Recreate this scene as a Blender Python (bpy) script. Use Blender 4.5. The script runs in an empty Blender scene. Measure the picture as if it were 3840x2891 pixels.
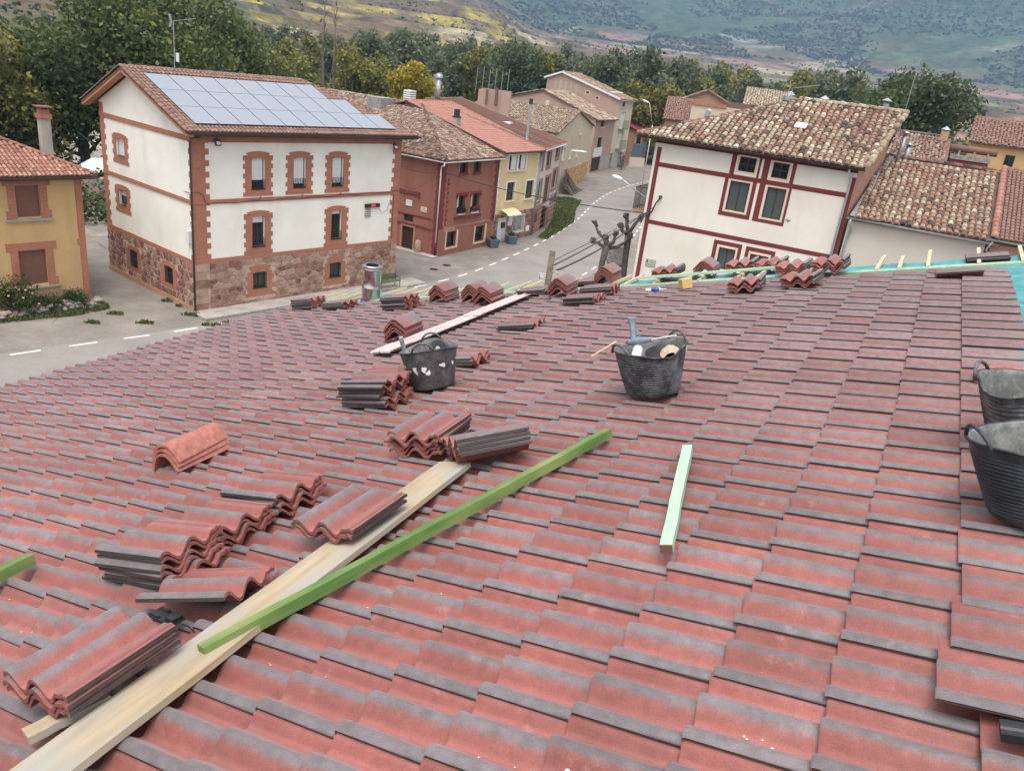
import bpy, math, random
import numpy as np
from mathutils import Matrix, Vector
random.seed(7); rng = np.random.default_rng(7)
scene = bpy.context.scene
COL = scene.collection
R = math.radians

# ------------------------------------------------------------------ camera
CAMZ = 15.5
cam_d = bpy.data.cameras.new('camera'); cam = bpy.data.objects.new('camera', cam_d); COL.objects.link(cam)
cam_d.sensor_fit = 'HORIZONTAL'; cam_d.sensor_width = 36.0; cam_d.lens = 28.125
cam_d.clip_start = 0.05; cam_d.clip_end = 20000
Rt = Vector((0.99237, 0.04563, 0.11457)); Dn = Vector((0.12332, -0.36720, -0.92193)); Fw = Vector((0, 0.92902, -0.37002))
mw = Matrix.Identity(4)
for k in range(3):
    mw[k][0] = Rt[k]; mw[k][1] = -Dn[k]; mw[k][2] = -Fw[k]
mw[2][3] = CAMZ
cam.matrix_world = mw
scene.camera = cam
# ------------------------------------------------------------------ world / light
SUN_EL, SUN_AZ = 72.0, 190.0          # degrees, azimuth clockwise from +Y
world = bpy.data.worlds.new('World'); scene.world = world; world.use_nodes = True
wn = world.node_tree.nodes; wl = world.node_tree.links
for x in list(wn): wn.remove(x)
sky = wn.new('ShaderNodeTexSky'); sky.sky_type = 'NISHITA'; sky.sun_disc = False
sky.sun_elevation = R(SUN_EL); sky.sun_rotation = R(SUN_AZ); sky.air_density = 1.0; sky.dust_density = 4.0; sky.ozone_density = 1.0
hsv = wn.new('ShaderNodeHueSaturation'); hsv.inputs['Saturation'].default_value = 0.30
bg = wn.new('ShaderNodeBackground'); bg.inputs['Strength'].default_value = 0.15
wo = wn.new('ShaderNodeOutputWorld')
wl.new(sky.outputs[0], hsv.inputs['Color']); wl.new(hsv.outputs[0], bg.inputs[0]); wl.new(bg.outputs[0], wo.inputs[0])
sun_d = bpy.data.lights.new('sun', 'SUN'); sun_d.energy = 0.95; sun_d.angle = R(40); sun_d.color = (1.0, 0.955, 0.90)
sun = bpy.data.objects.new('sun', sun_d); COL.objects.link(sun)
sd = Vector((math.sin(R(SUN_AZ)) * math.cos(R(SUN_EL)), math.cos(R(SUN_AZ)) * math.cos(R(SUN_EL)), math.sin(R(SUN_EL))))
sun.rotation_euler = sd.to_track_quat('Z', 'Y').to_euler()
vs = scene.view_settings
vs.view_transform = 'Standard'; vs.look = 'None'; vs.gamma = 1.0; vs.use_curve_mapping = False; vs.exposure = 1.0

# ------------------------------------------------------------------ helpers
def tag(o, label=None, cat=None, group=None, kind=None):
    if label: o['label'] = label
    if cat: o['category'] = cat
    if group: o['group'] = group
    if kind: o['kind'] = kind
    return o

def empty(name, loc=(0, 0, 0), rz=0.0, mat=None):
    o = bpy.data.objects.new(name, None); COL.objects.link(o); o.empty_display_size = 0.2
    if mat is not None: o.matrix_world = mat
    else:
        o.location = loc; o.rotation_euler = (0, 0, rz)
    return o

def mesh_data(name, V, F, mats=None, smooth=False, fm=None):
    m = bpy.data.meshes.new(name)
    m.from_pydata([tuple(map(float, v)) for v in V], [], [tuple(map(int, f)) for f in F])
    if mats:
        for x in (mats if isinstance(mats, (list, tuple)) else [mats]): m.materials.append(x)
    if smooth: m.polygons.foreach_set('use_smooth', [True] * len(m.polygons))
    if fm is not None: m.polygons.foreach_set('material_index', np.asarray(fm, dtype=np.int32))
    m.update()
    return m

def np_mesh(name, V, F, mat, smooth=False):
    """quads (or tris) from arrays"""
    V = np.asarray(V, dtype=np.float32); F = np.asarray(F, dtype=np.int32); k = F.shape[1]
    m = bpy.data.meshes.new(name)
    m.vertices.add(len(V)); m.vertices.foreach_set('co', V.ravel())
    m.loops.add(F.size); m.loops.foreach_set('vertex_index', F.ravel())
    m.polygons.add(len(F)); m.polygons.foreach_set('loop_start', np.arange(0, F.size, k, dtype=np.int32))
    m.polygons.foreach_set('loop_total', np.full(len(F), k, dtype=np.int32))
    if smooth: m.polygons.foreach_set('use_smooth', np.ones(len(F), dtype=bool))
    m.materials.append(mat); m.update(calc_edges=True)
    return m

def attr(m, name, domain, vals):
    a = m.attributes.new(name, 'FLOAT', domain); a.data.foreach_set('value', np.asarray(vals, dtype=np.float32)); return m

def link(name, m, parent=None, loc=None, rot=None, mat=None):
    o = bpy.data.objects.new(name, m); COL.objects.link(o)
    if parent is not None: o.parent = parent
    if loc is not None: o.location = loc
    if rot is not None: o.rotation_euler = rot
    if mat is not None: o.matrix_local = mat
    return o

def boxuv(m):
    """box-projected uv in metres from local coordinates"""
    uv = m.uv_layers.new(name='UVMap')
    n = len(m.loops); vi = np.empty(n, np.int32); m.loops.foreach_get('vertex_index', vi)
    co = np.empty(len(m.vertices) * 3, np.float32); m.vertices.foreach_get('co', co); co = co.reshape(-1, 3)
    nr = np.empty(len(m.polygons) * 3, np.float32); m.polygons.foreach_get('normal', nr); nr = nr.reshape(-1, 3)
    lt = np.empty(len(m.polygons), np.int32); m.polygons.foreach_get('loop_total', lt)
    pn = np.repeat(np.abs(nr), lt, axis=0); p = co[vi]
    ax = pn.argmax(1)
    out = np.where((ax == 0)[:, None], p[:, [1, 2]], np.where((ax == 1)[:, None], p[:, [0, 2]], p[:, [0, 1]]))
    uv.data.foreach_set('uv', out.astype(np.float32).ravel())
    return m

class MB:
    """collects simple solids into one mesh"""
    def __init__(s): s.V = []; s.F = []; s.M = []
    def add(s, V, F, mi=0):
        b = len(s.V); s.V += [tuple(v) for v in V]; s.F += [tuple(i + b for i in f) for f in F]; s.M += [mi] * len(F); return s
    def box(s, x0, x1, y0, y1, z0, z1, mi=0):
        V = [(x0, y0, z0), (x1, y0, z0), (x1, y1, z0), (x0, y1, z0), (x0, y0, z1), (x1, y0, z1), (x1, y1, z1), (x0, y1, z1)]
        return s.add(V, [(0, 3, 2, 1), (4, 5, 6, 7), (0, 1, 5, 4), (1, 2, 6, 5), (2, 3, 7, 6), (3, 0, 4, 7)], mi)
    def bar(s, a, b, w, h=None, up=(0, 0, 1), mi=0):
        a = Vector(a); b = Vector(b); d = (b - a).normalized(); h = h or w
        u = Vector(up); sx = d.cross(u)
        if sx.length < 1e-4: sx = d.cross(Vector((1, 0, 0)))
        sx.normalize(); u = sx.cross(d)
        V = [p + sx * (w / 2 * i) + u * (h / 2 * j) for p in (a, b) for i, j in ((-1, -1), (1, -1), (1, 1), (-1, 1))]
        return s.add(V, [(0, 1, 2, 3), (7, 6, 5, 4), (0, 4, 5, 1), (1, 5, 6, 2), (2, 6, 7, 3), (3, 7, 4, 0)], mi)
    def tube(s, pts, r, n=6, mi=0, cap=True):
        pts = [Vector(p) for p in pts]; rs = r if isinstance(r, (list, tuple)) else [r] * len(pts); V = []
        d0 = None; ref = Vector((0.13, 0.31, 0.94)).normalized()
        for i, p in enumerate(pts):
            d = (pts[min(i + 1, len(pts) - 1)] - pts[max(i - 1, 0)]).normalized()
            sx = d.cross(ref)
            if sx.length < 0.05: sx = d.cross(Vector((1, 0, 0)))
            sx.normalize(); u = sx.cross(d)
            V += [p + sx * (rs[i] * math.cos(2 * math.pi * k / n)) + u * (rs[i] * math.sin(2 * math.pi * k / n)) for k in range(n)]
        F = [(i * n + k, i * n + (k + 1) % n, (i + 1) * n + (k + 1) % n, (i + 1) * n + k) for i in range(len(pts) - 1) for k in range(n)]
        if cap: F += [tuple(reversed(range(n))), tuple(range((len(pts) - 1) * n, len(pts) * n))]
        return s.add(V, F, mi)
    def lathe(s, prof, n=24, c=(0, 0, 0), mi=0, sx=1.0, sy=1.0):
        V = [(c[0] + sx * r * math.cos(2 * math.pi * k / n), c[1] + sy * r * math.sin(2 * math.pi * k / n), c[2] + z) for r, z in prof for k in range(n)]
        F = [(i * n + k, i * n + (k + 1) % n, (i + 1) * n + (k + 1) % n, (i + 1) * n + k) for i in range(len(prof) - 1) for k in range(n)]
        return s.add(V, F, mi)
    def poly(s, pts, ext, mi=0):
        """extruded polygon"""
        n = len(pts); e = Vector(ext); P = [Vector(p) for p in pts]
        V = P + [p + e for p in P]
        return s.add(V, [tuple(reversed(range(n))), tuple(range(n, 2 * n))] + [(k, (k + 1) % n, n + (k + 1) % n, n + k) for k in range(n)], mi)
    def build(s, name, mats, parent=None, smooth=False, uv=True, loc=None, rot=None, mat=None):
        m = mesh_data(name, s.V, s.F, mats, smooth, s.M)
        if uv: boxuv(m)
        return link(name, m, parent, loc, rot, mat)

# ------------------------------------------------------------------ materials
def newmat(name):
    m = bpy.data.materials.new(name); m.use_nodes = True; nt = m.node_tree
    for x in list(nt.nodes): nt.nodes.remove(x)
    out = nt.nodes.new('ShaderNodeOutputMaterial'); b = nt.nodes.new('ShaderNodeBsdfPrincipled'); nt.links.new(b.outputs[0], out.inputs[0])
    return m, nt, b
def nd(nt, t, ins=None, **kw):
    n = nt.nodes.new('ShaderNode' + t)
    for k, v in kw.items(): setattr(n, k, v)
    for k, v in (ins or {}).items():
        if hasattr(v, 'links') or hasattr(v, 'is_output'): nt.links.new(v, n.inputs[k])
        else: n.inputs[k].default_value = v
    return n
def c4(c): return (c[0], c[1], c[2], 1.0)
def pos(nt, coord='W'):
    if coord == 'W': return nd(nt, 'NewGeometry').outputs['Position']
    if coord == 'UV': return nd(nt, 'TexCoord').outputs['UV']
    return nd(nt, 'TexCoord').outputs['Object']
def noise(nt, vec, scale, detail=3.0, rough=0.55, stretch=None):
    if stretch:
        mp = nd(nt, 'Mapping', {'Vector': vec, 'Scale': stretch}); vec = mp.outputs[0]
    return nd(nt, 'TexNoise', {'Vector': vec, 'Scale': scale, 'Detail': detail, 'Roughness': rough}).outputs['Fac']
def ramp(nt, fac, stops):
    r = nd(nt, 'ValToRGB', {'Fac': fac}); e = r.color_ramp.elements
    while len(e) < len(stops): e.new(0.5)
    for k, (p, c) in enumerate(stops):
        e[k].position = p; e[k].color = c4(c) if len(c) == 3 else c
    return r.outputs['Color']
def mix(nt, fac, a, b, mode='MIX'):
    n = nd(nt, 'Mix', data_type='RGBA', blend_type=mode)
    for k, v in ((0, fac), (6, a), (7, b)):
        if hasattr(v, 'is_output'): nt.links.new(v, n.inputs[k])
        else: n.inputs[k].default_value = v if k == 0 else c4(v)
    return n.outputs[2]
def mth(nt, op, a, b=0.0, clamp=False):
    n = nd(nt, 'Math', operation=op, use_clamp=clamp)
    for k, v in ((0, a), (1, b)):
        if hasattr(v, 'is_output'): nt.links.new(v, n.inputs[k])
        else: n.inputs[k].default_value = v
    return n.outputs[0]
def bump(nt, b, h, strength=0.3, dist=0.02):
    n = nd(nt, 'Bump', {'Height': h, 'Strength': strength, 'Distance': dist}); nt.links.new(n.outputs[0], b.inputs['Normal'])
def setb(nt, b, col=None, rough=0.8, spec=None, metal=None):
    if col is not None:
        if hasattr(col, 'is_output'): nt.links.new(col, b.inputs['Base Color'])
        else: b.inputs['Base Color'].default_value = c4(col)
    b.inputs['Roughness'].default_value = rough
    if spec is not None: b.inputs['Specular IOR Level'].default_value = spec
    if metal is not None: b.inputs['Metallic'].default_value = metal

def m_plain(name, c, rough=0.7, var=0.15, scale=3.0, metal=None, bmp=0.0, spec=None, coord='W'):
    m, nt, b = newmat(name); p = pos(nt, coord)
    f = noise(nt, p, scale, 4.0)
    col = ramp(nt, f, [(0.3, tuple(x * (1 - var) for x in c)), (0.7, tuple(min(1, x * (1 + var)) for x in c))])
    setb(nt, b, col, rough, spec, metal)
    if bmp: bump(nt, b, noise(nt, p, scale * 8, 3.0), bmp, 0.01)
    return m
def m_plaster(name, c, stain=(0.35, 0.3, 0.25), amt=0.25, rough=0.9, spots=0.0):
    m, nt, b = newmat(name); p = pos(nt)
    base = ramp(nt, noise(nt, p, 0.6, 5.0), [(0.3, tuple(x * 0.93 for x in c)), (0.7, tuple(min(1, x * 1.04) for x in c))])
    st = noise(nt, p, 0.8, 5.0, 0.6, (1, 1, 0.22))
    col = mix(nt, mth(nt, 'MULTIPLY', mth(nt, 'SMOOTHSTEP' if False else 'SUBTRACT', st, 0.52, True), amt * 6, True), base, stain)
    if spots:
        sp = noise(nt, p, 2.3, 6.0, 0.7)
        col = mix(nt, mth(nt, 'MULTIPLY', mth(nt, 'SUBTRACT', sp, 0.56, True), spots * 8, True), col, tuple(x * 0.62 for x in c))
    fine = noise(nt, p, 30, 2.0)
    setb(nt, b, mix(nt, 0.08, col, fine, 'OVERLAY'), rough, 0.25)
    bump(nt, b, fine, 0.15, 0.01)
    return m
def m_brick(name, c1, c2, mort, w=0.25, h=0.07, mo=0.012):
    m, nt, b = newmat(name); uv = pos(nt, 'UV')
    br = nd(nt, 'TexBrick', {'Vector': uv, 'Color1': c4(c1), 'Color2': c4(c2), 'Mortar': c4(mort), 'Scale': 1.0, 'Mortar Size': mo, 'Brick Width': w, 'Row Height': h, 'Bias': 0.0})
    col = mix(nt, 0.25, br.outputs[0], ramp(nt, noise(nt, pos(nt), 1.5, 5.0), [(0.25, (0.25, 0.2, 0.2)), (0.75, (0.75, 0.75, 0.75))]), 'OVERLAY')
    setb(nt, b, col, 0.85, 0.25); bump(nt, b, br.outputs[1], -0.25, 0.01)
    return m
def m_tile(name, red, grey, pattern=True):
    m, nt, b = newmat(name); p = pos(nt)
    a = nd(nt, 'Attribute', attribute_name='prof').outputs['Fac']
    t = nd(nt, 'Attribute', attribute_name='tint').outputs['Fac']
    rnd = nd(nt, 'ObjectInfo').outputs['Random']
    fine = noise(nt, p, 260, 2.0, 0.7); med = noise(nt, p, 22, 4.0, 0.6)
    r = ramp(nt, med, [(0.25, tuple(x * 0.80 for x in red)), (0.75, tuple(x * 1.18 for x in red))])
    g = ramp(nt, med, [(0.25, tuple(x * 0.75 for x in grey)), (0.75, tuple(x * 1.25 for x in grey))])
    fac = mth(nt, 'ADD', a, mth(nt, 'MULTIPLY', mth(nt, 'SUBTRACT', noise(nt, p, 45, 3.0), 0.5), 0.7))
    fac = mth(nt, 'ADD', fac, mth(nt, 'MULTIPLY', mth(nt, 'SUBTRACT', mth(nt, 'ADD', t, mth(nt, 'MULTIPLY', rnd, 0.0)), 0.5), 0.32))
    fs = nd(nt, 'MapRange', {'Value': fac, 'From Min': 0.15, 'From Max': 0.85}, interpolation_type='SMOOTHSTEP').outputs[0]
    col = mix(nt, fs, r, g)
    col = mix(nt, nd(nt, 'MapRange', {'Value': a, 'From Min': -0.05, 'From Max': -0.28, 'To Max': 0.5}).outputs[0], col, tuple(min(1, x * 1.35 + 0.04) for x in red))  # valley highlight painted into the colour: paler red where prof is negative
    val = mth(nt, 'ADD', 0.88, mth(nt, 'MULTIPLY', t, 0.26))
    hv = nd(nt, 'HueSaturation', {'Color': col, 'Value': val, 'Saturation': 1.0})
    spk = ramp(nt, fine, [(0.30, (0.30, 0.28, 0.28)), (0.5, (0.5, 0.5, 0.5)), (0.72, (0.68, 0.66, 0.66))])
    col = mix(nt, 0.55, hv.outputs[0], spk, 'OVERLAY')
    dust = nd(nt, 'MapRange', {'Value': noise(nt, p, 9, 6.0, 0.75), 'From Min': 0.60, 'From Max': 0.80}).outputs[0]
    big_ = nd(nt, 'MapRange', {'Value': noise(nt, p, 1.3, 3.0, 0.6), 'From Min': 0.35, 'From Max': 0.7, 'To Min': 0.86, 'To Max': 1.10}).outputs[0]
    col = nd(nt, 'HueSaturation', {'Color': col, 'Value': big_}).outputs[0]
    col = mix(nt, mth(nt, 'MULTIPLY', dust, 0.40), col, (0.55, 0.42, 0.38))
    setb(nt, b, col, 0.52, 0.45); bump(nt, b, fine, 0.30, 0.003)
    b.inputs['Sheen Weight'].default_value = 0.24; b.inputs['Sheen Roughness'].default_value = 0.45; b.inputs['Sheen Tint'].default_value = (1.0, 0.86, 0.84, 1)
    return m
def m_oldtile(name, stops, lichen=(0.05, 0.045, 0.04), amt=1.0):
    m, nt, b = newmat(name); p = pos(nt)
    t = nd(nt, 'Attribute', attribute_name='tint').outputs['Fac']
    f = mth(nt, 'ADD', t, mth(nt, 'MULTIPLY', mth(nt, 'SUBTRACT', noise(nt, p, 5.0, 3.0), 0.5), 0.30))
    col = ramp(nt, f, stops)
    l = nd(nt, 'MapRange', {'Value': noise(nt, p, 9.0, 6.0, 0.7), 'From Min': 0.50, 'From Max': 0.66}).outputs[0]
    l2 = nd(nt, 'MapRange', {'Value': noise(nt, p, 0.9, 3.0), 'From Min': 0.35, 'From Max': 0.70}).outputs[0]
    col = mix(nt, mth(nt, 'MULTIPLY', mth(nt, 'MULTIPLY', l, l2), amt, True), col, lichen)
    col = mix(nt, 0.3, col, noise(nt, p, 40, 3.0), 'OVERLAY')
    setb(nt, b, col, 0.9, 0.2); bump(nt, b, noise(nt, p, 30, 3.0), 0.3, 0.01)
    return m
def m_wood(name, c1, c2, axis=(1, 14, 14), scale=3.0, rough=0.7, stain=None, stain_amt=0.0):
    m, nt, b = newmat(name); p = pos(nt, 'O')
    f = noise(nt, p, scale, 5.0, 0.65, axis)
    col = ramp(nt, f, [(0.28, c1), (0.72, c2)])
    if stain:
        s_ = nd(nt, 'MapRange', {'Value': noise(nt, p, 2.2, 3.0, 0.5, (1, 2.5, 2.5)), 'From Min': 0.42, 'From Max': 0.68}).outputs[0]
        col = mix(nt, mth(nt, 'MULTIPLY', s_, stain_amt), col, stain)
    kn = nd(nt, 'TexVoronoi', {'Vector': p, 'Scale': 4.3}).outputs['Distance']
    k2 = nd(nt, 'MapRange', {'Value': kn, 'From Min': 0.10, 'From Max': 0.03}).outputs[0]
    col = mix(nt, mth(nt, 'MULTIPLY', k2, 0.7), col, tuple(x * 0.35 for x in c1))
    setb(nt, b, col, rough, 0.3); bump(nt, b, f, 0.35, 0.004)
    return m
def m_leaf(name, stops, trans=0.35, rough=0.6):
    m, nt, b = newmat(name)
    t = nd(nt, 'Attribute', attribute_name='tint').outputs['Fac']
    rnd = nd(nt, 'ObjectInfo').outputs['Random']
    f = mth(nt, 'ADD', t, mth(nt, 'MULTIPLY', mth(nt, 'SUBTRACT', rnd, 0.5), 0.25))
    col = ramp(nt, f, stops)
    setb(nt, b, col, rough, 0.25)
    tr = nd(nt, 'BsdfTranslucent', {'Color': col}); mx = nd(nt, 'MixShader', {0: trans})
    nt.links.new(b.outputs[0], mx.inputs[1]); nt.links.new(tr.outputs[0], mx.inputs[2])
    nt.links.new(mx.outputs[0], [x for x in nt.nodes if x.type == 'OUTPUT_MATERIAL'][0].inputs[0])
    return m

M = {}
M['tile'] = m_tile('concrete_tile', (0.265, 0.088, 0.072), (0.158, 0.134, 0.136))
M['tile_edge'] = m_plain('tile_dark_edge', (0.055, 0.042, 0.041), 0.7, 0.3, 40, bmp=0.2)
M['tile_raw'] = m_plain('tile_raw_end', (0.23, 0.080, 0.064), 0.85, 0.35, 60, bmp=0.4)
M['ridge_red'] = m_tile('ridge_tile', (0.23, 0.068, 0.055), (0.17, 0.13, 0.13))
M['clay'] = m_plain('terracotta', (0.36, 0.135, 0.105), 0.85, 0.25, 25, bmp=0.3)
M['membrane'] = m_plain('teal_membrane', (0.06, 0.255, 0.26), 0.5, 0.3, 6, bmp=0.6)
M['board_green'] = m_wood('green_washed_board', (0.25, 0.36, 0.20), (0.42, 0.52, 0.36), stain=(0.12, 0.36, 0.30), stain_amt=0.6)
M['batten'] = m_wood('pine_batten', (0.47, 0.38, 0.23), (0.60, 0.52, 0.35))
M['batten_pale'] = m_wood('pale_green_batten', (0.34, 0.50, 0.33), (0.43, 0.58, 0.42), stain=(0.30, 0.50, 0.40), stain_amt=0.5)
M['beam_green'] = m_wood('green_treated_beam', (0.055, 0.125, 0.028), (0.135, 0.235, 0.062), stain=(0.27, 0.29, 0.11), stain_amt=0.65)
M['plank'] = m_wood('weathered_plank', (0.30, 0.225, 0.135), (0.46, 0.37, 0.245), (1, 9, 9), 2.6, stain=(0.34, 0.325, 0.295), stain_amt=0.9)
M['timber'] = m_wood('timber_block', (0.52, 0.33, 0.12), (0.66, 0.46, 0.2))
M['black_plastic'] = m_plain('black_plastic', (0.02, 0.02, 0.022), 0.45, 0.3, 20)
M['white'] = m_plain('white_paint', (0.74, 0.74, 0.72), 0.6, 0.04, 4)
M['grey_metal'] = m_plain('zinc', (0.42, 0.44, 0.46), 0.45, 0.15, 3, metal=0.6)
M['dark_metal'] = m_plain('dark_iron', (0.03, 0.028, 0.027), 0.5, 0.2, 10)
M['gutter_brown'] = m_plain('brown_gutter', (0.055, 0.042, 0.038), 0.4, 0.2, 5)
M['gutter_black'] = m_plain('black_gutter', (0.025, 0.022, 0.024), 0.35, 0.2, 5)
M['steel'] = m_plain('polished_steel', (0.52, 0.43, 0.41), 0.24, 0.03, 3, metal=1.0)
M['flash'] = m_plain('red_coated_metal', (0.66, 0.54, 0.51), 0.25, 0.08, 4, metal=0.3)
M['asphalt'] = None
M['concrete'] = m_plain('concrete', (0.34, 0.31, 0.275), 0.9, 0.22, 1.2, bmp=0.2)
M['stone_grey'] = m_plain('grey_stone', (0.26, 0.25, 0.23), 0.95, 0.35, 6, bmp=0.5)
M['w_plaster'] = m_plaster('ivory_render', (0.81, 0.785, 0.70), (0.46, 0.43, 0.37), 0.22)
M['brick'] = m_brick('red_brick', (0.40, 0.145, 0.085), (0.33, 0.115, 0.070), (0.36, 0.20, 0.14))
M['brick_pale'] = m_brick('worn_brick', (0.45, 0.23, 0.14), (0.36, 0.17, 0.11), (0.50, 0.36, 0.26))
M['mortar'] = m_plain('mortar', (0.46, 0.34, 0.26), 0.95, 0.2, 3, bmp=0.3)
M['wood_eave'] = m_plain('eave_wood', (0.42, 0.20, 0.10), 0.7, 0.15, 4)
M['shutter_white'] = m_plain('white_shutter', (0.70, 0.70, 0.70), 0.5, 0.03, 4)
M['shutter_brown'] = m_plain('brown_shutter', (0.17, 0.075, 0.05), 0.55, 0.08, 4)
M['brown_wood'] = m_plain('dark_brown_wood', (0.045, 0.024, 0.018), 0.5, 0.25, 8)
m, nt, b = newmat('window_glass'); setb(nt, b, (0.018, 0.021, 0.024), 0.06, 0.6); M['glass'] = m
m, nt, b = newmat('curtain_glass'); setb(nt, b, (0.085, 0.10, 0.095), 0.12, 0.6); M['glass_grey'] = m
m, nt, b = newmat('solar_panel'); p = pos(nt, 'O')
sx = nd(nt, 'SeparateXYZ', {0: p})
gx = mth(nt, 'LESS_THAN', mth(nt, 'FRACT', mth(nt, 'MULTIPLY', sx.outputs[0], 6.1)), 0.045)
gy = mth(nt, 'LESS_THAN', mth(nt, 'FRACT', mth(nt, 'MULTIPLY', sx.outputs[1], 11.0)), 0.05)
gm = mth(nt, 'MAXIMUM', gx, gy)
setb(nt, b, mix(nt, mth(nt, 'MULTIPLY', gm, 0.5), (0.24, 0.255, 0.28), (0.5, 0.5, 0.52)), 0.25, 0.8)  # pale base colour stands in for the reflected sky
b.inputs['Coat Weight'].default_value = 1.0; b.inputs['Coat Roughness'].default_value = 0.18; b.inputs['Coat IOR'].default_value = 1.7
M['panel'] = m
M['panel_line'] = m_plain('panel_seam', (0.72, 0.72, 0.74), 0.4, 0.02, 3)
m, nt, b = newmat('red_led'); setb(nt, b, (0.2, 0.0, 0.0), 0.4); b.inputs['Emission Color'].default_value = (1, 0.03, 0.03, 1); b.inputs['Emission Strength'].default_value = 3.0; M['led'] = m
M['plaque'] = m_plain('stone_plaque', (0.45, 0.42, 0.36), 0.7, 0.06, 5)
M['ink'] = m_plain('dark_lettering', (0.09, 0.08, 0.07), 0.7, 0.1, 5)
M['r_plaster'] = m_plaster('rust_red_render', (0.315, 0.135, 0.095), (0.20, 0.075, 0.06), 0.35, spots=0.25)
M['r_band'] = m_plaster('wine_red_paint', (0.20, 0.045, 0.04), (0.30, 0.11, 0.085), 0.4)
M['r_pale'] = m_plaster('faded_pink_render', (0.42, 0.25, 0.175), (0.3, 0.15, 0.1), 0.3)
M['y_plaster'] = m_plaster('pale_yellow_render', (0.66, 0.53, 0.30), (0.5, 0.4, 0.24), 0.10)
M['b_plaster'] = m_plaster('off_white_pink_render', (0.60, 0.52, 0.45), (0.42, 0.33, 0.27), 0.2)
M['b_sill'] = m_plaster('dusty_pink_trim', (0.33, 0.17, 0.13), (0.24, 0.11, 0.09), 0.2)
M['c_plaster'] = m_plaster('cream_render', (0.60, 0.52, 0.385), (0.42, 0.33, 0.25), 0.15)
M['p_plaster'] = m_plaster('old_pink_render', (0.46, 0.31, 0.245), (0.33, 0.29, 0.27), 0.55, spots=0.3)
M['g_plaster'] = m_plaster('grey_cement_render', (0.42, 0.38, 0.35), (0.28, 0.26, 0.25), 0.4, spots=0.2)
M['h_plaster'] = m_plaster('warm_white_render', (0.73, 0.675, 0.59), (0.50, 0.44, 0.38), 0.2)
M['h_band'] = m_plaster('maroon_paint', (0.165, 0.036, 0.038), (0.25, 0.10, 0.09), 0.15)
M['h_trim'] = m_plaster('peach_trim', (0.70, 0.56, 0.42), (0.5, 0.36, 0.26), 0.1)
M['l_plaster'] = m_plaster('beige_render', (0.56, 0.51, 0.44), (0.42, 0.38, 0.33), 0.1)
M['o_plaster'] = m_plaster('ochre_render', (0.53, 0.355, 0.165), (0.36, 0.25, 0.15), 0.4, spots=0.15)
OLD = [(0.0, (0.075, 0.056, 0.048)), (0.22, (0.165, 0.105, 0.08)), (0.40, (0.28, 0.155, 0.11)), (0.56, (0.29, 0.215, 0.155)), (0.78, (0.38, 0.31, 0.22)), (1.0, (0.50, 0.44, 0.345))]
RED = [(0.0, (0.07, 0.055, 0.047)), (0.3, (0.155, 0.10, 0.08)), (0.52, (0.255, 0.14, 0.105)), (0.75, (0.28, 0.21, 0.165)), (1.0, (0.40, 0.34, 0.275))]
M['old_tile'] = m_oldtile('weathered_barrel_tile', OLD, amt=1.1)
M['old_tile_dark'] = m_oldtile('mossy_barrel_tile', RED, (0.07, 0.065, 0.05), amt=1.3)
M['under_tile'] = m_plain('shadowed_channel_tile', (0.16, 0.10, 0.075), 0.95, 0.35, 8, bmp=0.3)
M['new_tile'] = m_oldtile('salmon_tile', [(0.0, (0.31, 0.145, 0.115)), (1.0, (0.41, 0.22, 0.175))], amt=0.15)
M['brown_tile'] = m_oldtile('brown_pink_tile', [(0.0, (0.19, 0.108, 0.085)), (1.0, (0.29, 0.18, 0.145))], amt=0.45)
M['pink_tile'] = m_oldtile('dusty_pink_tile', [(0.0, (0.30, 0.155, 0.125)), (1.0, (0.40, 0.235, 0.195))], amt=0.2)
M['yh_tile'] = m_oldtile('terracotta_mixed_tile', [(0.0, (0.22, 0.10, 0.075)), (0.6, (0.33, 0.155, 0.115)), (1.0, (0.42, 0.25, 0.19))], amt=0.45)
M['bark'] = m_plain('bark', (0.14, 0.11, 0.085), 0.95, 0.4, 6, bmp=0.8)
M['bark_plane'] = m_plain('plane_tree_bark', (0.105, 0.085, 0.068), 0.95, 0.45, 7, bmp=0.9)
M['leaf_dark'] = m_leaf('walnut_leaf', [(0.0, (0.036, 0.055, 0.022)), (0.55, (0.088, 0.118, 0.042)), (0.85, (0.155, 0.175, 0.055)), (1.0, (0.28, 0.25, 0.055))])
M['leaf_deep'] = m_leaf('deep_green_leaf', [(0.0, (0.030, 0.052, 0.028)), (0.55, (0.072, 0.105, 0.050)), (1.0, (0.13, 0.155, 0.065))])
M['leaf_mid'] = m_leaf('poplar_leaf', [(0.0, (0.075, 0.095, 0.055)), (0.6, (0.140, 0.160, 0.090)), (1.0, (0.20, 0.21, 0.115))])
M['leaf_olive'] = m_leaf('autumn_poplar_leaf', [(0.0, (0.07, 0.082, 0.03)), (0.5, (0.155, 0.16, 0.05)), (1.0, (0.30, 0.265, 0.06))])
M['leaf_yellow'] = m_leaf('yellow_autumn_leaf', [(0.0, (0.12, 0.12, 0.02)), (0.5, (0.34, 0.27, 0.03)), (1.0, (0.55, 0.42, 0.04))])
M['leaf_shrub'] = m_leaf('shrub_leaf', [(0.0, (0.02, 0.04, 0.012)), (1.0, (0.07, 0.12, 0.03))])
M['grass'] = m_leaf('grass_blade', [(0.0, (0.05, 0.075, 0.022)), (1.0, (0.15, 0.175, 0.06))], 0.2)
M['rose'] = m_plain('pink_rose', (0.75, 0.35, 0.34), 0.7, 0.15, 20)
M['cable'] = m_plain('black_cable', (0.03, 0.03, 0.032), 0.6, 0.2, 3)
M['rubble'] = m_plain('red_rubble_stone', (0.28, 0.155, 0.115), 0.95, 0.38, 2.2, bmp=0.5)
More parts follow.
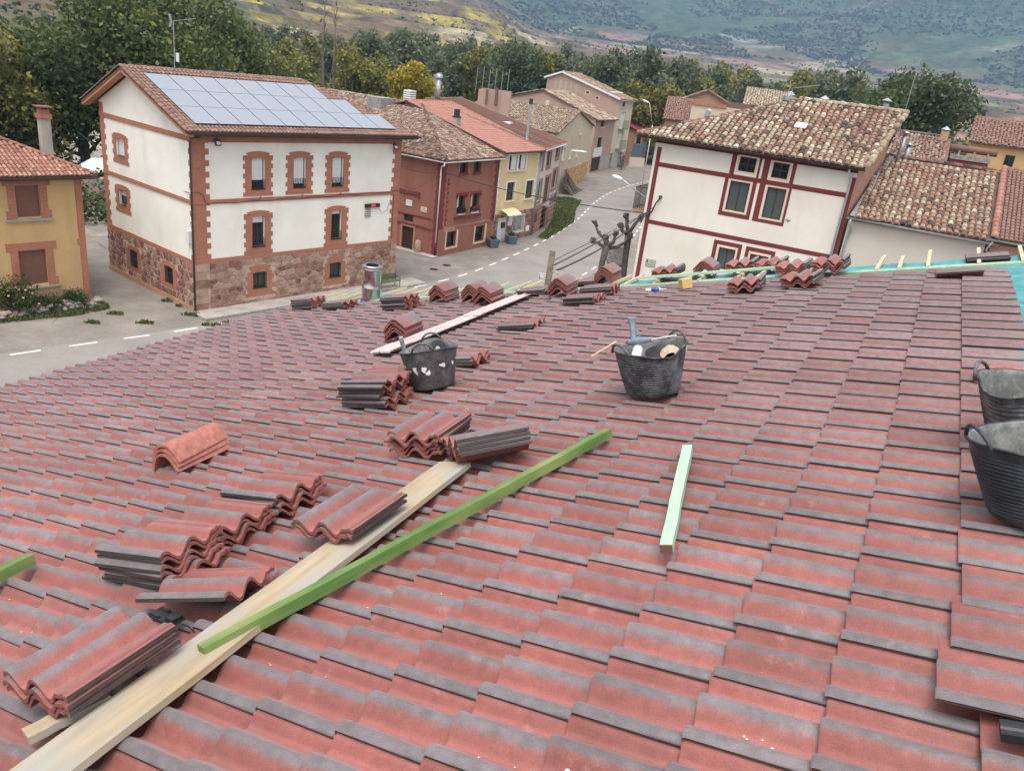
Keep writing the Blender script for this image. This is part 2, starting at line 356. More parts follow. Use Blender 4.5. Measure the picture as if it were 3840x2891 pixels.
M['rubble_pale'] = m_plain('pale_rubble_stone', (0.36, 0.245, 0.185), 0.95, 0.25, 2.2, bmp=0.5)
M['rubble_dark'] = m_plain('dark_red_rubble_stone', (0.19, 0.085, 0.07), 0.95, 0.3, 2.2, bmp=0.5)
M['ochre_stone'] = m_plain('ochre_stone', (0.50, 0.34, 0.18), 0.95, 0.4, 2.5, bmp=0.5)
M['bench_green'] = m_plain('green_bench_slat', (0.07, 0.13, 0.05), 0.5, 0.2, 6)
M['polythene'] = m_plain('polythene_sheet', (0.62, 0.68, 0.72), 0.35, 0.1, 3, bmp=0.4)
M['planter'] = m_plain('blue_grey_planter', (0.10, 0.125, 0.15), 0.6, 0.1, 4)
M['awning'] = m_plain('cream_awning', (0.72, 0.63, 0.40), 0.5, 0.05, 4)

# ================================================================== TERRAIN
AZ = np.array([-75, -39, -33, -27, -20, -13.4, -6, 0.1, 9, 17.4, 27.6, 35.6, 75.0])
RR = np.array([0, 130, 150, 250, 350, 500, 800, 1200, 1800, 2300, 2900, 3700, 4200.0])
ZT = np.array([
 [0, 0, 2, 12, 26, 50, 95, 140, 200, 240, 276, 315, 276],
 [0, 0, 2, 10, 22, 45, 90, 140, 200, 240, 276, 315, 276],
 [0, 0, 0, 5, 14, 32, 75, 125, 190, 231, 268, 315, 276],
 [0, 0, 0, 3, 11, 28, 68, 118, 185, 231, 268, 315, 276],
 [0, 0, 0, 1, 6, 18, 46, 90, 150, 194, 251, 315, 276],
 [0, 0, 0, 0, 2, 10, 38, 78, 125, 171, 239, 315, 282],
 [0, 0, 0, 0, 1, 6, 33, 80, 125, 176, 251, 337, 306],
 [0, 0, 0, 0, 0, 2, 17, 46, 74, 116, 251, 389, 366],
 [0, 0, 0, 0, 0, 0, 10, 32, 66, 116, 260, 426, 414],
 [0, 0, 0, 0, 0, 0, 10, 32, 70, 113, 276, 492, 486],
 [0, 0, 0, 0, 0, 0, 8, 30, 66, 119, 326, 611, 594],
 [0, 0, 0, 0, 0, 0, 8, 32, 70, 130, 351, 640, 606],
 [0, 0, 0, 0, 0, 0, 8, 32, 70, 130, 351, 640, 606]], dtype=float)
def vnoise(x, y, seed=0):
    """smooth value noise on arrays"""
    xi = np.floor(x).astype(np.int64); yi = np.floor(y).astype(np.int64); xf = x - xi; yf = y - yi
    def h(a, b_):
        n = (a * 374761393 + b_ * 668265263 + seed * 982451653) & 0x7fffffff
        n = ((n ^ (n >> 13)) * 1274126177) & 0x7fffffff
        return ((n ^ (n >> 16)) & 0xffff) / 65535.0
    u = xf * xf * (3 - 2 * xf); v = yf * yf * (3 - 2 * yf)
    return (h(xi, yi) * (1 - u) + h(xi + 1, yi) * u) * (1 - v) + (h(xi, yi + 1) * (1 - u) + h(xi + 1, yi + 1) * u) * v
def fbm(x, y, o=5, seed=0):
    s_ = 0; a = 0.5; t = 0
    for k in range(o):
        s_ = s_ + a * vnoise(x * 2 ** k, y * 2 ** k, seed + k); t += a; a *= 0.5
    return s_ / t
def terrain_z(az, r):
    az = np.clip(az, -75, 75); r = np.asarray(r, float)
    ai = np.clip(np.searchsorted(AZ, az, 'right') - 1, 0, len(AZ) - 2); t = (az - AZ[ai]) / (AZ[ai + 1] - AZ[ai]); t = t * t * (3 - 2 * t)
    ri = np.clip(np.searchsorted(RR, r, 'right') - 1, 0, len(RR) - 2); q = np.clip((r - RR[ri]) / (RR[ri + 1] - RR[ri]), 0, 1)
    z = (ZT[ai, ri] * (1 - q) + ZT[ai, ri + 1] * q) * (1 - t) + (ZT[ai + 1, ri] * (1 - q) + ZT[ai + 1, ri + 1] * q) * t
    x = r * np.sin(np.radians(az)); y = r * np.cos(np.radians(az))
    n1 = fbm(x / 260, y / 260, 5, 3) - 0.5
    w = np.clip((r - 330) / 900, 0, 1); z = z + n1 * 26 * w
    n2 = 1 - np.abs(2 * fbm(x / 800, y / 800, 5, 9) - 1)
    w2 = np.clip((r - 2100) / 1100, 0, 1); z = z + (n2 - 0.6) * 260 * w2
    step = (np.floor(z / 7.0) * 7.0 + 7.0 * np.clip(((z / 7.0) % 1.0 - 0.72) / 0.28, 0, 1))      # cultivated terraces
    wt = np.clip((r - 450) / 150, 0, 1) * np.clip((1900 - r) / 400, 0, 1) * 0.8
    return z * (1 - wt) + step * wt
az_f = np.concatenate([np.linspace(-75, -42, 18, endpoint=False), np.linspace(-42, 42, 560), np.linspace(43, 75, 17)])
r_f = np.concatenate([[0.5, 20, 60, 100], np.geomspace(128, 4150, 300)])
AA, RRm = np.meshgrid(az_f, r_f, indexing='ij')
ZZ = terrain_z(AA, RRm)
XX = RRm * np.sin(np.radians(AA)); YY = RRm * np.cos(np.radians(AA))
na, nr_ = AA.shape
idx = np.arange(na * nr_).reshape(na, nr_)
TF = np.stack([idx[:-1, :-1], idx[1:, :-1], idx[1:, 1:], idx[:-1, 1:]], -1).reshape(-1, 4)
# land cover
seeds_a = rng.uniform(-42, 42, 420); seeds_r = np.exp(rng.uniform(math.log(330), math.log(2600), 420))
sxx = seeds_a * 1.0; syy = np.log(seeds_r) * 26.0
px_ = (AA + 2.0 * (fbm(XX / 160, YY / 160, 3, 21) - 0.5)).ravel(); py_ = (np.log(RRm) * 26.0 + 2.0 * (fbm(XX / 160, YY / 160, 3, 31) - 0.5)).ravel()
d1 = np.full(px_.shape, 1e9); d2 = np.full(px_.shape, 1e9); ci = np.zeros(px_.shape, int)
for k in range(len(sxx)):
    d = ((px_ - sxx[k]) * 0.55) ** 2 + (py_ - syy[k]) ** 2
    nearer = d < d1
    d2 = np.where(nearer, d1, np.minimum(d2, d)); ci = np.where(nearer, k, ci); d1 = np.where(nearer, d, d1)
edge = np.sqrt(d2) - np.sqrt(d1)
cls = rng.random(420)
azv = AA.ravel(); rv = RRm.ravel(); cv = cls[ci]
f1 = fbm(XX / 45, YY / 45, 5, 41).ravel(); f2 = fbm(XX / 300, YY / 300, 4, 51).ravel(); f3 = fbm(XX / 14, YY / 14, 3, 61).ravel()
def L3(c): return np.array(c)[None, :]
scrub = L3((0.105, 0.088, 0.056)) * (0.65 + 0.8 * f1[:, None]) + L3((0.02, -0.005, -0.005)) * f2[:, None]
forest = L3((0.060, 0.085, 0.045)) * (0.45 + 1.2 * f1[:, None])
rock = L3((0.30, 0.265, 0.235)) * (0.8 + 0.4 * f1[:, None])
plough = L3((0.27, 0.165, 0.130)) * (0.85 + 0.3 * f1[:, None])
vine = L3((0.27, 0.215, 0.065)) * (0.75 + 0.5 * f3[:, None])
stub = L3((0.30, 0.255, 0.16)) * (0.88 + 0.25 * f1[:, None])
green = L3((0.15, 0.165, 0.075)) * (0.8 + 0.4 * f1[:, None])
colr = scrub.copy()
def put(mask, c, w=1.0):
    w_ = (mask * w)[:, None]; colr[:] = colr * (1 - w_) + c * w_
inner = np.clip(edge / 0.9 - 0.25, 0, 1)
left = np.clip((-16.5 - azv) / 2, 0, 1); mid = np.clip((azv + 21) / 2, 0, 1) * np.clip((1.0 - azv) / 2, 0, 1); right = np.clip((azv + 1.5) / 2, 0, 1)
put(left * (f2 > 0.46), forest, 0.55)
redm = np.clip((f2 - 0.46) * 9, 0, 1) * left * np.clip((rv - 260) / 60, 0, 1) * np.clip((560 - rv) / 100, 0, 1)
put(redm * (f1 > 0.5), L3((0.33, 0.15, 0.09)))
zone = np.clip((rv - 440) / 60, 0, 1) * np.clip((1500 - rv) / 200, 0, 1)
put(mid * zone * inner * (cv < 0.34), vine); put(mid * zone * inner * (cv > 0.80), stub)
zone2 = np.clip((rv - 380) / 60, 0, 1) * np.clip((2450 - rv) / 250, 0, 1)
put(right * zone2 * inner * (cv < 0.66), plough); put(right * zone2 * inner * ((cv > 0.66) & (cv < 0.80)), green); put(right * zone2 * inner * (cv > 0.93), stub)
mount = np.clip((rv - 2150 + 450 * (f2 - 0.5)) / 180, 0, 1)
put(mount, forest); put(mount * np.clip((fbm(XX / 260, YY / 120, 5, 71).ravel() - 0.64) * 14, 0, 1), rock, 0.6)
put(mount * np.clip((f2 - 0.52) * 8, 0, 1), scrub * 1.05, 0.5)
near = np.clip((330 - rv) / 60, 0, 1)
put(near, L3((0.075, 0.090, 0.035)) * (0.7 + 0.6 * f1[:, None]))
put(np.clip((135 - rv) / 10, 0, 1), L3((0.27, 0.24, 0.21)) * (0.85 + 0.3 * f1[:, None]))
m, nt, b = newmat('terrain')
va = nd(nt, 'Attribute', attribute_name='cover').outputs['Color']; p = pos(nt)
fn = noise(nt, p, 0.35, 6.0, 0.75); fn2 = noise(nt, p, 2.5, 4.0, 0.7)
col = mix(nt, 0.75, va, ramp(nt, fn, [(0.3, (0.2, 0.2, 0.2)), (0.7, (0.8, 0.8, 0.8))]), 'OVERLAY')
col = mix(nt, 0.35, col, ramp(nt, fn2, [(0.3, (0.25, 0.25, 0.25)), (0.7, (0.75, 0.75, 0.75))]), 'OVERLAY')
fn3 = noise(nt, p, 0.03, 8.0, 0.8)
col = mix(nt, 0.85, col, ramp(nt, fn3, [(0.34, (0.12, 0.12, 0.12)), (0.66, (0.88, 0.88, 0.88))]), 'OVERLAY')
setb(nt, b, col, 1.0, 0.05)
M['terrain'] = m
tm = np_mesh('ground', np.stack([XX.ravel(), YY.ravel(), ZZ.ravel() - 0.01], -1), TF, m, True)
ca = tm.color_attributes.new('cover', 'FLOAT_COLOR', 'POINT')
ca.data.foreach_set('color', np.concatenate([np.clip(colr, 0.01, 1), np.ones((len(colr), 1))], 1).astype(np.float32).ravel())
ground = tag(link('ground', tm), kind='structure')

# ------------------------------------------------------------------ road
LEFT = [(-60, -6), (-42, 14), (-24.0, 34.7), (-18.0, 41.3), (-11.5, 49.8), (-5.4, 59.4), (-1.9, 67.9), (1.35, 77.6), (3.35, 84.8), (5.35, 93.5), (8.1, 108), (11.3, 120.3), (16.1, 133.2), (22.5, 146), (31, 158), (44, 168)]
def resample(P, step=0.5):
    P = [np.array(p, float) for p in P]; pts = []
    n = len(P)
    for i in range(n - 1):
        p0 = P[max(i - 1, 0)]; p1 = P[i]; p2 = P[i + 1]; p3 = P[min(i + 2, n - 1)]
        for t in np.linspace(0, 1, 24, endpoint=False):
            pts.append(0.5 * ((2 * p1) + (p2 - p0) * t + (2 * p0 - 5 * p1 + 4 * p2 - p3) * t * t + (-p0 + 3 * p1 - 3 * p2 + p3) * t ** 3))
    pts.append(P[-1]); pts = np.array(pts); dd = np.concatenate([[0], np.cumsum(np.hypot(*np.diff(pts, axis=0).T))])
    ss = np.arange(0, dd[-1], step); return np.stack([np.interp(ss, dd, pts[:, 0]), np.interp(ss, dd, pts[:, 1])], 1), ss
RL, RS = resample(LEFT)
tg = np.gradient(RL, axis=0); tg /= np.linalg.norm(tg, axis=1)[:, None]; nrm = np.stack([tg[:, 1], -tg[:, 0]], 1)     # to the right
def strip(o0, o1, z, i0=0, i1=None):
    a = RL[i0:i1] + nrm[i0:i1] * o0; b_ = RL[i0:i1] + nrm[i0:i1] * o1; n = len(a)
    V = np.zeros((2 * n, 3)); V[0::2, :2] = a; V[1::2, :2] = b_; V[:, 2] = z
    F = [(2 * k, 2 * k + 1, 2 * k + 3, 2 * k + 2) for k in range(n - 1)]
    return V, np.array(F)
m, nt, b = newmat('asphalt'); p = pos(nt)
col = ramp(nt, noise(nt, p, 0.35, 5.0), [(0.3, (0.215, 0.195, 0.172)), (0.7, (0.275, 0.252, 0.225))])
col = mix(nt, 0.5, col, noise(nt, p, 45, 3.0), 'OVERLAY')
trk = nd(nt, 'MapRange', {'Value': noise(nt, p, 0.9, 6.0, 0.7), 'From Min': 0.58, 'From Max': 0.72}).outputs[0]
col = mix(nt, mth(nt, 'MULTIPLY', trk, 0.35), col, (0.15, 0.138, 0.125)); setb(nt, b, col, 0.9, 0.25); bump(nt, b, noise(nt, p, 60, 2.0), 0.3, 0.01)
M['asphalt'] = m
m, nt, b = newmat('old_pavement'); p = pos(nt)
col = ramp(nt, noise(nt, p, 0.5, 6.0, 0.65), [(0.3, (0.165, 0.145, 0.127)), (0.5, (0.21, 0.186, 0.162)), (0.72, (0.275, 0.245, 0.215))])
cr = nd(nt, 'TexVoronoi', {'Vector': p, 'Scale': 0.28}, feature='DISTANCE_TO_EDGE').outputs['Distance']
col = mix(nt, nd(nt, 'MapRange', {'Value': cr, 'From Min': 0.004, 'From Max': 0.0, 'To Max': 0.6}).outputs[0], col, (0.06, 0.055, 0.05))
setb(nt, b, mix(nt, 0.4, col, noise(nt, p, 40, 3.0), 'OVERLAY'), 0.95, 0.2); bump(nt, b, noise(nt, p, 30, 3.0), 0.3, 0.01)
M['pavement'] = m
V, F = strip(-22, 26, 0.004, 20, 430); pave = tag(link('pavement', np_mesh('pavement', V, F, M['pavement'])), kind='structure')
V, F = strip(-0.35, 7.6, 0.012); road = tag(link('road', np_mesh('road', V, F, M['asphalt'])), kind='structure')
m, nt, b = newmat('road_paint'); p = pos(nt)
wr = nd(nt, 'MapRange', {'Value': noise(nt, p, 9, 5.0, 0.7), 'From Min': 0.52, 'From Max': 0.72}).outputs[0]
setb(nt, b, mix(nt, wr, (0.72, 0.70, 0.66), (0.30, 0.28, 0.26)), 0.8); M['paint'] = m
def dash(s0, ln, off, w=0.16):
    k0 = np.searchsorted(RS, s0); k1 = np.searchsorted(RS, s0 + ln)
    ss = np.linspace(s0, s0 + ln, 4); V = []
    for q in ss:
        c = np.array([np.interp(q, RS, RL[:, 0]), np.interp(q, RS, RL[:, 1])]); nn = np.array([np.interp(q, RS, nrm[:, 0]), np.interp(q, RS, nrm[:, 1])])
        V += [(*(c + nn * (off - w / 2)), 0.018), (*(c + nn * (off + w / 2)), 0.018)]
    o = link('dash', mesh_data('dash', V, [(2 * k, 2 * k + 1, 2 * k + 3, 2 * k + 2) for k in range(3)], M['paint']), road)
s_a = RS[np.argmin(np.hypot(RL[:, 0] + 24.0, RL[:, 1] - 34.7))]
for k in range(-4, 60): dash(s_a + k * 2.62, 1.32, 0.0)
for k in range(14, 60): dash(s_a + k * 2.62 + 0.6, 1.25, 7.05)

# ================================================================== OUR ROOF
raz, rsl = R(64.256), R(15.969)
rc = Vector((math.cos(raz), math.sin(raz), 0)); rs_ = Vector((-math.sin(raz) * math.cos(rsl), math.cos(raz) * math.cos(rsl), -math.sin(rsl))); rn = rc.cross(rs_)
RO = Vector((1.12979, 2.12175, CAMZ - 1.5324))
RM = Matrix(((rc[0], rs_[0], rn[0], RO[0]), (rc[1], rs_[1], rn[1], RO[1]), (rc[2], rs_[2], rn[2], RO[2]), (0, 0, 0, 1)))
GA, TW, TT = 0.328, 0.300, 0.030
EAVE_I, J0, J1 = 29, -9, 24
def prof_z(x):
    x = np.asarray(x, float); f = -0.056 * (0.5 - 0.5 * np.cos(2 * np.pi * x / 0.15)) ** 1.15
    return np.where(x > 0.262, -0.024, f)
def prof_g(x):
    x = np.asarray(x, float) - 0.001; d = np.abs(x - 0.15 * np.round(x / 0.15)); g = 0.98 * np.exp(-(d / 0.031) ** 2) - 0.28 * np.exp(-((0.075 - d) / 0.022) ** 2)  # negative dips mark the valleys for the painted highlight
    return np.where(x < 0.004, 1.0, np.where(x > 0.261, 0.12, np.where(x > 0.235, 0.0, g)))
def tile_mesh(name, tint, n=25, solid=False, tilt=True):
    """interlocking double-roll concrete tile; x across, +y towards the butt, z up"""
    xs = np.concatenate([np.linspace(-0.027, 0.256, n), [0.264, 0.296, 0.300, 0.308, 0.312, 0.33] if solid else [0.264, 0.33]])
    zt = prof_z(xs)
    if solid: zt[-4] += 0.007; zt[-3] += 0.007
    ys = [0.0, -0.006, -0.42]; dz = [-0.004, 0.0, 0.0]
    if solid: xs0, yo = 0.15, 0.21
    else: xs0, yo = 0.0, 0.0
    k = len(xs); V = []; g = []
    for y, d in zip(ys, dz):
        tl = TT * y / GA if tilt else 0.0
        for x, z in zip(xs, zt): V.append((x - xs0, y + yo, z + d + tl))
        g += list(prof_g(xs))
    F = []; fm = []
    for r_ in range(2):
        for q in range(k - 1): F.append((r_ * k + q, r_ * k + k + q, r_ * k + k + q + 1, r_ * k + q + 1)); fm.append(0)
    th = 0.016; lipd = 0.016 if solid else 0.007
    b0 = len(V)
    for x, z in zip(xs, zt): V.append((x - xs0, ys[0] + yo, z - (0.022 if not solid else th)))
    g += [0] * k
    for q in range(k - 1): F.append((b0 + q, q, q + 1, b0 + q + 1)); fm.append(2)
    # near lip
    b1 = len(V)
    tl = TT * ys[2] / GA if tilt else 0.0
    V += [(xs[0] - xs0, ys[0] + yo, zt[0] - lipd), (xs[0] - xs0, ys[2] + yo, zt[0] - lipd + tl)]; g += [1, 1]
    F.append((0, b1, b1 + 1, 2 * k)); fm.append(1)
    if solid:
        b2 = len(V)
        for x, z in zip(xs, zt): V.append((x - xs0, ys[2] + yo, z - th))
        g += [0] * k
        for q in range(k - 1):
            F.append((2 * k + q, b2 + q, b2 + q + 1, 2 * k + q + 1)); fm.append(2)
            F.append((b0 + q, b0 + q + 1, b2 + q + 1, b2 + q)); fm.append(2)
        F.append((k - 1, 3 * k - 1, b2 + k - 1, b0 + k - 1)); fm.append(1)
    m = mesh_data(name, V, F, [M['tile'], M['tile_edge'], M['tile_raw']], True, fm)
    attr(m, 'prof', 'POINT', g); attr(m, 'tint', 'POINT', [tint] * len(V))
    try: m.set_sharp_from_angle(angle=R(50))
    except Exception: pass
    return m
house = tag(empty('tiled_house', (-3.5, 7.5, 0)), 'house in the foreground with a half-finished roof of new red concrete tiles', 'house')
HI = Matrix.Translation((3.5, -7.5, 0))
deck = MB(); deck.box(J0 * TW, 8.25, -2.2, EAVE_I * GA - 0.04, -0.13, -0.095)
roof = deck.build('roof', M['timber'], house, mat=HI @ RM)
# walls under the roof
def rp(u, y, z=0.0): return RM @ Vector((u, y, z))
wb = MB()
c0 = [rp(J0 * TW + .2, -2.0, -.14), rp(8.0, -2.0, -.14), rp(8.0, EAVE_I * GA - .45, -.14), rp(J0 * TW + .2, EAVE_I * GA - .45, -.14)]
wb.add([(p_.x, p_.y, 0) for p_ in c0] + [tuple(p_) for p_ in c0], [(0, 1, 5, 4), (1, 2, 6, 5), (2, 3, 7, 6), (3, 0, 4, 7)])
wb.build('wall', M['l_plaster'], house, mat=HI)
# back slope beyond the ridge
bs = MB(); q0 = [rp(J0 * TW, -2.2, -.095), rp(8.25, -2.2, -.095)]; dn = Vector((-rs_.x, -rs_.y, rs_.z)) * 9.0
bs.add([tuple(q0[0]), tuple(q0[1]), tuple(q0[1] + dn), tuple(q0[0] + dn)], [(0, 1, 2, 3)]); bs.build('back_slope', M['membrane'], house, mat=HI)
tints = np.linspace(0.0, 1.0, 9)
tmv = [tile_mesh('tile', t_) for t_ in tints]
def cam_uv(Pw):
    d = Vector(Pw) - Vector((0, 0, CAMZ)); x = d.dot(Rt); y = d.dot(Dn); z = d.dot(Fw)
    if z <= 0.05: return (9, 9, -1)
    return (0.5 + 3000 * x / z / 3840, 0.5 + 3000 * y / z / 2891, z)
cells = []
for i in range(-1, EAVE_I + 1):
    for j in range(J0, J1 + 1):
        P = rp(j * TW + .15, i * GA - .2); a = cam_uv(P)
        vis = -0.06 < a[0] < 1.06 and -0.05 < a[1] < 1.08
        cells.append(((a[2] if vis else 1e3 + (P - Vector((0, 0, CAMZ))).length), i, j))
cells.sort()
special = {(-1, 0): (0.020, 0.026, 0.05), (-1, -1): (0.052, 0.050, 0.075), (-1, -2): (-0.05, 0.004, 0.0)}
lowm = [tile_mesh('tile_far', t_, 15) for t_ in tints]
SV = []; SF = []; SM = []; SG = []; ST = []
def low_arr(k):
    me = lowm[k]
    return np.array([v.co[:] for v in me.vertices]), [tuple(p.vertices) for p in me.polygons], [p.material_index for p in me.polygons], [d.value for d in me.attributes['prof'].data]
lows = [low_arr(k) for k in range(len(tints))]
for q, (d, i, j) in enumerate(cells):
    t_ = min(8, max(0, int(4 + rng.normal() * 2.3 + (2.5 if rng.random() < .06 else 0)))); ex = special.get((i, j), (0, 0, 0))
    jx, jy, jz, rt = rng.normal() * 0.0012, rng.normal() * 0.003, rng.normal() * 0.0012, rng.normal() * 0.004
    if q < 300:
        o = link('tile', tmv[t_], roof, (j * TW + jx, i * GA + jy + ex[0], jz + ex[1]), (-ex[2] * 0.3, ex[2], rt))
    else:
        v, f, fm, g = lows[t_]; b0 = len(SV)
        c_, s_ = math.cos(rt), math.sin(rt)
        vv = np.stack([v[:, 0] * c_ - v[:, 1] * s_ + j * TW + jx, v[:, 0] * s_ + v[:, 1] * c_ + i * GA + jy, v[:, 2] + jz], 1)
        SV.extend(map(tuple, vv)); SF.extend(tuple(a + b0 for a in ff) for ff in f); SM.extend(fm); SG.extend(g); ST.extend([tints[t_]] * len(v))
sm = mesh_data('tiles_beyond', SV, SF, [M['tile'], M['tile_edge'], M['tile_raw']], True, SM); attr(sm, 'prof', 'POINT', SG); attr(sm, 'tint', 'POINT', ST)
try: sm.set_sharp_from_angle(angle=R(50))
except Exception: pass
tag(link('tile_field', sm, roof), kind='stuff')
for mm in lowm: bpy.data.meshes.remove(mm)
# verge: membrane, board, battens
def sheet(u0, u1, y0, y1, z, amp, nx, ny, seed):
    us = np.linspace(u0, u1, nx); ys = np.linspace(y0, y1, ny); U, Y = np.meshgrid(us, ys, indexing='ij')
    Zh = z + amp * (fbm(U * 3.1 + seed, Y * 2.3, 4, seed) - 0.5) * 2 + amp * 0.7 * (1 - np.abs(2 * vnoise(U * 1.3 + Y * 2.0, Y * 0.6, seed + 5) - 1))
    U = U + (vnoise(Y * 1.7, U * 0 + seed, 2) - 0.5) * 0.06 * (U == us[-1])
    ix = np.arange(nx * ny).reshape(nx, ny)
    return np.stack([U.ravel(), Y.ravel(), Zh.ravel()], 1), np.stack([ix[:-1, :-1], ix[1:, :-1], ix[1:, 1:], ix[:-1, 1:]], -1).reshape(-1, 4)
V, F = sheet(7.3, 8.32, -2.2, EAVE_I * GA, -0.075, 0.02, 12, 120, 3); link('membrane', np_mesh('membrane', V, F, M['membrane'], True), roof)
V, F = sheet(J0 * TW, 7.62, -2.2, -0.60, -0.072, 0.022, 120, 22, 11); link('membrane', np_mesh('membrane', V, F, M['membrane'], True), roof)
bd = MB(); bd.box(7.60, 7.76, -0.9, 2.6, -0.06, -0.03); bd.box(7.60, 7.74, 2.62, 6.0, -0.06, -0.035); bd.box(7.61, 7.75, 6.02, EAVE_I * GA, -0.06, -0.033)
bd.build('verge_board', M['board_green'], roof)
ends = {2: 8.8, 1: 8.6, 0: 9.0, -1: 8.9, -2: 8.85, 29: 8.95, 28: 8.5, 27: 8.55, 26: 8.6, 25: 8.8, 24: 8.6, 23: 8.6, 22: 8.5, 21: 8.5, 20: 8.55, 19: 8.45, 18: 8.47, 17: 8.52, 16: 8.5, 15: 8.53, 14: 8.5, 13: 8.45, 12: 8.5, 11: 8.45, 10: 8.42, 9: 8.4, 8: 8.32, 7: 8.38, 6: 8.4, 5: 8.4, 4: 8.42, 3: 8.5}
for i in range(-2, EAVE_I + 1):
    bt = MB(); e_ = ends[i]; y_ = i * GA - 0.09 + rng.normal() * 0.006
    bt.box(7.66, e_, -0.019, 0.019, -0.0175, 0.0175); bt.build('batten', M['batten'], roof, loc=(0, y_, -0.028), rot=(0, 0, rng.normal() * 0.012))

# ================================================================== THINGS ON THE ROOF
def RL_(u, y, z=0.0, rz=0.0, rx=0.0, ry=0.0):
    return RM @ Matrix.Translation((u, y, z)) @ Matrix.Rotation(rz, 4, 'Z') @ Matrix.Rotation(rx, 4, 'X') @ Matrix.Rotation(ry, 4, 'Y')
def put_on(name, m, mat):
    o = bpy.data.objects.new(name, m); COL.objects.link(o); o.matrix_world = mat; return o
solid_t = [tile_mesh('loose_tile', t_, 21, True, False) for t_ in (0.25, 0.45, 0.6, 0.8)]
def ridge_mesh(tint, s=1.0):
    """angular ridge tile with a rounded crown and turned edges; length along x"""
    pr = [(-0.135, -0.102), (-0.128, -0.094), (-0.075, -0.046), (-0.030, -0.008), (-0.012, 0.0), (0.012, 0.0), (0.030, -0.008), (0.075, -0.046), (0.128, -0.094), (0.135, -0.102)]
    V = []; k = len(pr); g = []
    for x in (-0.21, 0.21):
        for y, z in pr: V.append((x, y, z)); g.append(0.25 + (0.9 if x > 0 else 0.0) * 0.6)
    for x in (-0.21, 0.21):
        for y, z in pr: V.append((x, y * 0.97, z - 0.017)); g.append(0)
    F = []; fm = []
    for q in range(k - 1):
        F.append((q, k + q, k + q + 1, q + 1)); fm.append(0)
        F.append((2 * k + q, 2 * k + q + 1, 3 * k + q + 1, 3 * k + q)); fm.append(1)
        F.append((q, q + 1, 2 * k + q + 1, 2 * k + q)); fm.append(1)
        F.append((k + q, 3 * k + q, 3 * k + q + 1, k + q + 1)); fm.append(1)
    F += [(0, 2 * k, 3 * k, k), (k - 1, 2 * k - 1, 4 * k - 1, 3 * k - 1)]; fm += [1, 1]
    m = mesh_data('ridge_tile', V, F, [M['ridge_red'], M['tile_raw']], True, fm); attr(m, 'prof', 'POINT', g); attr(m, 'tint', 'POINT', [tint] * len(V))
    try: m.set_sharp_from_angle(angle=R(35))
    except Exception: pass
    return m
ridge_t = [ridge_mesh(t_) for t_ in (0.3, 0.55, 0.8)]
ORD = ['top', 'second down', 'third down', 'fourth down', 'fifth down', 'sixth down', 'seventh down', 'eighth down']
def ordname(k, n):
    if n == 1: return None
    if k == n - 1: return ORD[0]
    if k == 0: return 'bottom'
    return ORD[n - 1 - k]
def stack(kind, u, y, deg, n, where, z0=0.028, rx=0.0, ry=0.0, pitch=0.0255, jit=1.0):
    ms = solid_t if kind == 'tile' else ridge_t
    nm = 'loose_tile' if kind == 'tile' else 'ridge_tile'; word = 'red roof tile' if kind == 'tile' else 'angular ridge tile'
    for k in range(n):
        du, dy, dr = (rng.normal() * 0.006 * jit, rng.normal() * 0.008 * jit, rng.normal() * 0.014 * jit) if k else (0, 0, 0)
        base = RL_(u, y, z0, R(deg), rx, ry)
        o = put_on(nm, ms[int(rng.integers(len(ms)))], base @ Matrix.Translation((du, dy, k * pitch)) @ Matrix.Rotation(dr, 4, 'Z'))
        on_ = ordname(k, n)
        lab = ('%s, %s in stack %s' % (word, on_, where)) if on_ else ('single red %s %s' % (word, where))
        tag(o, lab, 'roof tile' if kind == 'tile' else 'ridge tile', 'loose tiles stacked on the roof' if kind == 'tile' else 'ridge tiles stacked on the roof')
Q = 0.058
stack('tile', 7.15, 8.80, 2, 6, 'at the far left end of the roof')
stack('tile', 6.95, 7.97, 2, 4, 'just left of the steel flue')
stack('tile', 6.63, 6.58, 0, 7, 'in front of the steel flue')
stack('ridge', 7.12, 6.16, 4, 5, 'right of the steel flue', z0=0.115, pitch=0.031)
stack('ridge', 6.95, 5.52, 6, 5, 'left half of the touching pair', z0=0.115, pitch=0.031)
stack('ridge', 6.70, 5.17, 4, 5, 'right half of the touching pair', z0=0.115, pitch=0.031)
stack('tile', 7.22, 4.73, 3, 3, 'behind the top end of the red flashing')
stack('ridge', 7.02, 4.22, 4, 5, 'wedged between two low tile stacks', z0=0.115, pitch=0.031)
stack('tile', 6.96, 3.68, 4, 4, 'in front of ridge tiles below the plane trees')
stack('tile', 6.42, 3.67, -1, 3, 'nearest the middle of the far stacks')
stack('tile', 7.92, 4.32, 3, 2, 'behind ridge tiles below the plane trees')
stack('ridge', 8.00, 3.98, 3, 5, 'below the pollarded plane trees', z0=0.095, pitch=0.031)
stack('tile', 8.06, 3.13, 92, 4, 'below the street name plaque', z0=Q)
stack('ridge', 8.12, 2.62, 3, 4, 'in front of the maroon-framed windows', z0=0.095, pitch=0.031)
stack('tile', 8.22, 2.17, 92, 4, 'right of the ridge tiles by the windows', z0=Q)
stack('tile', 8.28, 1.82, 88, 3, 'hidden second in the row by the windows', z0=Q)
stack('tile', 7.66, 1.43, 88, 4, 'at the right end of the long pale batten', z0=Q + .01)
stack('tile', 7.53, 1.00, 86, 5, 'at the left end of the bare membrane', z0=Q + .02)
stack('tile', 6.64, 1.77, 92, 4, 'standing alone below the long pale batten', z0=Q + .01)
stack('tile', 6.79, 1.20, 84, 4, 'nearest of the right-hand group', z0=Q)
stack('ridge', 4.63, 5.07, 6, 5, 'behind the paint-splashed tub', z0=0.115, pitch=0.031)
